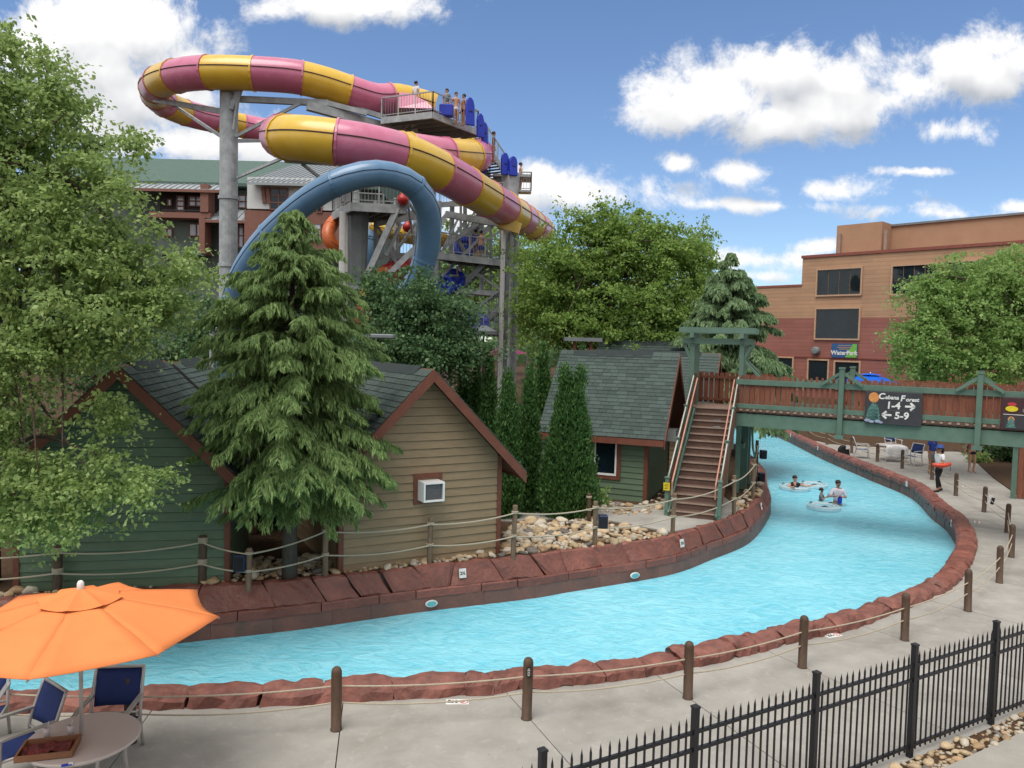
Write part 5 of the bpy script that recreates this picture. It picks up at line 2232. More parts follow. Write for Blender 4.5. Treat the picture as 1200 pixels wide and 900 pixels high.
wd = V((.75, .45, 0)).normalized()
flight(A1 + V((0, 0, -.1)), D(594, 206, 45.2), V((-.8, .5, 0)).normalized(), 1.2, 16)
flight(D(541, 335, 42.6), D(568, 308, 42.8), V((.1, 1, 0)).normalized(), 1.0, 10)
flight(D(554, 386, 42.6), D(586, 362, 42.8), V((.1, 1, 0)).normalized(), 1.0, 10)
flight(D(540, 300, 45.5), D(572, 235, 47), V((.1, 1, 0)).normalized(), 1.0, 14)
for ra, rb in ((D(515, 240, 42.2), D(590, 236, 44)), (D(443, 262, 38.5), D(490, 254, 40)), (D(443, 300, 38.5), D(490, 300, 38.5)), (D(513, 345, 42), D(586, 345, 43.2)), (D(515, 213, 44), D(556, 222, 44))):
    railing(ra, rb)
# landing bracket on the tall column
q = D(600, 207, 45)
MB().box(q + V((0, .4, 0)), (2.2, 1.6, .14)).make('platform', M_STEEL, tower, world=True)
q2 = D(610, 225, 45)
MB().box(q2 + V((.2, 0, 0)), (.8, .8, .1)).make('platform', M_STEEL, tower, world=True)
railing(q2 + V((-.1, -.4, 0)), q2 + V((.6, -.4, 0)), 1.05)
railing(q2 + V((.6, -.4, 0)), q2 + V((.6, .4, 0)), 1.05)
struts(tower, [(360, 124, 41, 492, 160, 44, .34), (384, 121, 41.5, 430, 133, 42, .2), (452, 138, 42.6, 400, 122, 42, .2), (486, 137, 43, 486, 160, 44, .36), (470, 152, 43.5, 484, 141, 43, .14),
               (334, 187, 31.5, 412, 192, 31.5, .18), (412, 192, 31.5, 470, 188, 36, .18), (354, 192, 31.5, 380, 212, 32.5, .09), (420, 335, 37, 332, 190, 31.7, .0001),
               (431, 322, 36.6, 466, 244, 36.4, .22), (431, 345, 36.6, 522, 256, 37.5, .2), (452, 300, 37.5, 470, 262, 38, .12), (470, 318, 38, 452, 282, 38, .12), (443, 300, 38.5, 490, 300, 38.5, .22), (443, 262, 38.5, 490, 254, 40, .2), (476, 224, 38, 487, 300, 40, .1), (487, 250, 40, 470, 222, 38, .1),
               (522, 251, 42, 588, 263, 43, .26), (514, 262, 42, 523, 251, 42, .12), (506, 335, 42, 590, 252, 43, .12), (520, 290, 42, 562, 260, 42.6, .16), (533, 274, 42.4, 545, 296, 42.8, .14), (514, 300, 42, 548, 256, 42.4, .12), (566, 285, 42.6, 590, 268, 43, .09), (560, 321, 42.8, 588, 341, 43, .09), (507, 313, 42.4, 526, 338, 42.8, .12), (506, 327, 42.4, 526, 338, 42.8, .12), (513, 338, 42, 588, 345, 43, .2), (552, 388, 42.8, 588, 352, 43, .07),
               (592, 214, 45, 560, 209, 45.6, .2), (560, 209, 45.6, 520, 190, 46, .2), (515, 240, 42.2, 590, 236, 44, .2), (515, 212, 44, 590, 236, 44, .12), (545, 205, 46, 545, 300, 46, .22), (565, 240, 46, 565, 345, 46, .22), (520, 345, 43, 520, 420, 43, .3), (588, 362, 43, 530, 420, 44, .1), (470, 252, 40, 515, 246, 42, .24), (487, 330, 42, 514, 330, 42, .2),
               (440, 236, 39, 440, 345, 39, .16), (463, 232, 41, 463, 350, 41, .14), (440, 330, 39, 487, 262, 40, .1), (440, 262, 39, 487, 330, 40, .1), (487, 255, 42.5, 514, 330, 42, .1), (514, 255, 42, 487, 330, 42.5, .1), (540, 240, 44, 540, 345, 44, .14), (575, 268, 44, 575, 345, 44, .14), (515, 300, 44, 540, 250, 44, .09), (540, 300, 44, 575, 262, 44, .09), (540, 262, 44, 575, 300, 44, .09), (440, 345, 39, 514, 352, 42, .2), (515, 345, 44, 588, 310, 44, .09), (515, 380, 43, 588, 345, 43, .09), (515, 350, 43, 588, 380, 43, .09), (515, 345, 43, 515, 420, 43, .18), (300, 190, 33, 470, 190, 34, .0001)], M_STEEL)
t = root('slide_runout', 'yellow box under the end of the pink and yellow slide beside the tall column', 'slide support', D(597, 268, 40))
MB().box(D(597, 265, 40.0), (1.15, .9, .55), Matrix.Rotation(.3, 3, 'Y')).make('trough', M_YEL, t, world=True)
MB().tube([D(600, 272, 40.0), gz(D(600, 272, 40.0))], .1, 10).make('post', M_STEEL, t, world=True)
# flume apron on the top platform
t = root('flume', 'pink open start flume on the top platform of the slide tower', 'flume', D(500, 124, 42.5))
MB().prism([D(466, 126, 42.4), D(508, 127, 41.9), D(500, 119, 42.2), D(480, 109, 42.5), D(468, 108, 42.6)], (.4, 1.6, 0)).make('flume_side', M_PINK, t, world=True)


def raft_mat(px, py, d, h, w, label, rz=.5, lean=.08):
    b = D(px, py, d)
    t = root('foam_mat', label, 'foam mat', b, rz, 'blue foam mats on the tower stairs')
    prof = [(-w / 2, 0), (w / 2, 0), (w / 2, h * .72), (w * .38, h * .9), (w * .15, h), (-w * .15, h), (-w * .38, h * .9), (-w / 2, h * .72)]
    MB().prism([V((x, -.09 + z * lean, z)) for x, z in prof], (0, .18, 0)).make('pad', M_BLUE, t, bevel=.03)
    m = MB()
    m.beam((-w * .2, -.11 + h * .5 * lean, h * .5), (w * .2, -.11 + h * .5 * lean, h * .5), .03, .05)
    m.make('handle', M_NAVYSEAM, t)


for i, (px, py, d, h, w, lb) in enumerate(((551, 147, 42, 1.5, .5, 'blue rounded foam mat standing upright on the top tower platform'), (563, 161, 42.6, 1.3, .42, 'blue foam mat leaning at the head of the tower stairs'), (568, 169, 43, 1.2, .36, 'blue foam mat lower on the upper tower stairs'),
                               (592, 205, 44, 1.25, .48, 'blue rounded foam mat left of two by the tall column top'), (601.5, 206, 44, 1.1, .5, 'blue rounded foam mat right of two on the tall column top'), (565, 207, 45, .8, .4, 'blue foam mat showing just under the yellow slide bend'))):
    raft_mat(px, py, d, h, w, lb)
t = root('foam_mat', 'low wide blue foam block on the top tower platform by the railing', 'foam mat', D(523, 136, 41.6))
MB().box(D(523, 130, 41.8), (.75, .5, .62)).make('pad', M_BLUE, t, world=True, bevel=.05)
for px, py, d, s, lb in ((472, 234, 36.2, .27, 'red ball-shaped float on the middle tower platform'), (461, 259, 42, .3, 'pinkish red ball float inside the hoop of the blue slide'), (478, 266, 42, .3, 'red ball float low inside the hoop of the blue slide')):
    t = root('float', lb, 'float', D(px, py, d) - V((0, 0, s)))
    MB().lathe([(.02, -s), (s * .6, -s * .8), (s * .95, -s * .3), (s, 0), (s * .95, s * .35), (s * .6, s * .8), (.12, s * .97), (.12, s * 1.1), (.02, s * 1.12)], D(px, py, d), 16).make('ball', M_RED, t, world=True, smooth=True)
for px, py, d, lb in ((520, 334, 42, 'blue foam raft stacked on the lower tower deck, left'), (531, 328, 42.4, 'blue foam raft standing on the lower tower deck by the stairs'), (560, 380, 42, 'blue foam raft on the lowest tower landing'), (545, 290, 43.6, 'blue foam raft carried to the middle tower deck')):
    t = root('foam_raft', lb, 'raft', D(px, py + 6, d))
    m = MB()
    ring = [D(px, py, d) + V((.5 * math.cos(a), .25 * math.sin(a), .45 * math.sin(a))) for a in np.linspace(0, 6.28, 17)]
    m.tube(ring, .2, 8)
    m.make('ring', M_BLUE, t, world=True, smooth=True)
    MB().box(D(px, py, d), (.8, .3, .3)).make('floor', M_BLUE, t, world=True)

# pink canopy beyond, lamp posts, pipe
t = root('canopy', 'pink fabric canopy roof low beyond the thin evergreens', 'canopy', gz(D(590, 415, 47)))
pc = D(588, 404, 47)
m = MB()
m.v += [pc, D(565, 419, 45.5), D(618, 414, 45.5), D(612, 413, 49), D(571, 414, 49)]
m.f += [(0, 1, 2), (0, 2, 3), (0, 3, 4), (0, 4, 1)]
m.make('roof', mat('pink_fabric', (.75, .13, .30), .7), t, world=True)
for px, py, d in ((566, 419, 45.6), (617, 414, 45.6)):
    MB().tube([D(px, py, d), gz(D(px, py, d))], .06, 8).make('post', M_STEEL, t, world=True)


def lamp_post(px, py, d, label, w, kind):
    top = D(px, py, d)
    b = gz(top)
    t = root('lamp_post', label, 'lamp post', b, 0)
    MB().tube([b, top - V((0, 0, .1))], .04, 10).make('pole', M_CL_BLACK, t, world=True)
    if kind == 'shade':
        MB().lathe([(.12, .18), (w * .35, .14), (w, -.08), (w, -.13), (.1, -.10)], top, 20).make('lamp_shade', M_DSTEEL, t, world=True, smooth=False)
    else:
        MB().box(top, (w * 2, .5, .14)).make('lamp_head', M_DSTEEL, t, world=True, bevel=.03)


lamp_post(567, 386, 36, 'dark lamp post with a wide shallow shade among the thin evergreens', .62, 'shade')
lamp_post(443, 394, 24, 'grey lamp post with a flat bar head above the tan cabin roof', .52, 'bar')
t = root('pipe_riser', 'bent grey pipe riser showing between the left tree and the cedar', 'pipe', gz(D(250, 400, 27)))
MB().tube(spline([D(266, 386, 27), D(254, 386, 27), D(249.5, 391, 27), D(249, 402, 27), gz(D(249, 402, 27))], 5), .11, 10).make('pipe', M_STEEL, t, world=True, smooth=True)
# ------------------------------------------------------------------ vegetation
def leaf_object(name, parent, C, A, B, L_, W_, m, fold=.25):
    """many small leaves: centres C, length axes A, width axes B (unit), sizes L_, W_ (arrays)"""
    n = len(C)
    Nn = np.cross(A, B)
    L2, W2 = L_[:, None] / 2, W_[:, None] / 2
    v = np.empty((n, 4, 3), np.float32)
    v[:, 0] = C - A * L2
    v[:, 1] = C + B * W2 + Nn * (W2 * fold) - A * L2 * .1
    v[:, 2] = C + A * L2
    v[:, 3] = C - B * W2 + Nn * (W2 * fold) - A * L2 * .1
    Mi = np.array(WM[parent.name].inverted())
    v = v.reshape(-1, 3) @ Mi[:3, :3].T + Mi[:3, 3]
    me = bpy.data.meshes.new(name)
    me.vertices.add(n * 4)
    me.vertices.foreach_set('co', v.astype(np.float32).ravel())
    me.loops.add(n * 4)
    me.loops.foreach_set('vertex_index', np.arange(n * 4, dtype=np.int32))
    me.polygons.add(n)
    me.polygons.foreach_set('loop_start', np.arange(0, n * 4, 4, dtype=np.int32))
    me.update(calc_edges=True)
    me.materials.append(m)
    o = bpy.data.objects.new(name, me)
    link(o, parent)
    o['kind'] = 'stuff'
    return o


def unit(a):
    return a / np.maximum(1e-9, np.linalg.norm(a, axis=1, keepdims=True))


L_BIRCH = leaf_mat('leaf_birch', (.15, .235, .075), (.225, .325, .105), (.34, .43, .165), .47)
L_MID = leaf_mat('leaf_mid', (.11, .20, .052), (.175, .285, .065), (.29, .385, .10), .47)
L_DARK = leaf_mat('leaf_dark', (.05, .115, .05), (.08, .16, .065), (.125, .21, .085), .35)
L_MAPLE = leaf_mat('leaf_right', (.14, .245, .07), (.205, .325, .095), (.31, .43, .15), .47)
L_CEDAR = leaf_mat('needle_cedar', (.115, .19, .068), (.165, .26, .085), (.25, .36, .125), .32, .6)
L_ARB = leaf_mat('leaf_arborvitae', (.030, .088, .022), (.050, .125, .030), (.088, .185, .044), .25, .6)
L_SHRUB = leaf_mat('leaf_shrub', (.02, .05, .015), (.04, .085, .025), (.07, .13, .04), .3)


def broadleaf(name, label, base, lobes, nclump, per, leaf, lm, trunk_r, seed, fork_z=.35, clump_r=.5, flat=.6, hang=.2, group=None, cat='tree', limb_n=26, stems=1):
    """lobes: (centre, (rx, ry, rz), weight) in world; leaves in clumps, limbs running to clumps"""
    rg = np.random.default_rng(seed)
    t = root(name, label, cat, base, 0, group)
    w = np.array([l[2] * (l[1][0] * l[1][1] * l[1][2]) ** .67 for l in lobes])
    w /= w.sum()
    cl, rad = [], []
    for i in range(nclump):
        k = rg.choice(len(lobes), p=w)
        c, r, _ = lobes[k]
        d = rg.normal(size=3)
        d /= np.linalg.norm(d)
        s = rg.random() ** .42
        cl.append(np.array(c) + d * np.array(r) * s)
        rad.append(clump_r * rg.uniform(.55, 1.3))
    cl, rad = np.array(cl), np.array(rad)
    C, A, B = [], [], []
    for c, r in zip(cl, rad):
        n = int(per * rg.uniform(.5, 1.5))
        q = rg.normal(size=(n, 3)) * np.array([1, 1, flat]) * r * .55
        # sprays: leaves strung along a few twigs of the clump
        nt = 5
        tw = unit(rg.normal(size=(nt, 3)) * np.array([1, 1, .5]) + np.array([0, 0, -hang]))
        k = rg.integers(0, nt, n)
        along = rg.random(n)[:, None] * r * 1.5
        q = tw[k] * along * (0.9) + q * .35
        q[:, 2] -= (along[:, 0] ** 2) * hang * .5
        C.append(c + q)
        nrm = unit(rg.normal(size=(n, 3)) * .75 + np.array([0, 0, .9]))
        a = unit(tw[k] * .8 + rg.normal(size=(n, 3)) * .7 + np.array([0, 0, -.35]))
        b = unit(np.cross(nrm, a))
        A.append(a)
        B.append(b)
    C, A, B = np.concatenate(C), np.concatenate(A), np.concatenate(B)
    sz = leaf * rg.uniform(.65, 1.35, len(C))
    leaf_object('foliage', t, C, A, B, sz, sz * rg.uniform(.55, .8, len(C)), lm)
    # trunk and limbs
    b0 = V(base)
    cen = V(np.average(cl, axis=0))
    top = V((cen.x, cen.y, cl[:, 2].max()))
    forks = []
    for s in range(stems):
        off = V((rg.normal() * .25, rg.normal() * .25, 0)) if stems > 1 else V()
        pts = spline([b0 + off, b0.lerp(V((cen.x, cen.y, b0.z)), .15) + V((0, 0, (top.z - b0.z) * fork_z)) + off * 1.5, b0.lerp(cen, .8) + off * 2.5 + V((0, 0, (top.z - b0.z) * .2)), cen.lerp(top, .5) + off * 2.5], 5)
        rs = [trunk_r * (1 - .82 * k / (len(pts) - 1)) for k in range(len(pts))]
        MB().tube(pts, rs, 9).make('trunk', M_BARK, t, world=True, smooth=True)
        forks.append(pts)
    lm_ = MB()
    idx = rg.choice(len(cl), min(limb_n, len(cl)), replace=False)
    for i in idx:
        pts = forks[rg.integers(0, stems)]
        k = int(rg.integers(3, len(pts) - 2))
        a, e = pts[k], V(cl[i])
        mid = a.lerp(e, .5) + V((rg.normal() * .2, rg.normal() * .2, (e - a).length * .12))
        lp = spline([a, mid, e], 4)
        r0 = trunk_r * (.42 - .25 * k / len(pts))
        lm_.tube(lp, [r0 * (1 - .85 * q / (len(lp) - 1)) for q in range(len(lp))], 5)
    lm_.make('limbs', M_BARK, t, world=True, smooth=True, kind='stuff')
    return t


def LB(px, py, d, rx, ry, rd=None, w=1.0):
    """crown lobe seen at a pixel, radii in photo pixels at that distance"""
    c = D(px, py, d)
    k = d / 900
    return (tuple(c), (rx * k, (rd or (rx + ry) / 2) * k, ry * k), w)


# big pale tree at the left edge
bt = P(-12, 690, BZ)
broadleaf('broadleaf_tree', 'big pale green leafy tree at the left edge leaning over the dark green cabin', V((bt.x, bt.y + .2, BZ - .05)),
          [LB(-30, 130, 12.8, 115, 120), LB(25, 110, 12.4, 62, 72), LB(72, 165, 12.4, 58, 62), LB(95, 235, 12.0, 75, 75), LB(0, 260, 12.2, 90, 110), LB(150, 300, 12.0, 75, 48), LB(205, 330, 12.2, 52, 38), LB(90, 340, 11.8, 95, 70), LB(165, 368, 11.9, 55, 36), LB(5, 430, 11.8, 58, 80), LB(85, 402, 11.8, 80, 26),
           LB(128, 478, 11.8, 20, 28, 20, 1.4), LB(-30, 520, 12, 60, 90), LB(45, 545, 11.6, 58, 36), LB(105, 558, 11.4, 60, 34), LB(160, 562, 11.3, 38, 28), LB(60, 600, 11.4, 55, 32), LB(10, 600, 11.6, 40, 45), LB(160, 160, 12.3, 14, 18, 15, 1.2)],
          860, 105, .074, L_BIRCH, .17, 21, clump_r=.36, hang=.35, limb_n=60, stems=2)
# trees beyond the cabins
broadleaf('broadleaf_tree', 'large rounded green tree in the middle behind the green-roofed cabins', gz(D(700, 400, 38)),
          [LB(645, 320, 38, 46, 46), LB(690, 300, 38, 55, 52), LB(735, 292, 38, 58, 48), LB(775, 310, 38, 45, 50), LB(810, 315, 38, 25, 38), LB(640, 370, 37, 45, 42), LB(700, 365, 37, 62, 48), LB(762, 362, 37, 52, 48), LB(718, 262, 38, 40, 24), LB(800, 370, 37, 40, 30)],
          430, 165, .16, L_MID, .4, 31, clump_r=.85, hang=.15, limb_n=50)
broadleaf('broadleaf_tree', 'dark green tree between the cedar and the slide tower above the tan cabin', gz(D(490, 420, 27)),
          [LB(455, 375, 27, 40, 50), LB(490, 350, 27, 45, 38), LB(520, 375, 27, 45, 42), LB(470, 415, 26.5, 60, 34), LB(530, 405, 27, 40, 30), LB(440, 340, 27.5, 22, 25)],
          360, 105, .12, L_DARK, .25, 41, clump_r=.62, hang=.3, limb_n=30)
broadleaf('broadleaf_tree', 'bright green leafy tree at the right in front of the red building', gz(D(1222, 430, 33)),
          [LB(1090, 360, 31, 40, 42), LB(1135, 335, 31, 62, 38), LB(1185, 325, 31, 50, 40), LB(1085, 400, 30.5, 42, 42), LB(1140, 385, 30.5, 65, 45), LB(1200, 380, 31, 55, 55), LB(1150, 425, 30, 60, 26), LB(1235, 350, 31, 50, 55), LB(1090, 425, 30.3, 32, 22)],
          420, 150, .13, L_MAPLE, .28, 51, clump_r=.66, hang=.3, limb_n=40)
broadleaf('broadleaf_tree', 'slim sparse green tree to the right of the large rounded middle tree', gz(D(818, 380, 42)),
          [LB(818, 290, 42, 16, 30), LB(832, 335, 42, 22, 30), LB(812, 350, 42, 20, 36)], 100, 95, .16, L_MID, .15, 57, clump_r=.6, hang=.2, limb_n=14)
for k, (px, py, d, rx, ry, lm, lb) in enumerate(((560, 300, 88, 60, 50, L_MID, 'distant green tree seen through the slide tower frame'), (640, 330, 70, 50, 60, L_MID, 'distant green tree behind the left flank of the middle tree'),
                                                 (225, 400, 36, 40, 60, L_DARK, 'dark tree behind the left cabin roofs by the bent pipe'), (110, 390, 34, 80, 80, L_DARK, 'dark tree behind the far left tree and cabin'), (330, 400, 36, 60, 70, L_DARK, 'dark tree hidden behind the cedar'),
                                                 (400, 400, 40, 55, 45, L_DARK, 'dark tree at the foot of the tapered steel column'))):
    c = D(px, py, d)
    broadleaf('broadleaf_tree', lb, gz(c), [LB(px, py, d, rx, ry), LB(px - rx * .4, py + ry * .4, d, rx * .7, ry * .7), LB(px + rx * .5, py + ry * .3, d - 1, rx * .6, ry * .7)], 130, 55, d * .0052, lm, .2, 60 + k, clump_r=d * .024, hang=.2, limb_n=12)
# dark shrubs under the bridge at the right and beyond
for k, (px, py, d, rx, ry, lb) in enumerate(((1110, 518, 45, 24, 12, 'dark shrub under the bridge behind the standing person in black shorts'), (1163, 528, 38, 24, 16, 'dark shrub under the bridge right of the person in black shorts'), (1190, 530, 36, 20, 22, 'dark shrub under the right end of the bridge by the board screen'), (1062, 505, 58, 40, 10, 'dark shrub under the bridge beyond the towel table'), (10, 560, 18.5, 34, 95, 'dark bush at the far left between the cabin and the frame edge'), (325, 600, 20, 30, 45, 'dark bush in the gap between the dark green cabin and the tan cabin'))):
    c = D(px, py, d)
    broadleaf('shrub', lb, gz(c), [LB(px, py, d, rx, ry)], 70, 50, .14, L_SHRUB, .08, 80 + k, clump_r=.5, hang=.1, cat='shrub', limb_n=8)
broadleaf('shrub', 'small yellow-green plant at the edge of the mulch by the walking woman', P(1147, 541, .04), [(tuple(P(1147, 541, .04) + V((0, 0, .2))), (.5, .4, .2), 1)], 14, 30, .14, L_MAPLE, .03, 88, clump_r=.25, cat='plant', limb_n=4)
broadleaf('shrub', 'small leafy plant at the corner of the side-on green cabin beside the large evergreen', P(701, 594, BZ), [(tuple(P(701, 594, BZ) + V((0, 0, .35))), (.3, .3, .35), 1)], 18, 30, .09, L_MAPLE, .03, 89, clump_r=.2, cat='plant', limb_n=4)


def cedar(name, label, base, H, RR, seed, dens=1.0, zmin=.21, needle=.085, lm=L_CEDAR, lean=(0, 0), fine=1.0, wid=.27, shape=None):
    rg = np.random.default_rng(seed)
    t = root(name, label, 'tree', base, 0)
    b0 = np.array(base)
    MB().tube([V(base), V(base) + V((lean[0] * .5, lean[1] * .5, H * .5)), V(base) + V((lean[0], lean[1], H))], [H * .022, H * .014, .015], 10).make('trunk', M_BARK, t, world=True, smooth=True)
    nw = int(H * 5.2 * dens)
    limbs = MB()
    C, A, B, S = [], [], [], []
    for i in range(nw):
        f = zmin + (1 - zmin) * ((i + rg.random()) / nw)
        z = H * f
        prof = (1 - f) ** .78 * min(1, .72 + (f - zmin) * 2.5)
        if shape is not None:
            prof = float(np.interp(f, shape[0], shape[1])) / RR
        nb = 7 if f < .75 else 6
        for j in range(nb):
            if rg.random() < .06:
                continue
            L = max(.14, RR * prof * (rg.uniform(.78, 1.08) if rg.random() < .8 else rg.uniform(.5, .8)))
            az = rg.random() * 6.283
            d = np.array([math.cos(az), math.sin(az), 0])
            sd = np.array([-d[1], d[0], 0])
            rise = .25 * (f ** 1.2) + rg.uniform(.02, .14)
            droop = rg.uniform(.30, .56) * (1.05 - .5 * f)
            p0 = b0 + np.array([lean[0] * f, lean[1] * f, z])
            nseg = 9
            ss = np.linspace(0, 1, nseg)
            path = p0 + np.outer(ss * L, d) + np.outer((rise * ss - droop * ss ** 2.2) * L, [0, 0, 1]) + np.outer(np.sin(ss * 3) * rg.normal() * .06 * L, sd)
            if L > .4:
                limbs.tube([V(q) for q in path], [max(.004, .011 * L * (1 - .85 * s)) for s in ss], 4)
            ntw = max(9, int(L * 24))
            for k in range(ntw):
                s = rg.uniform(.12, 1.0)
                x = s * (nseg - 1)
                a = int(min(nseg - 2, x))
                p = path[a] + (path[a + 1] - path[a]) * (x - a)
                side = rg.choice((-1, 1))
                tl = (.10 + .30 * L * (1 - s) ** .7 * rg.uniform(.4, 1)) * (1 if s < .95 else .8)
                td = d * rg.uniform(.45, .9) + sd * side * rg.uniform(.2, .9)
                td /= np.linalg.norm(td)
                nn = int((8 + tl * 42) * fine)
                u = rg.random(nn)
                hang = rg.uniform(.45, 1.0)
                pos = p + np.outer(u * tl, td) - np.outer((u ** 1.6) * tl * hang, [0, 0, 1]) + rg.normal(size=(nn, 3)) * .014
                tan = td - np.outer(1.6 * u ** .6 * hang, [0, 0, 1])
                ax = unit(unit(tan) * 1.1 + rg.normal(size=(nn, 3)) * .36 - np.array([0, 0, .45]))
                bx = unit(np.cross(ax, rg.normal(size=(nn, 3))))
                C.append(pos)
                A.append(ax)
                B.append(bx)
                S.append(needle * rg.uniform(.7, 1.4, nn))
    C, A, B, S = map(np.concatenate, (C, A, B, S))
    leaf_object('foliage', t, C, A, B, S, S * wid, lm, fold=.1)
    limbs.make('limbs', M_BARK, t, world=True, smooth=True, kind='stuff')
    return t


cb_ = P(331, 682, BZ)
cedar('cedar_tree', 'big drooping green cedar between the dark green cabin and the tan cabin', V((cb_.x + .06, cb_.y + .25, BZ - .05)), 7.05, 2.3, 5, dens=1.4, needle=.125, fine=1.5, wid=.17, zmin=.195, shape=((.15, .22, .32, .42, .5, .64, .76, .86, .93, 1), (1.0, 1.5, 2.1, 2.0, 1.95, 1.75, 1.35, .95, .55, .1)))
c2 = gz(D(852, 420, 34))
cedar('cedar_tree', 'grey-green drooping cedar behind the arbour of the footbridge', c2, D(850, 300, 34).z - c2.z, 4.7, 8, dens=.8, needle=.30, lm=leaf_mat('needle_blue', (.13, .21, .11), (.18, .28, .14), (.27, .38, .18), .35, .6))


def arborvitae(label, base, H, r, seed, n, twin=False, leaf=.085, group='columnar evergreens beside the cabins'):
    rg = np.random.default_rng(seed)
    t = root('evergreen_shrub', label, 'evergreen', base, 0, group)
    b0 = np.array(base)
    m = MB().lathe([(r * .3, .0), (r * .72, H * .1), (r * .66, H * .4), (r * .4, H * .72), (.02, H * .93)], base, 10)
    m.make('stem', M_ARBCORE, t, world=True)
    C, A, B = [], [], []
    tops = [(0, 0, 1.0)] if not twin else [(-.16 * r, 0, 1.0), (.22 * r, .1 * r, .985)]
    nc = int(n / 16)
    for i in range(nc):
        f = 1 - (1 - rg.random()) ** .62 if rg.random() < .85 else rg.random()
        f = min(.985, f)
        az = rg.random() * 6.283
        tx, ty, th = tops[rg.integers(0, len(tops))]
        pr = r * (min(1, .72 + f * 2.2) if f < .13 else 1) * (1 - max(0, (f - .13) / .87)) ** .68
        w = sstep(.80, .93, f)
        cx = np.array([pr * math.cos(az) * (1 - (.35 * w if twin else 0)) + tx * w * 1.6, pr * math.sin(az) * (1 - (.35 * w if twin else 0)) + ty * w * 1.6, f * H * th])
        out = np.array([math.cos(az), math.sin(az), .9])
        out /= np.linalg.norm(out)
        bump = rg.uniform(.88, 1.07)
        cx[:2] *= bump
        k = 16
        q = rg.normal(size=(k, 3)) * np.array([.06, .06, .085]) * (H / 3) ** .3
        C.append(b0 + cx + q)
        a = unit(out * .7 + np.array([0, 0, .8]) + rg.normal(size=(k, 3)) * .4)
        tang = np.array([-math.sin(az), math.cos(az), 0])
        b = unit(np.cross(a, rg.normal(size=(k, 3)) + tang * .2))
        A.append(a)
        B.append(b)
    C, A, B = map(np.concatenate, (C, A, B))
    sz = leaf * rg.uniform(.7, 1.4, len(C))
    leaf_object('foliage', t, C, A, B, sz, sz * .45, L_ARB, fold=.15)


M_ARBCORE = mat('arbor_core', (.012, .028, .010), .95, spec=.05)  # near-black solid core, painted as the dark inside of the foliage


def arb(px, pyb, pyt, wpx, z, n, seed, label, twin=False, d=None):
    b = P(px, pyb, z) if d is None else gz(D(px, pyb, d))
    top = D(px, pyt, b.y)
    arborvitae(label, b, top.z - b.z, wpx / 2 * b.y / 900, seed, n, twin, leaf=max(.075, .0046 * b.y))


arb(665, 604, 428, 66, BZ, 22000, 1, 'large twin-topped columnar evergreen in front of the side-on green cabin', True)
arb(617, 598, 430, 33, BZ, 10000, 2, 'tall slim evergreen just left of the large twin-topped one')
arb(592, 606, 434, 34, BZ, 11000, 3, 'tall slim evergreen at the right rear corner of the tan cabin')
arb(571, 560, 416, 24, BZ, 6500, 4, 'slim evergreen behind the tan cabin roof edge, nearest the tall evergreens', d=27)
arb(555, 560, 418, 22, BZ, 6000, 5, 'slim evergreen behind the tan cabin, second from the ridge', d=28)
arb(541, 560, 422, 22, BZ, 6000, 6, 'slim evergreen behind the tan cabin, nearest its ridge', d=28.5)
arb(633, 560, 402, 26, BZ, 6500, 7, 'slim dark evergreen behind the left end of the green shingled roof', d=29)
arb(619, 560, 428, 18, BZ, 4500, 8, 'slim evergreen partly behind the tall slim pair', d=29)

# distant wood along the foot of the hills
def far_wood():
    rg = np.random.default_rng(99)
    t = root('distant_wood', None, None, (0, 150, 0))
    tag(t, kind='stuff')
    n = 26000
    x = rg.uniform(-150, 150, n)
    y = 120 + rg.random(n) * 60
    ph = np.sin(x * .21) * 1.2 + np.sin(x * .53 + 2) * .9 + np.sin(x * 1.3) * .5
    h = 6.2 + ph
    z = rg.random(n) ** .7 * h
    C = np.stack([x, y + np.abs(z - h * .6) * .5, z + .8], 1)
    A = unit(rg.normal(size=(n, 3)))
    B = unit(np.cross(A, rg.normal(size=(n, 3))))
    s = rg.uniform(.7, 1.7, n)
    leaf_object('foliage', t, C, A, B, s, s * .8, L_DARK)


far_wood()
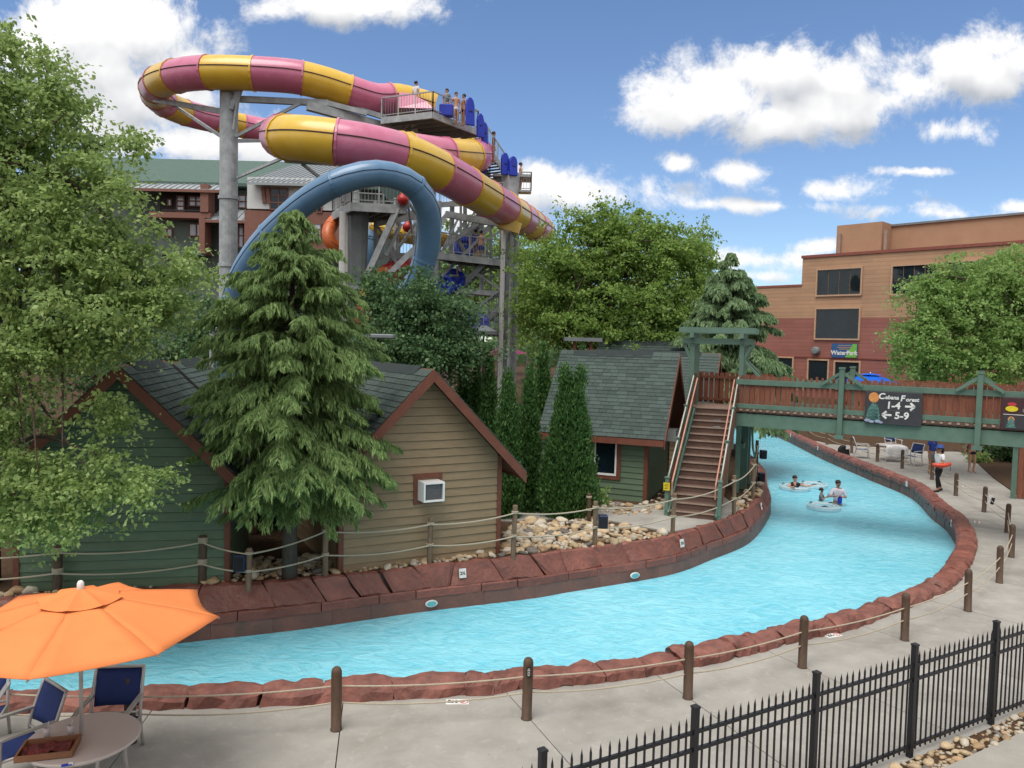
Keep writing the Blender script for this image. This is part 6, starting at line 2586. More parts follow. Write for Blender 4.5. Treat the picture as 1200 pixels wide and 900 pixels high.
# ------------------------------------------------------------------ rope posts on the cabin bank
post_px = [(67, 694, 640, 'thick rope post at the left edge of the dark green cabin wall'), (237, 684, 627, 'thick rope post in front of the right end of the dark green cabin'), (291, 689, 642, 'rope post carrying a navy box between the green cabin and the cedar trunk'),
           (381, 676, 613, 'rope post just left of the tan cabin corner'), (503, 662, 606, 'rope post in front of the middle of the tan cabin wall'), (601, 654, 592, 'rope post at the right corner of the tan cabin by the stone bed'),
           (697, 640, 587, 'rope post carrying a navy box by the large twin-topped evergreen'), (690, 612, 578, 'darker rope post at the edge of the large twin-topped evergreen'), (788, 625, 578, 'rope post at the foot of the stairs on the walk'), (860, 604, 557, 'rope post right of the stairs foot'),
           (882, 586, 538, 'leaning rope post right of the stairs, second from its foot'), (886, 566, 516, 'dark rope post at the bend of the left bank by the navy boxes')]
PT = []
for i, (px, pb, pt_, lb) in enumerate(post_px):
    b = P(px, pb, BZ)
    top = D(px, pt_, b.y)
    h = top.z - b.z
    r = .075 if i < 2 else .055
    t = root('rope_post', lb, 'post', b, 0, 'rope posts on the cabin bank')
    lean = V((rnd.uniform(-.03, .03), rnd.uniform(-.03, .03), 0))
    m = MB().tube([b - V((0, 0, .05)), b + lean * .5 + V((0, 0, h * .5)), b + lean + V((0, 0, h - .02)), b + lean + V((0, 0, h))], [r, r, r, r * .8], 14)
    m.make('shaft', M_POST if i not in (0, 1, 7, 11) else M_BOLL, t, world=True, smooth=False)
    for f in (.86, .42):
        w = MB()
        for k in range(4 if i < 2 else 2):
            c = b + lean * f + V((0, 0, h * f + k * .026))
            w.tube([c + V((math.cos(a) * (r + .008), math.sin(a) * (r + .008), 0)) for a in np.linspace(0, 6.2832, 17)], .013, 5, caps=False)
        w.make('rope_wrap', M_ROPE, t, world=True)
    PT.append((b, lean, h))
run = [0, 1, 2, 3, 4, 5, 6, 8, 9, 10, 11]
for f, lb in ((.86, 'pale upper rope sagging between the wooden posts along the cabin bank'), (.42, 'pale lower rope sagging between the wooden posts along the cabin bank')):
    pts = [P(-150, 702, BZ) + V((0, 0, .9 * f))] + [PT[k][0] + PT[k][1] * f + V((0, -.05, PT[k][2] * f)) for k in run]
    o = rope_run(pts, .035, .016, 10).make('rope', M_ROPE, at=pts[4], smooth=True)
    tag(o, lb, 'rope')
t = root('sign_plate', 'dark plate on brackets high on the rope post at the left river bend', 'sign', D(890, 527, PT[11][0].y))


def navy_box(k, dx, dz, lb):
    b = PT[k][0] + V((dx, -.02, PT[k][2] * dz))
    t = root('speaker_box', lb, 'speaker box', b, 0)
    MB().box(b + V((0, 0, .14)), (.21, .2, .30)).make('housing', M_NAVYBOX, t, world=True, bevel=.015)
    MB().box(b + V((0, -.105, .14)), (.16, .012, .24)).make('grille', M_CL_BLACK, t, world=True)
    MB().box(b + V((-dx * .5, 0, .18)), (abs(dx) * .7, .04, .05)).make('bracket', M_DSTEEL, t, world=True)


M_NAVYBOX = mat('navy_box', (.010, .022, .065), .5)
bpy.data.objects.remove(t)
navy_box(2, -.14, .45, 'navy speaker box on the rope post beside the cedar trunk')
navy_box(6, .17, .42, 'navy speaker box on the rope post by the large twin-topped evergreen')
navy_box(11, .20, .58, 'navy speaker box, upper of two at the left river bend by the stairs')
navy_box(11, .17, .05, 'navy speaker box, lower of two at the left river bend by the stairs')


# ------------------------------------------------------------------ furniture
def chair_parts(t, frame_m, sling_m):
    """sling armchair facing local -Y, seat at .43"""
    w, d = .56, .50
    for s in (-1, 1):
        x = s * w / 2
        MB().tube(spline([(x, -d / 2 - .03, 0), (x, -d / 2 - .01, .40), (x, -d / 2, .64)], 4), .019, 8).make('leg', frame_m, t, smooth=True)
        MB().tube(spline([(x, d / 2 + .10, 0), (x, d / 2, .40), (x, d / 2 + .06, .66), (x * .97, d / 2 + .17, .96)], 5), .020, 8).make('leg', frame_m, t, smooth=True)
        MB().tube([(x, -d / 2, .42), (x, d / 2 + .02, .40)], .017, 8).make('seat_rail', frame_m, t, smooth=True)
        m = MB()
        ap = spline([(x, -d / 2 - .05, .635), (x, -d / 2 + .03, .655), (x, 0, .66), (x, d / 2 + .06, .655)], 4)
        for a, b in zip(ap, ap[1:]):
            m.beam(a, b, .05, .025)
        m.make('armrest', frame_m, t)
    MB().tube([(-w / 2 * .97, d / 2 + .17, .955), (w / 2 * .97, d / 2 + .17, .955)], .020, 8).make('top_rail', frame_m, t, smooth=True)
    MB().tube([(-w / 2, -d / 2, .41), (w / 2, -d / 2, .41)], .016, 8).make('front_rail', frame_m, t, smooth=True)
    MB().tube([(-w / 2, d / 2 + .005, .46), (w / 2, d / 2 + .005, .46)], .016, 8).make('back_rail', frame_m, t, smooth=True)
    # sagging slings
    m = MB()
    nx, ny = 7, 6
    for j in range(ny):
        for i in range(nx):
            u, v = i / (nx - 1) * 2 - 1, j / (ny - 1)
            m.v.append(V((u * (w / 2 - .02), -d / 2 + v * (d + .02), .425 - .02 * v - .03 * (1 - u * u) * math.sin(math.pi * (.15 + .7 * v)))))
    for j in range(ny - 1):
        for i in range(nx - 1):
            a = j * nx + i
            m.f.append((a, a + 1, a + nx + 1, a + nx))
    o = m.make('seat', sling_m, t, smooth=True)
    sf = o.modifiers.new('thick', 'SOLIDIFY')
    sf.thickness = .008
    m = MB()
    for j in range(ny):
        for i in range(nx):
            u, v = i / (nx - 1) * 2 - 1, j / (ny - 1)
            z = .53 + v * .405
            y = d / 2 + .03 + (v ** 1.3) * .135 + .03 * (1 - u * u)
            m.v.append(V((u * (w / 2 - .025), y, z)))
    for j in range(ny - 1):
        for i in range(nx - 1):
            a = j * nx + i
            m.f.append((a, a + 1, a + nx + 1, a + nx))
    o = m.make('backrest', sling_m, t, smooth=True)
    sf = o.modifiers.new('thick', 'SOLIDIFY')
    sf.thickness = .008


ch0 = root('chair', 'navy sling armchair between the orange umbrella pole and the river kerb', 'chair', D(139, 868, 8.75) * V((1, 1, 0)).length_squared if False else V((D(126, 860, 8.75).x, 8.75, 0)), R(8), 'navy sling chairs by the water')
chair_parts(ch0, M_ALU, M_SLING)


def place_chair(x, y, rz, lb, group='navy sling chairs by the water', src=ch0):
    c = copy_tree(src)
    c.location = (x, y, 0)
    c.rotation_euler = (0, 0, rz)
    c['label'] = lb
    c['group'] = group
    return c


place_chair(D(18, 860, 8.3).x, 8.3, R(-36), 'navy sling armchair turned away left of the orange umbrella pole')
place_chair(D(-30, 860, 8.9).x, 8.9, R(20), 'navy sling armchair cut off by the left edge of the photo')

M_LFRAME = mat('white_frame', (.62, .62, .60), .45)
ch1 = root('chair', 'white framed navy chair under the bridge left of the towel table', 'chair', V((D(1010, 540, 36.2).x, 36.2, 0)), R(70), 'white framed chairs under the bridge')
chair_parts(ch1, M_LFRAME, M_SLING)
place_chair(D(1069, 540, 34.2).x, 34.2, R(-62), 'white framed navy chair under the bridge right of the towel table', 'white framed chairs under the bridge', ch1)
place_chair(D(1046, 538, 38.5).x, 38.5, R(5), 'white framed navy chair behind the towel table under the bridge', 'white framed chairs under the bridge', ch1)
ch2 = copy_tree(ch1)
q = P(634, 574, BZ)
ch2.location = q
ch2.rotation_euler = (0, 0, R(60))
ch2['label'] = 'pale chair glimpsed between the evergreens beside the side-on green cabin'
del ch2['group']
q = P(640, 566, BZ)
t = root('side_table', 'small white table glimpsed between the evergreens beside the side-on green cabin', 'table', q)
MB().lathe([(.45, .68), (.45, .72)], q, 18).make('table_top', M_WHITE, t, world=True)
MB().tube([q, q + V((0, 0, .68))], .04, 8).make('leg', M_WHITE, t, world=True)
MB().lathe([(.28, 0), (.28, .03)], q, 14).make('foot', M_WHITE, t, world=True)


def round_table(label, c, r, h, top_m, leg_m, legs=4):
    t = root('round_table', label, 'table', V((c.x, c.y, 0)))
    b = V((c.x, c.y, 0))
    MB().lathe([(r - .03, h - .03), (r, h - .025), (r, h - .008), (r - .008, h)], b, 48).make('table_top', top_m, t, world=True)
    MB().lathe([(r * .88, h - .07), (r * .88, h - .032), (r * .82, h - .032), (r * .82, h - .07)], b, 32, closed=False).make('apron', leg_m, t, world=True)
    for k in range(legs):
        a = math.pi / 4 + k * 2 * math.pi / legs
        p0 = b + V((math.cos(a) * r * .84, math.sin(a) * r * .84, 0))
        MB().tube(spline([p0, p0 - V((math.cos(a) * .05, math.sin(a) * .05, -.4)), p0 - V((0, 0, -(h - .05)))], 4), .019, 8).make('leg', leg_m, t, world=True, smooth=True)
    return t


tc_ = D(97, 875, 7.95)
TCX, TCY = tc_.x, 7.95
round_table('round pale table with the umbrella pole through its middle', V((TCX + .02, TCY - .02, 0)), .555, .73, M_TABLE, M_ALU)

# orange umbrella
def umbrella(label, c, r, z_rim, z_top, m, pole_m, n=8, a0=R(12), base=0.0, valance=True, group=None):
    t = root('umbrella', label, 'umbrella', V((c[0], c[1], base)), 0, group)
    cx = V((c[0], c[1], 0))
    tips = [cx + V((math.cos(a0 + 2 * math.pi * k / n) * r, math.sin(a0 + 2 * math.pi * k / n) * r, z_rim)) for k in range(n)]
    z0 = z_top - .09
    seg, sub = 10, 6
    mm = MB()
    for k in range(n):
        A, B = tips[k], tips[(k + 1) % n]
        for j in range(seg + 1):
            f = .10 + .90 * j / seg
            for i in range(sub + 1):
                u = i / sub
                e = A.lerp(B, u)
                p = cx + (e - cx) * f
                zc = z_rim + (z0 - z_rim) * (1 - f ** 1.25)
                sag = .05 * 4 * u * (1 - u) * f * f
                pull = 1 - .045 * 4 * u * (1 - u) * f
                q = V((cx.x + (p.x - cx.x) * pull, cx.y + (p.y - cx.y) * pull, zc - sag * .8))
                q += noisy(q, .008, 5, k)
                mm.v.append(q)
    for k in range(n):
        for j in range(seg):
            for i in range(sub):
                a = k * (seg + 1) * (sub + 1) + j * (sub + 1) + i
                mm.f.append((a, a + 1, a + sub + 2, a + sub + 1))
    o = mm.make('canopy', m, t, world=True, smooth=True)
    sf = o.modifiers.new('thick', 'SOLIDIFY')
    sf.thickness = .006
    # vent cap
    vm = MB()
    rv = r * .30
    for k in range(n):
        for i in range(sub):
            for j in range(4):
                def vp(i_, j_):
                    a_ = a0 + 2 * math.pi * (k + i_ / sub) / n
                    u = i_ / sub
                    f = j_ / 4
                    rr = rv * f * (1 - .12 * 4 * u * (1 - u))
                    return cx + V((math.cos(a_) * rr, math.sin(a_) * rr, z_top - .02 - (z_top - z0 + .012) * f ** 1.2 - .025 * 4 * u * (1 - u) * f))
                b = len(vm.v)
                vm.v += [vp(i, j), vp(i + 1, j), vp(i + 1, j + 1), vp(i, j + 1)]
                vm.f.append((b, b + 1, b + 2, b + 3))
    vm.make('vent', m, o, world=True, smooth=False)
    MB().lathe([(.018, z_top - .06), (.036, z_top - .03), (.034, z_top + .03), (.022, z_top + .055), (.004, z_top + .062)], cx, 14).make('finial', M_WHITE, t, world=True, smooth=True)
    MB().tube([cx + V((0, 0, base)), cx + V((0, 0, z_top - .04))], .020 if r < 2 else .035, 12).make('pole', pole_m, t, world=True, smooth=True)
    for k in range(n):
        MB().beam(cx + V((0, 0, z0 - .03)), tips[k] - V((0, 0, .018)), .018, .014).make('rib', pole_m, t, world=True)
        MB().beam(cx + V((0, 0, z_rim - .18)), cx.lerp(tips[k], .55) * V((1, 1, 0)).length_squared if False else cx + V((0, 0, z_rim - .18)) + (tips[k] - cx - V((0, 0, z_rim))) * .5 + V((0, 0, .18 + (z0 - z_rim) * (1 - .5 ** 1.25) - .03)), .012, .012).make('stretcher', pole_m, t, world=True)
    return t


umbrella('orange canvas umbrella with a vented top over the round table at lower left', (TCX - .015, TCY), 1.385, 1.95, 2.345, M_UMB, M_ALU)
q = D(1020, 437, 55)
umbrella('bright blue umbrella showing above the bridge railing in front of the red building', (q.x, q.y), 2.5, q.z - .85, q.z, M_BUMB, M_ALU, base=ground_z(q.x, q.y))

# things on the table
th = .73
c = P(57, 881, th)
t = root('tray', 'brown wooden tray with red paper on the round table', 'tray', c)
rz = R(16)
rot = Matrix.Rotation(rz, 3, 'Z')
MB().box(c + V((0, 0, .012)), (.52, .34, .02), rot).make('base', M_TRAY if 'M_TRAY' in globals() else mat('tray_wood', (.22, .10, .05), .6), t, world=True)
for dx, dy, sx_, sy_ in ((0, -.17, .52, .02), (0, .17, .52, .02), (-.25, 0, .02, .32), (.25, 0, .02, .32)):
    MB().box(c + rot @ V((dx, dy, .04)), (sx_, sy_, .055), rot).make('side', MATS.get('tray_wood'), t, world=True)
m = MB()
g = 12
for j in range(g):
    for i in range(g):
        p = V(((i / (g - 1) - .5) * .40, (j / (g - 1) - .5) * .26, .03))
        p.z += max(0, noisy(p, .09, 9, 4).x) + .004
        m.v.append(c + rot @ p)
for j in range(g - 1):
    for i in range(g - 1):
        a = j * g + i
        m.f.append((a, a + 1, a + g + 1, a + g))
o = m.make('wrap_paper', mat('red_paper', (.16, .022, .02), .8, (.05, .012, .012), 30, contrast=2), None, at=c)
tag(o, 'crumpled dark red paper wrap lying in the wooden tray', 'paper')
for px, py, lb in ((55, 864, 'clear cup with a red drink nearer the blue chair'), (83, 861, 'clear cup with a red drink and a straw by the umbrella pole')):
    q = P(px, py, th)
    t = root('cup', lb, 'cup', q)
    MB().lathe([(.028, 0), (.036, .11), (.034, .11), (.026, .004)], q, 16).make('body', M_CUP if 'M_CUP' in globals() else mat('cup_plastic', (.55, .5, .5), .2), t, world=True, smooth=True)
    MB().lathe([(.027, .012), (.031, .07)], q, 14).make('drink', M_CL_RED, t, world=True)
    MB().tube([q + V((0, 0, .02)), q + V((.02, .0, .17))], .004, 6).make('straw', M_PAPER, t, world=True)
q = P(78, 897, th)
t = root('wristband', 'small blue and white folded band at the front edge of the table', 'band', q)
MB().box(q + V((0, 0, .006)), (.09, .03, .012), Matrix.Rotation(.5, 3, 'Z')).make('strap', M_BLUE, t, world=True)
MB().box(q + V((.03, .02, .009)), (.04, .032, .014), Matrix.Rotation(.5, 3, 'Z')).make('label', M_PAPER, t, world=True)

# table under the bridge with its towel
tq = V((D(1043, 530, 35.6).x, 35.6, 0))
round_table('pale table under the bridge under a hanging white towel', tq, .62, .73, M_TABLE, M_LFRAME)
m = MB()
for j in range(9):
    for i in range(9):
        u = i / 8 * .9 - .45
        if j < 4:
            p = V((u, -.15 - j * .14, .745))
        else:
            p = V((u * (1 + .03 * j), -.63 - .012 * math.sin(i * 1.9) * (j - 3), .74 - (j - 3.6) * .13))
        m.v.append(tq + p)
for j in range(8):
    for i in range(8):
        a = j * 9 + i
        m.f.append((a, a + 1, a + 10, a + 9))
o = m.make('towel', M_CL_WHITE, None, at=tq + V((0, -.6, .74)), smooth=True)
o.modifiers.new('thick', 'SOLIDIFY').thickness = .012
tag(o, 'white towel hanging over the front of the table under the bridge', 'towel')
q = P(990, 534, 0)
t = root('bag', 'small dark bag with a white tag beside the bollards under the bridge', 'bag', q)
MB().prism([q + V((-.26, 0, 0)), q + V((.26, 0, 0)), q + V((.22, 0, .38)), q + V((.08, 0, .48)), q + V((-.14, 0, .46)), q + V((-.24, 0, .3))], (0, .3, 0)).make('body', M_CL_BLACK, t, world=True, bevel=.04)
MB().box(q + V((.1, -.02, .42)), (.14, .02, .2)).make('tag', M_PAPER, t, world=True)

# ------------------------------------------------------------------ people
def skin_mesh(name, joints, bones, rad, root_j, sub=1):
    me = bpy.data.meshes.new(name)
    names = []
    for a, b in bones:
        for x in (a, b):
            if x not in names:
                names.append(x)
    ix = {n: i for i, n in enumerate(names)}
    me.from_pydata([tuple(joints[n]) for n in names], [(ix[a], ix[b]) for a, b in bones], [])
    o = bpy.data.objects.new('skin_tmp', me)
    COL.objects.link(o)
    o.modifiers.new('skin', 'SKIN').use_smooth_shade = True
    s = o.modifiers.new('sub', 'SUBSURF')
    s.levels = sub
    s.render_levels = sub
    if not me.skin_vertices:
        bm = bmesh.new()
        bm.from_mesh(me)
        bm.verts.layers.skin.verify()
        bm.to_mesh(me)
        bm.free()
    for n, i in ix.items():
        sv = me.skin_vertices[0].data[i]
        r = rad[n]
        sv.radius = (r, r) if not isinstance(r, tuple) else r
        sv.use_root = n == root_j
    dg = bpy.context.evaluated_depsgraph_get()
    out = bpy.data.meshes.new_from_object(o.evaluated_get(dg))
    bpy.data.objects.remove(o)
    out.name = name
    out.polygons.foreach_set('use_smooth', [True] * len(out.polygons))
    return out


def default_pose():
    J = dict(pelvis=(0, 0, .94), waist=(0, 0, 1.08), chest=(0, 0, 1.27), neckb=(0, 0, 1.43), neck=(0, -.01, 1.50), jaw=(0, -.035, 1.545), skull=(0, -.005, 1.635), crown=(0, 0, 1.70), nose=(0, -.115, 1.60))
    for s, k in ((1, 'L'), (-1, 'R')):
        J.update({'sh' + k: (s * .175, 0, 1.385), 'el' + k: (s * .235, .02, 1.12), 'wr' + k: (s * .25, -.06, .88), 'pa' + k: (s * .25, -.085, .80),
                  'hip' + k: (s * .09, 0, .88), 'kn' + k: (s * .10, -.015, .49), 'an' + k: (s * .10, .02, .09), 'he' + k: (s * .10, .045, .04), 'to' + k: (s * .11, -.14, .03), 'ear' + k: (s * .078, .01, 1.60)})
    return {k: V(x) for k, x in J.items()}


RAD = dict(pelvis=(.145, .105), waist=(.125, .09), chest=(.15, .105), neckb=.085, neck=.052, jaw=.068, skull=.088, crown=.05, nose=.014)
for k in 'LR':
    RAD.update({'sh' + k: .058, 'el' + k: .04, 'wr' + k: .027, 'pa' + k: (.036, .018), 'hip' + k: .088, 'kn' + k: .055, 'an' + k: .036, 'he' + k: .035, 'to' + k: .028, 'ear' + k: .018})
SPINE = [('pelvis', 'waist'), ('waist', 'chest'), ('chest', 'neckb'), ('neckb', 'neck'), ('neck', 'jaw'), ('jaw', 'skull'), ('skull', 'crown'), ('skull', 'nose'), ('skull', 'earL'), ('skull', 'earR')]


def person(label, loc, rz, scale=1.0, pose=None, skin=None, top=None, sleeves=.5, bottom=None, legs=.45, hair=M_HAIR, hat=None, shoes=None, fingers=True, lower=True, group=None, long_hair=False, z_lift=0.0):
    skin = skin or M_SKIN
    J = default_pose()
    for k, x in (pose or {}).items():
        J[k] = V(x)
    rad = dict(RAD)
    bones = list(SPINE)
    for k in 'LR':
        bones += [('chest', 'sh' + k), ('sh' + k, 'el' + k), ('el' + k, 'wr' + k), ('wr' + k, 'pa' + k)]
        if lower:
            bones += [('pelvis', 'hip' + k), ('hip' + k, 'kn' + k), ('kn' + k, 'an' + k), ('an' + k, 'he' + k), ('an' + k, 'to' + k)]
        if fingers:
            d = (J['pa' + k] - J['wr' + k]).normalized()
            side = d.cross(V((1, 0, 0)) if abs(d.x) < .8 else V((0, 0, 1))).normalized()
            palmn = d.cross(side)
            for i, ln in enumerate((.062, .075, .07, .055)):
                b0 = 'f%s%d' % (k, i)
                o = J['pa' + k] + side * ((i - 1.5) * .019)
                J[b0 + 'a'] = o + d * .022
                J[b0 + 'b'] = o + d * (.022 + ln * .55) + palmn * .006
                J[b0 + 'c'] = o + d * (.022 + ln * .95) + palmn * .024
                rad.update({b0 + 'a': .0095, b0 + 'b': .0085, b0 + 'c': .0065})
                bones += [('pa' + k, b0 + 'a'), (b0 + 'a', b0 + 'b'), (b0 + 'b', b0 + 'c')]
            J['t' + k + 'a'] = J['wr' + k].lerp(J['pa' + k], .5) - side * .04 + palmn * .01
            J['t' + k + 'b'] = J['t' + k + 'a'] + d * .045 - side * .012 + palmn * .012
            rad.update({'t' + k + 'a': .0105, 't' + k + 'b': .008})
            bones += [('wr' + k, 't' + k + 'a'), ('t' + k + 'a', 't' + k + 'b')]
    t = root('person', label, 'person', V(loc) + V((0, 0, z_lift)), rz, group)
    S = Matrix.Scale(scale, 4)

    def put(name, me, m, par=t):
        me.transform(S)
        me.materials.clear()
        me.materials.append(m)
        o = bpy.data.objects.new(name, me)
        link(o, par)
        return o
    put('body', skin_mesh('body', J, bones, rad, 'pelvis'), skin)

    def grow(keys, d):
        r = {}
        for k in keys:
            x = rad[k] if k in rad else .05
            r[k] = (x[0] + d, x[1] + d) if isinstance(x, tuple) else x + d
        return r
    if top is not None:
        K = ['pelvis', 'waist', 'chest', 'neckb', 'shL', 'shR']
        J2 = dict(J)
        J2['neckb'] = J['chest'].lerp(J['neckb'], .72)
        bn_ = [('pelvis', 'waist'), ('waist', 'chest'), ('chest', 'neckb'), ('chest', 'shL'), ('chest', 'shR')]
        r2 = grow(K, .016)
        r2['neckb'] = .085
        for k in 'LR':
            if sleeves > 0:
                J2['sl' + k] = J['sh' + k].lerp(J['el' + k], min(1, sleeves * 1.3))
                r2['sl' + k] = .062
                bn_.append(('sh' + k, 'sl' + k))
                if sleeves > 1:
                    J2['sl' + k] = J['el' + k]
                    r2['sl' + k] = .05
                    J2['cu' + k] = J['el' + k].lerp(J['wr' + k], .9)
                    r2['cu' + k] = .036
                    bn_.append(('sl' + k, 'cu' + k))
        put('shirt', skin_mesh('shirt', J2, bn_, r2, 'pelvis'), top)
    if bottom is not None and lower:
        J3 = dict(J)
        r3 = grow(['pelvis', 'hipL', 'hipR'], .02)
        bn_ = []
        J3['waistp'] = J['pelvis'].lerp(J['waist'], .55)
        r3['waistp'] = (.14, .105)
        bn_.append(('waistp', 'pelvis'))
        for k in 'LR':
            bn_.append(('pelvis', 'hip' + k))
            if legs > 1:
                r3['kn' + k] = .068
                J3['hem' + k] = J['kn' + k].lerp(J['an' + k], .93)
                r3['hem' + k] = .05
                bn_ += [('hip' + k, 'kn' + k), ('kn' + k, 'hem' + k)]
            else:
                J3['hem' + k] = J['hip' + k].lerp(J['kn' + k], legs)
                r3['hem' + k] = .088
                bn_.append(('hip' + k, 'hem' + k))
        put('trousers' if legs > 1 else 'shorts', skin_mesh('shorts', J3, bn_, r3, 'pelvis'), bottom)
    h = J['skull']
    ax = (J['crown'] - J['jaw']).normalized()
    if hair is not None:
        m = MB()
        prof = [(.102, -.02), (.106, .02), (.098, .06), (.07, .095), (.03, .112), (.004, .115)]
        m.lathe(prof, (0, 0, 0), 14)
        q = V((0, 0, 1)).rotation_difference(ax).to_matrix()
        back = V((0, .016, 0))
        m.v = [h + q @ (V((v.x * .92, v.y * 1.06, v.z)) + back) + noisy(v, .008, 20, 2) for v in m.v]
        if long_hair:
            m.tube([h + V((0, .06, 0)), h + V((0, .10, -.12)), h + V((0, .10, -.26))], [.08, .075, .03], 8)
        put('hair', m.mesh('hair', hair, True), hair)
    if hat is not None:
        m = MB().lathe([(.165, .0), (.168, .008), (.115, .03), (.112, .09), (.09, .115), (.004, .12)], h + V((0, .0, .02)), 18)
        put('hat', m.mesh('hat', hat, True), hat)
    if shoes is not None and lower:
        for k in 'LR':
            m = MB().tube([J['he' + k] + V((0, .02, .0)), J['he' + k].lerp(J['to' + k], .5), J['to' + k] + V((0, -.02, -.005))], [.045, .05, .038], 8)
            put('shoe', m.mesh('shoe', shoes, True), shoes)
    # eyes and mouth
    m = MB()
    for s in (-1, 1):
        m.box(h + V((s * .032, -.086, -.005)), (.022, .014, .012))
    m.box(h + V((0, -.083, -.075)), (.04, .014, .009))
    put('face_features', m.mesh('face_features', M_INK), M_INK)
    return t


walk = dict(hipL=(.09, 0, .88), knL=(.10, -.14, .50), anL=(.10, -.10, .10), heL=(.10, -.07, .05), toL=(.11, -.26, .03),
            knR=(-.10, .04, .49), anR=(-.10, .20, .12), heR=(-.10, .235, .07), toR=(-.10, .05, .03))
gp = P(1099, 576, 0)
person('person walking left along the river deck in a white shirt, black trousers and blue hat', gp, R(-80), .97, dict(walk, elL=(.26, -.05, 1.14), wrL=(.20, -.26, 1.08), paL=(.16, -.33, 1.07), elR=(-.28, .10, 1.14), wrR=(-.26, .22, .98), paR=(-.25, .28, .93)),
       M_SKIN2, M_CL_WHITE, .62, M_CL_BLACK, 2, M_HAIR, mat('hat_blue', (.03, .07, .26), .8), M_CL_BLACK, long_hair=True)
Mg = Matrix.Translation(gp) @ Matrix.Rotation(R(-80), 4, 'Z')
t = root('rescue_tube', 'red rescue tube carried under the arm of the person in the white shirt', 'rescue tube', Mg @ V((.26, -.2, 1.0)))
MB().tube([Mg @ V(x) for x in spline([(.10, -.36, 1.0), (.25, -.24, 1.0), (.29, -.02, 1.01), (.22, .2, 1.03), (.1, .33, 1.03)], 5)], [.05] + [.075] * 19 + [.04], 10).make('float', M_ORANGE_RED if 'M_ORANGE_RED' in globals() else mat('rescue_red', (.62, .07, .035), .5), t, world=True, smooth=True)
MB().tube([Mg @ V((.1, .33, 1.03)), Mg @ V((.02, .45, 1.0)), Mg @ V((-.05, .5, .75))], .01, 6).make('strap', M_CL_BLACK, t, world=True)

person('person under the bridge in black shorts and a pinkish red top', P(1138, 554, 0), R(8), 1.0, dict(knL=(.11, -.05, .49), anL=(.10, .0, .09), elL=(.30, .02, 1.14), wrL=(.34, -.04, .90), paL=(.35, -.06, .82), elR=(-.30, .02, 1.14), wrR=(-.36, -.03, .92), paR=(-.38, -.05, .84)),
       M_SKIN, M_CL_PINK, 0, M_CL_BLACK, .38, M_HAIR, long_hair=True)
person('person mostly hidden behind the person in the blue hat, dark top', P(1091, 556, 0), R(20), .98, dict(), M_SKIN2, M_CL_BLUE, .5, M_CL_GREY, .6, mat('hair_auburn', (.14, .04, .025), .6))


def swim_ring(label, c, r=.5, tr=.16, tilt=(0, 0)):
    t = root('swim_ring', label, 'swim ring', c, 0, 'clear inflatable rings on the river')
    rot = Matrix.Rotation(tilt[0], 3, 'X') @ Matrix.Rotation(tilt[1], 3, 'Y')
    pts = [c + rot @ V((r * math.cos(a), r * math.sin(a), .06)) for a in np.linspace(0, 2 * math.pi, 33)]
    MB().tube(pts, tr, 12, caps=False).make('ring', M_TUBE, t, world=True, smooth=True)
    for k in (0.6, 2.4, 4.4):
        a = k
        q = c + rot @ V((r * math.cos(a), r * math.sin(a), .06 + tr * .86))
        MB().tube([q + rot @ V((-.1 * math.sin(a), .1 * math.cos(a), 0)), q + rot @ V((0, 0, .04)), q + rot @ V((.1 * math.sin(a), -.1 * math.cos(a), 0))], .02, 6).make('handle', M_NAVYBOX, t, world=True)
    sm = MB()
    for rr, zz in ((r - tr * .75, .06 + tr * .66), (r + tr * .75, .06 + tr * .66)):
        sm.tube([c + rot @ V((rr * math.cos(a), rr * math.sin(a), zz)) for a in np.linspace(0, 2 * math.pi, 29)], .012, 5, caps=False)
    sm.make('seam', M_PAPER, t, world=True)
    return t


sw = P(931, 574, WZ)
swim_ring('clear ring with a person in a dark top lying in it', sw, .46, .13)
person('person in a dark top floating in a clear ring with arms over its sides', V((sw.x, sw.y, sw.z - 1.08)), R(5), .95,
       dict(elL=(.38, -.14, 1.32), wrL=(.56, -.30, 1.38), paL=(.64, -.32, 1.37), elR=(-.36, -.22, 1.30), wrR=(-.34, -.48, 1.36), paR=(-.30, -.54, 1.35), knL=(.12, -.45, .75), anL=(.12, -.8, .7), heL=(.12, -.82, .66), toL=(.12, -.88, .78), knR=(-.12, -.45, .75), anR=(-.12, -.8, .7), heR=(-.12, -.82, .66), toR=(-.12, -.88, .78)),
       M_SKIN, M_CL_BLACK, .3, M_CL_BLUE, .5)
r2 = P(953, 571, WZ)
swim_ring('clear empty ring drifting just right of the person floating in a ring', r2, .42, .12)
swim_ring('clear empty ring floating nearest the camera below the two standing people', P(965, 597, WZ), .44, .125)
kid = P(962, 587, WZ)
person('child in a grey shirt standing chest-deep in the water beside the adult', V((kid.x, kid.y, WZ - .80)), R(60), .74, dict(elR=(-.30, -.12, 1.2), wrR=(-.22, -.28, 1.36), paR=(-.2, -.33, 1.43), elL=(.3, -.1, 1.2), wrL=(.2, -.32, 1.3), paL=(.16, -.38, 1.34)), M_SKIN2, M_CL_GREY, .6, M_CL_BLACK, .6)
ad = P(981, 592, WZ)
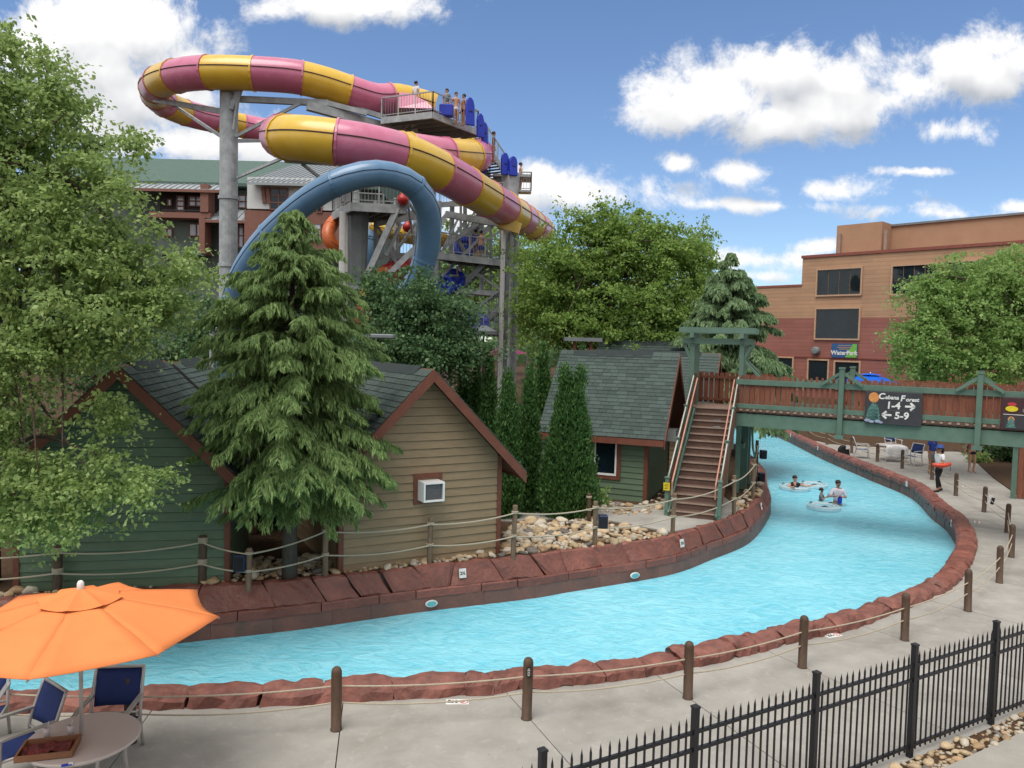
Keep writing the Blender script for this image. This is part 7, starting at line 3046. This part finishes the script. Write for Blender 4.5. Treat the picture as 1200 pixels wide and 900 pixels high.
person('adult in a white shirt standing waist-deep in the water holding something blue', V((ad.x, ad.y, WZ - .82)), R(-8), .99, dict(elL=(.27, -.10, 1.14), wrL=(.12, -.26, 1.18), paL=(.05, -.28, 1.2), elR=(-.28, -.1, 1.15), wrR=(-.13, -.27, 1.2), paR=(-.06, -.29, 1.22)), M_SKIN2, mat('lilac_shirt', (.55, .53, .60), .85), .9, M_CL_GREY, .6)
Ma = Matrix.Translation(V((ad.x, ad.y, WZ - .82))) @ Matrix.Rotation(R(-8), 4, 'Z')
t = root('bottle', 'blue bottle held in front of the adult in the white shirt in the water', 'bottle', Ma @ V((.0, -.2, .95)))
bb = MB().lathe([(.06, 0), (.075, .03), (.075, .2), (.03, .25), (.03, .29)], (0, 0, 0), 14)
bb.v = [Ma @ (v + V((.02, -.24, .93))) for v in bb.v]
bb.make('body', M_BLUE, t, world=True, smooth=True)


def tower_person(px, pyb, d, rz, label, **kw):
    b = D(px, pyb, d)
    person(label, b, rz, kw.pop('scale', 1.0), kw.pop('pose', None), fingers=True, group=None, **kw)


tower_person(487, 133, 42.6, R(140), 'person in a white shirt at the slide entrance on the top tower platform', top=M_CL_WHITE, bottom=M_CL_GREY)
tower_person(523, 142, 42.4, R(-30), 'person with a pale top behind the blue block on the top tower platform', top=M_CL_GREY, bottom=M_CL_BLUE)
tower_person(534, 146, 42.4, R(20), 'shirtless person in pale shorts on the top tower platform by the railing', bottom=M_CL_WHITE)
tower_person(543, 148, 42.6, R(-60), 'person in a dark swimsuit by the foam mats on the top tower platform', skin=M_SKIN2, bottom=M_CL_BLACK)
tower_person(578, 191, 43.6, R(90), 'person on the upper tower stairs above the yellow slide bend', skin=M_SKIN2, top=M_CL_GREY, bottom=M_CL_BLACK)
tower_person(609.5, 226, 45, R(110), 'person in white shorts leaning on the small railing right of the tall column', bottom=M_CL_WHITE, pose=dict(elL=(.3, -.1, 1.2), wrL=(.42, -.15, 1.3), paL=(.48, -.16, 1.33)))
tower_person(557, 306, 42.8, R(170), 'person in a dark shirt on the middle tower deck, left of a pair', top=M_CL_BLUE, bottom=M_CL_BLACK)
tower_person(563, 307, 42.6, R(175), 'shirtless person in blue shorts on the middle tower deck, right of a pair', bottom=M_CL_BLUE, legs=.7)
tower_person(538, 343, 42.6, R(60), 'person in a white shirt on the lower tower deck by the stairs', top=M_CL_WHITE, bottom=M_CL_BLUE, legs=.8)
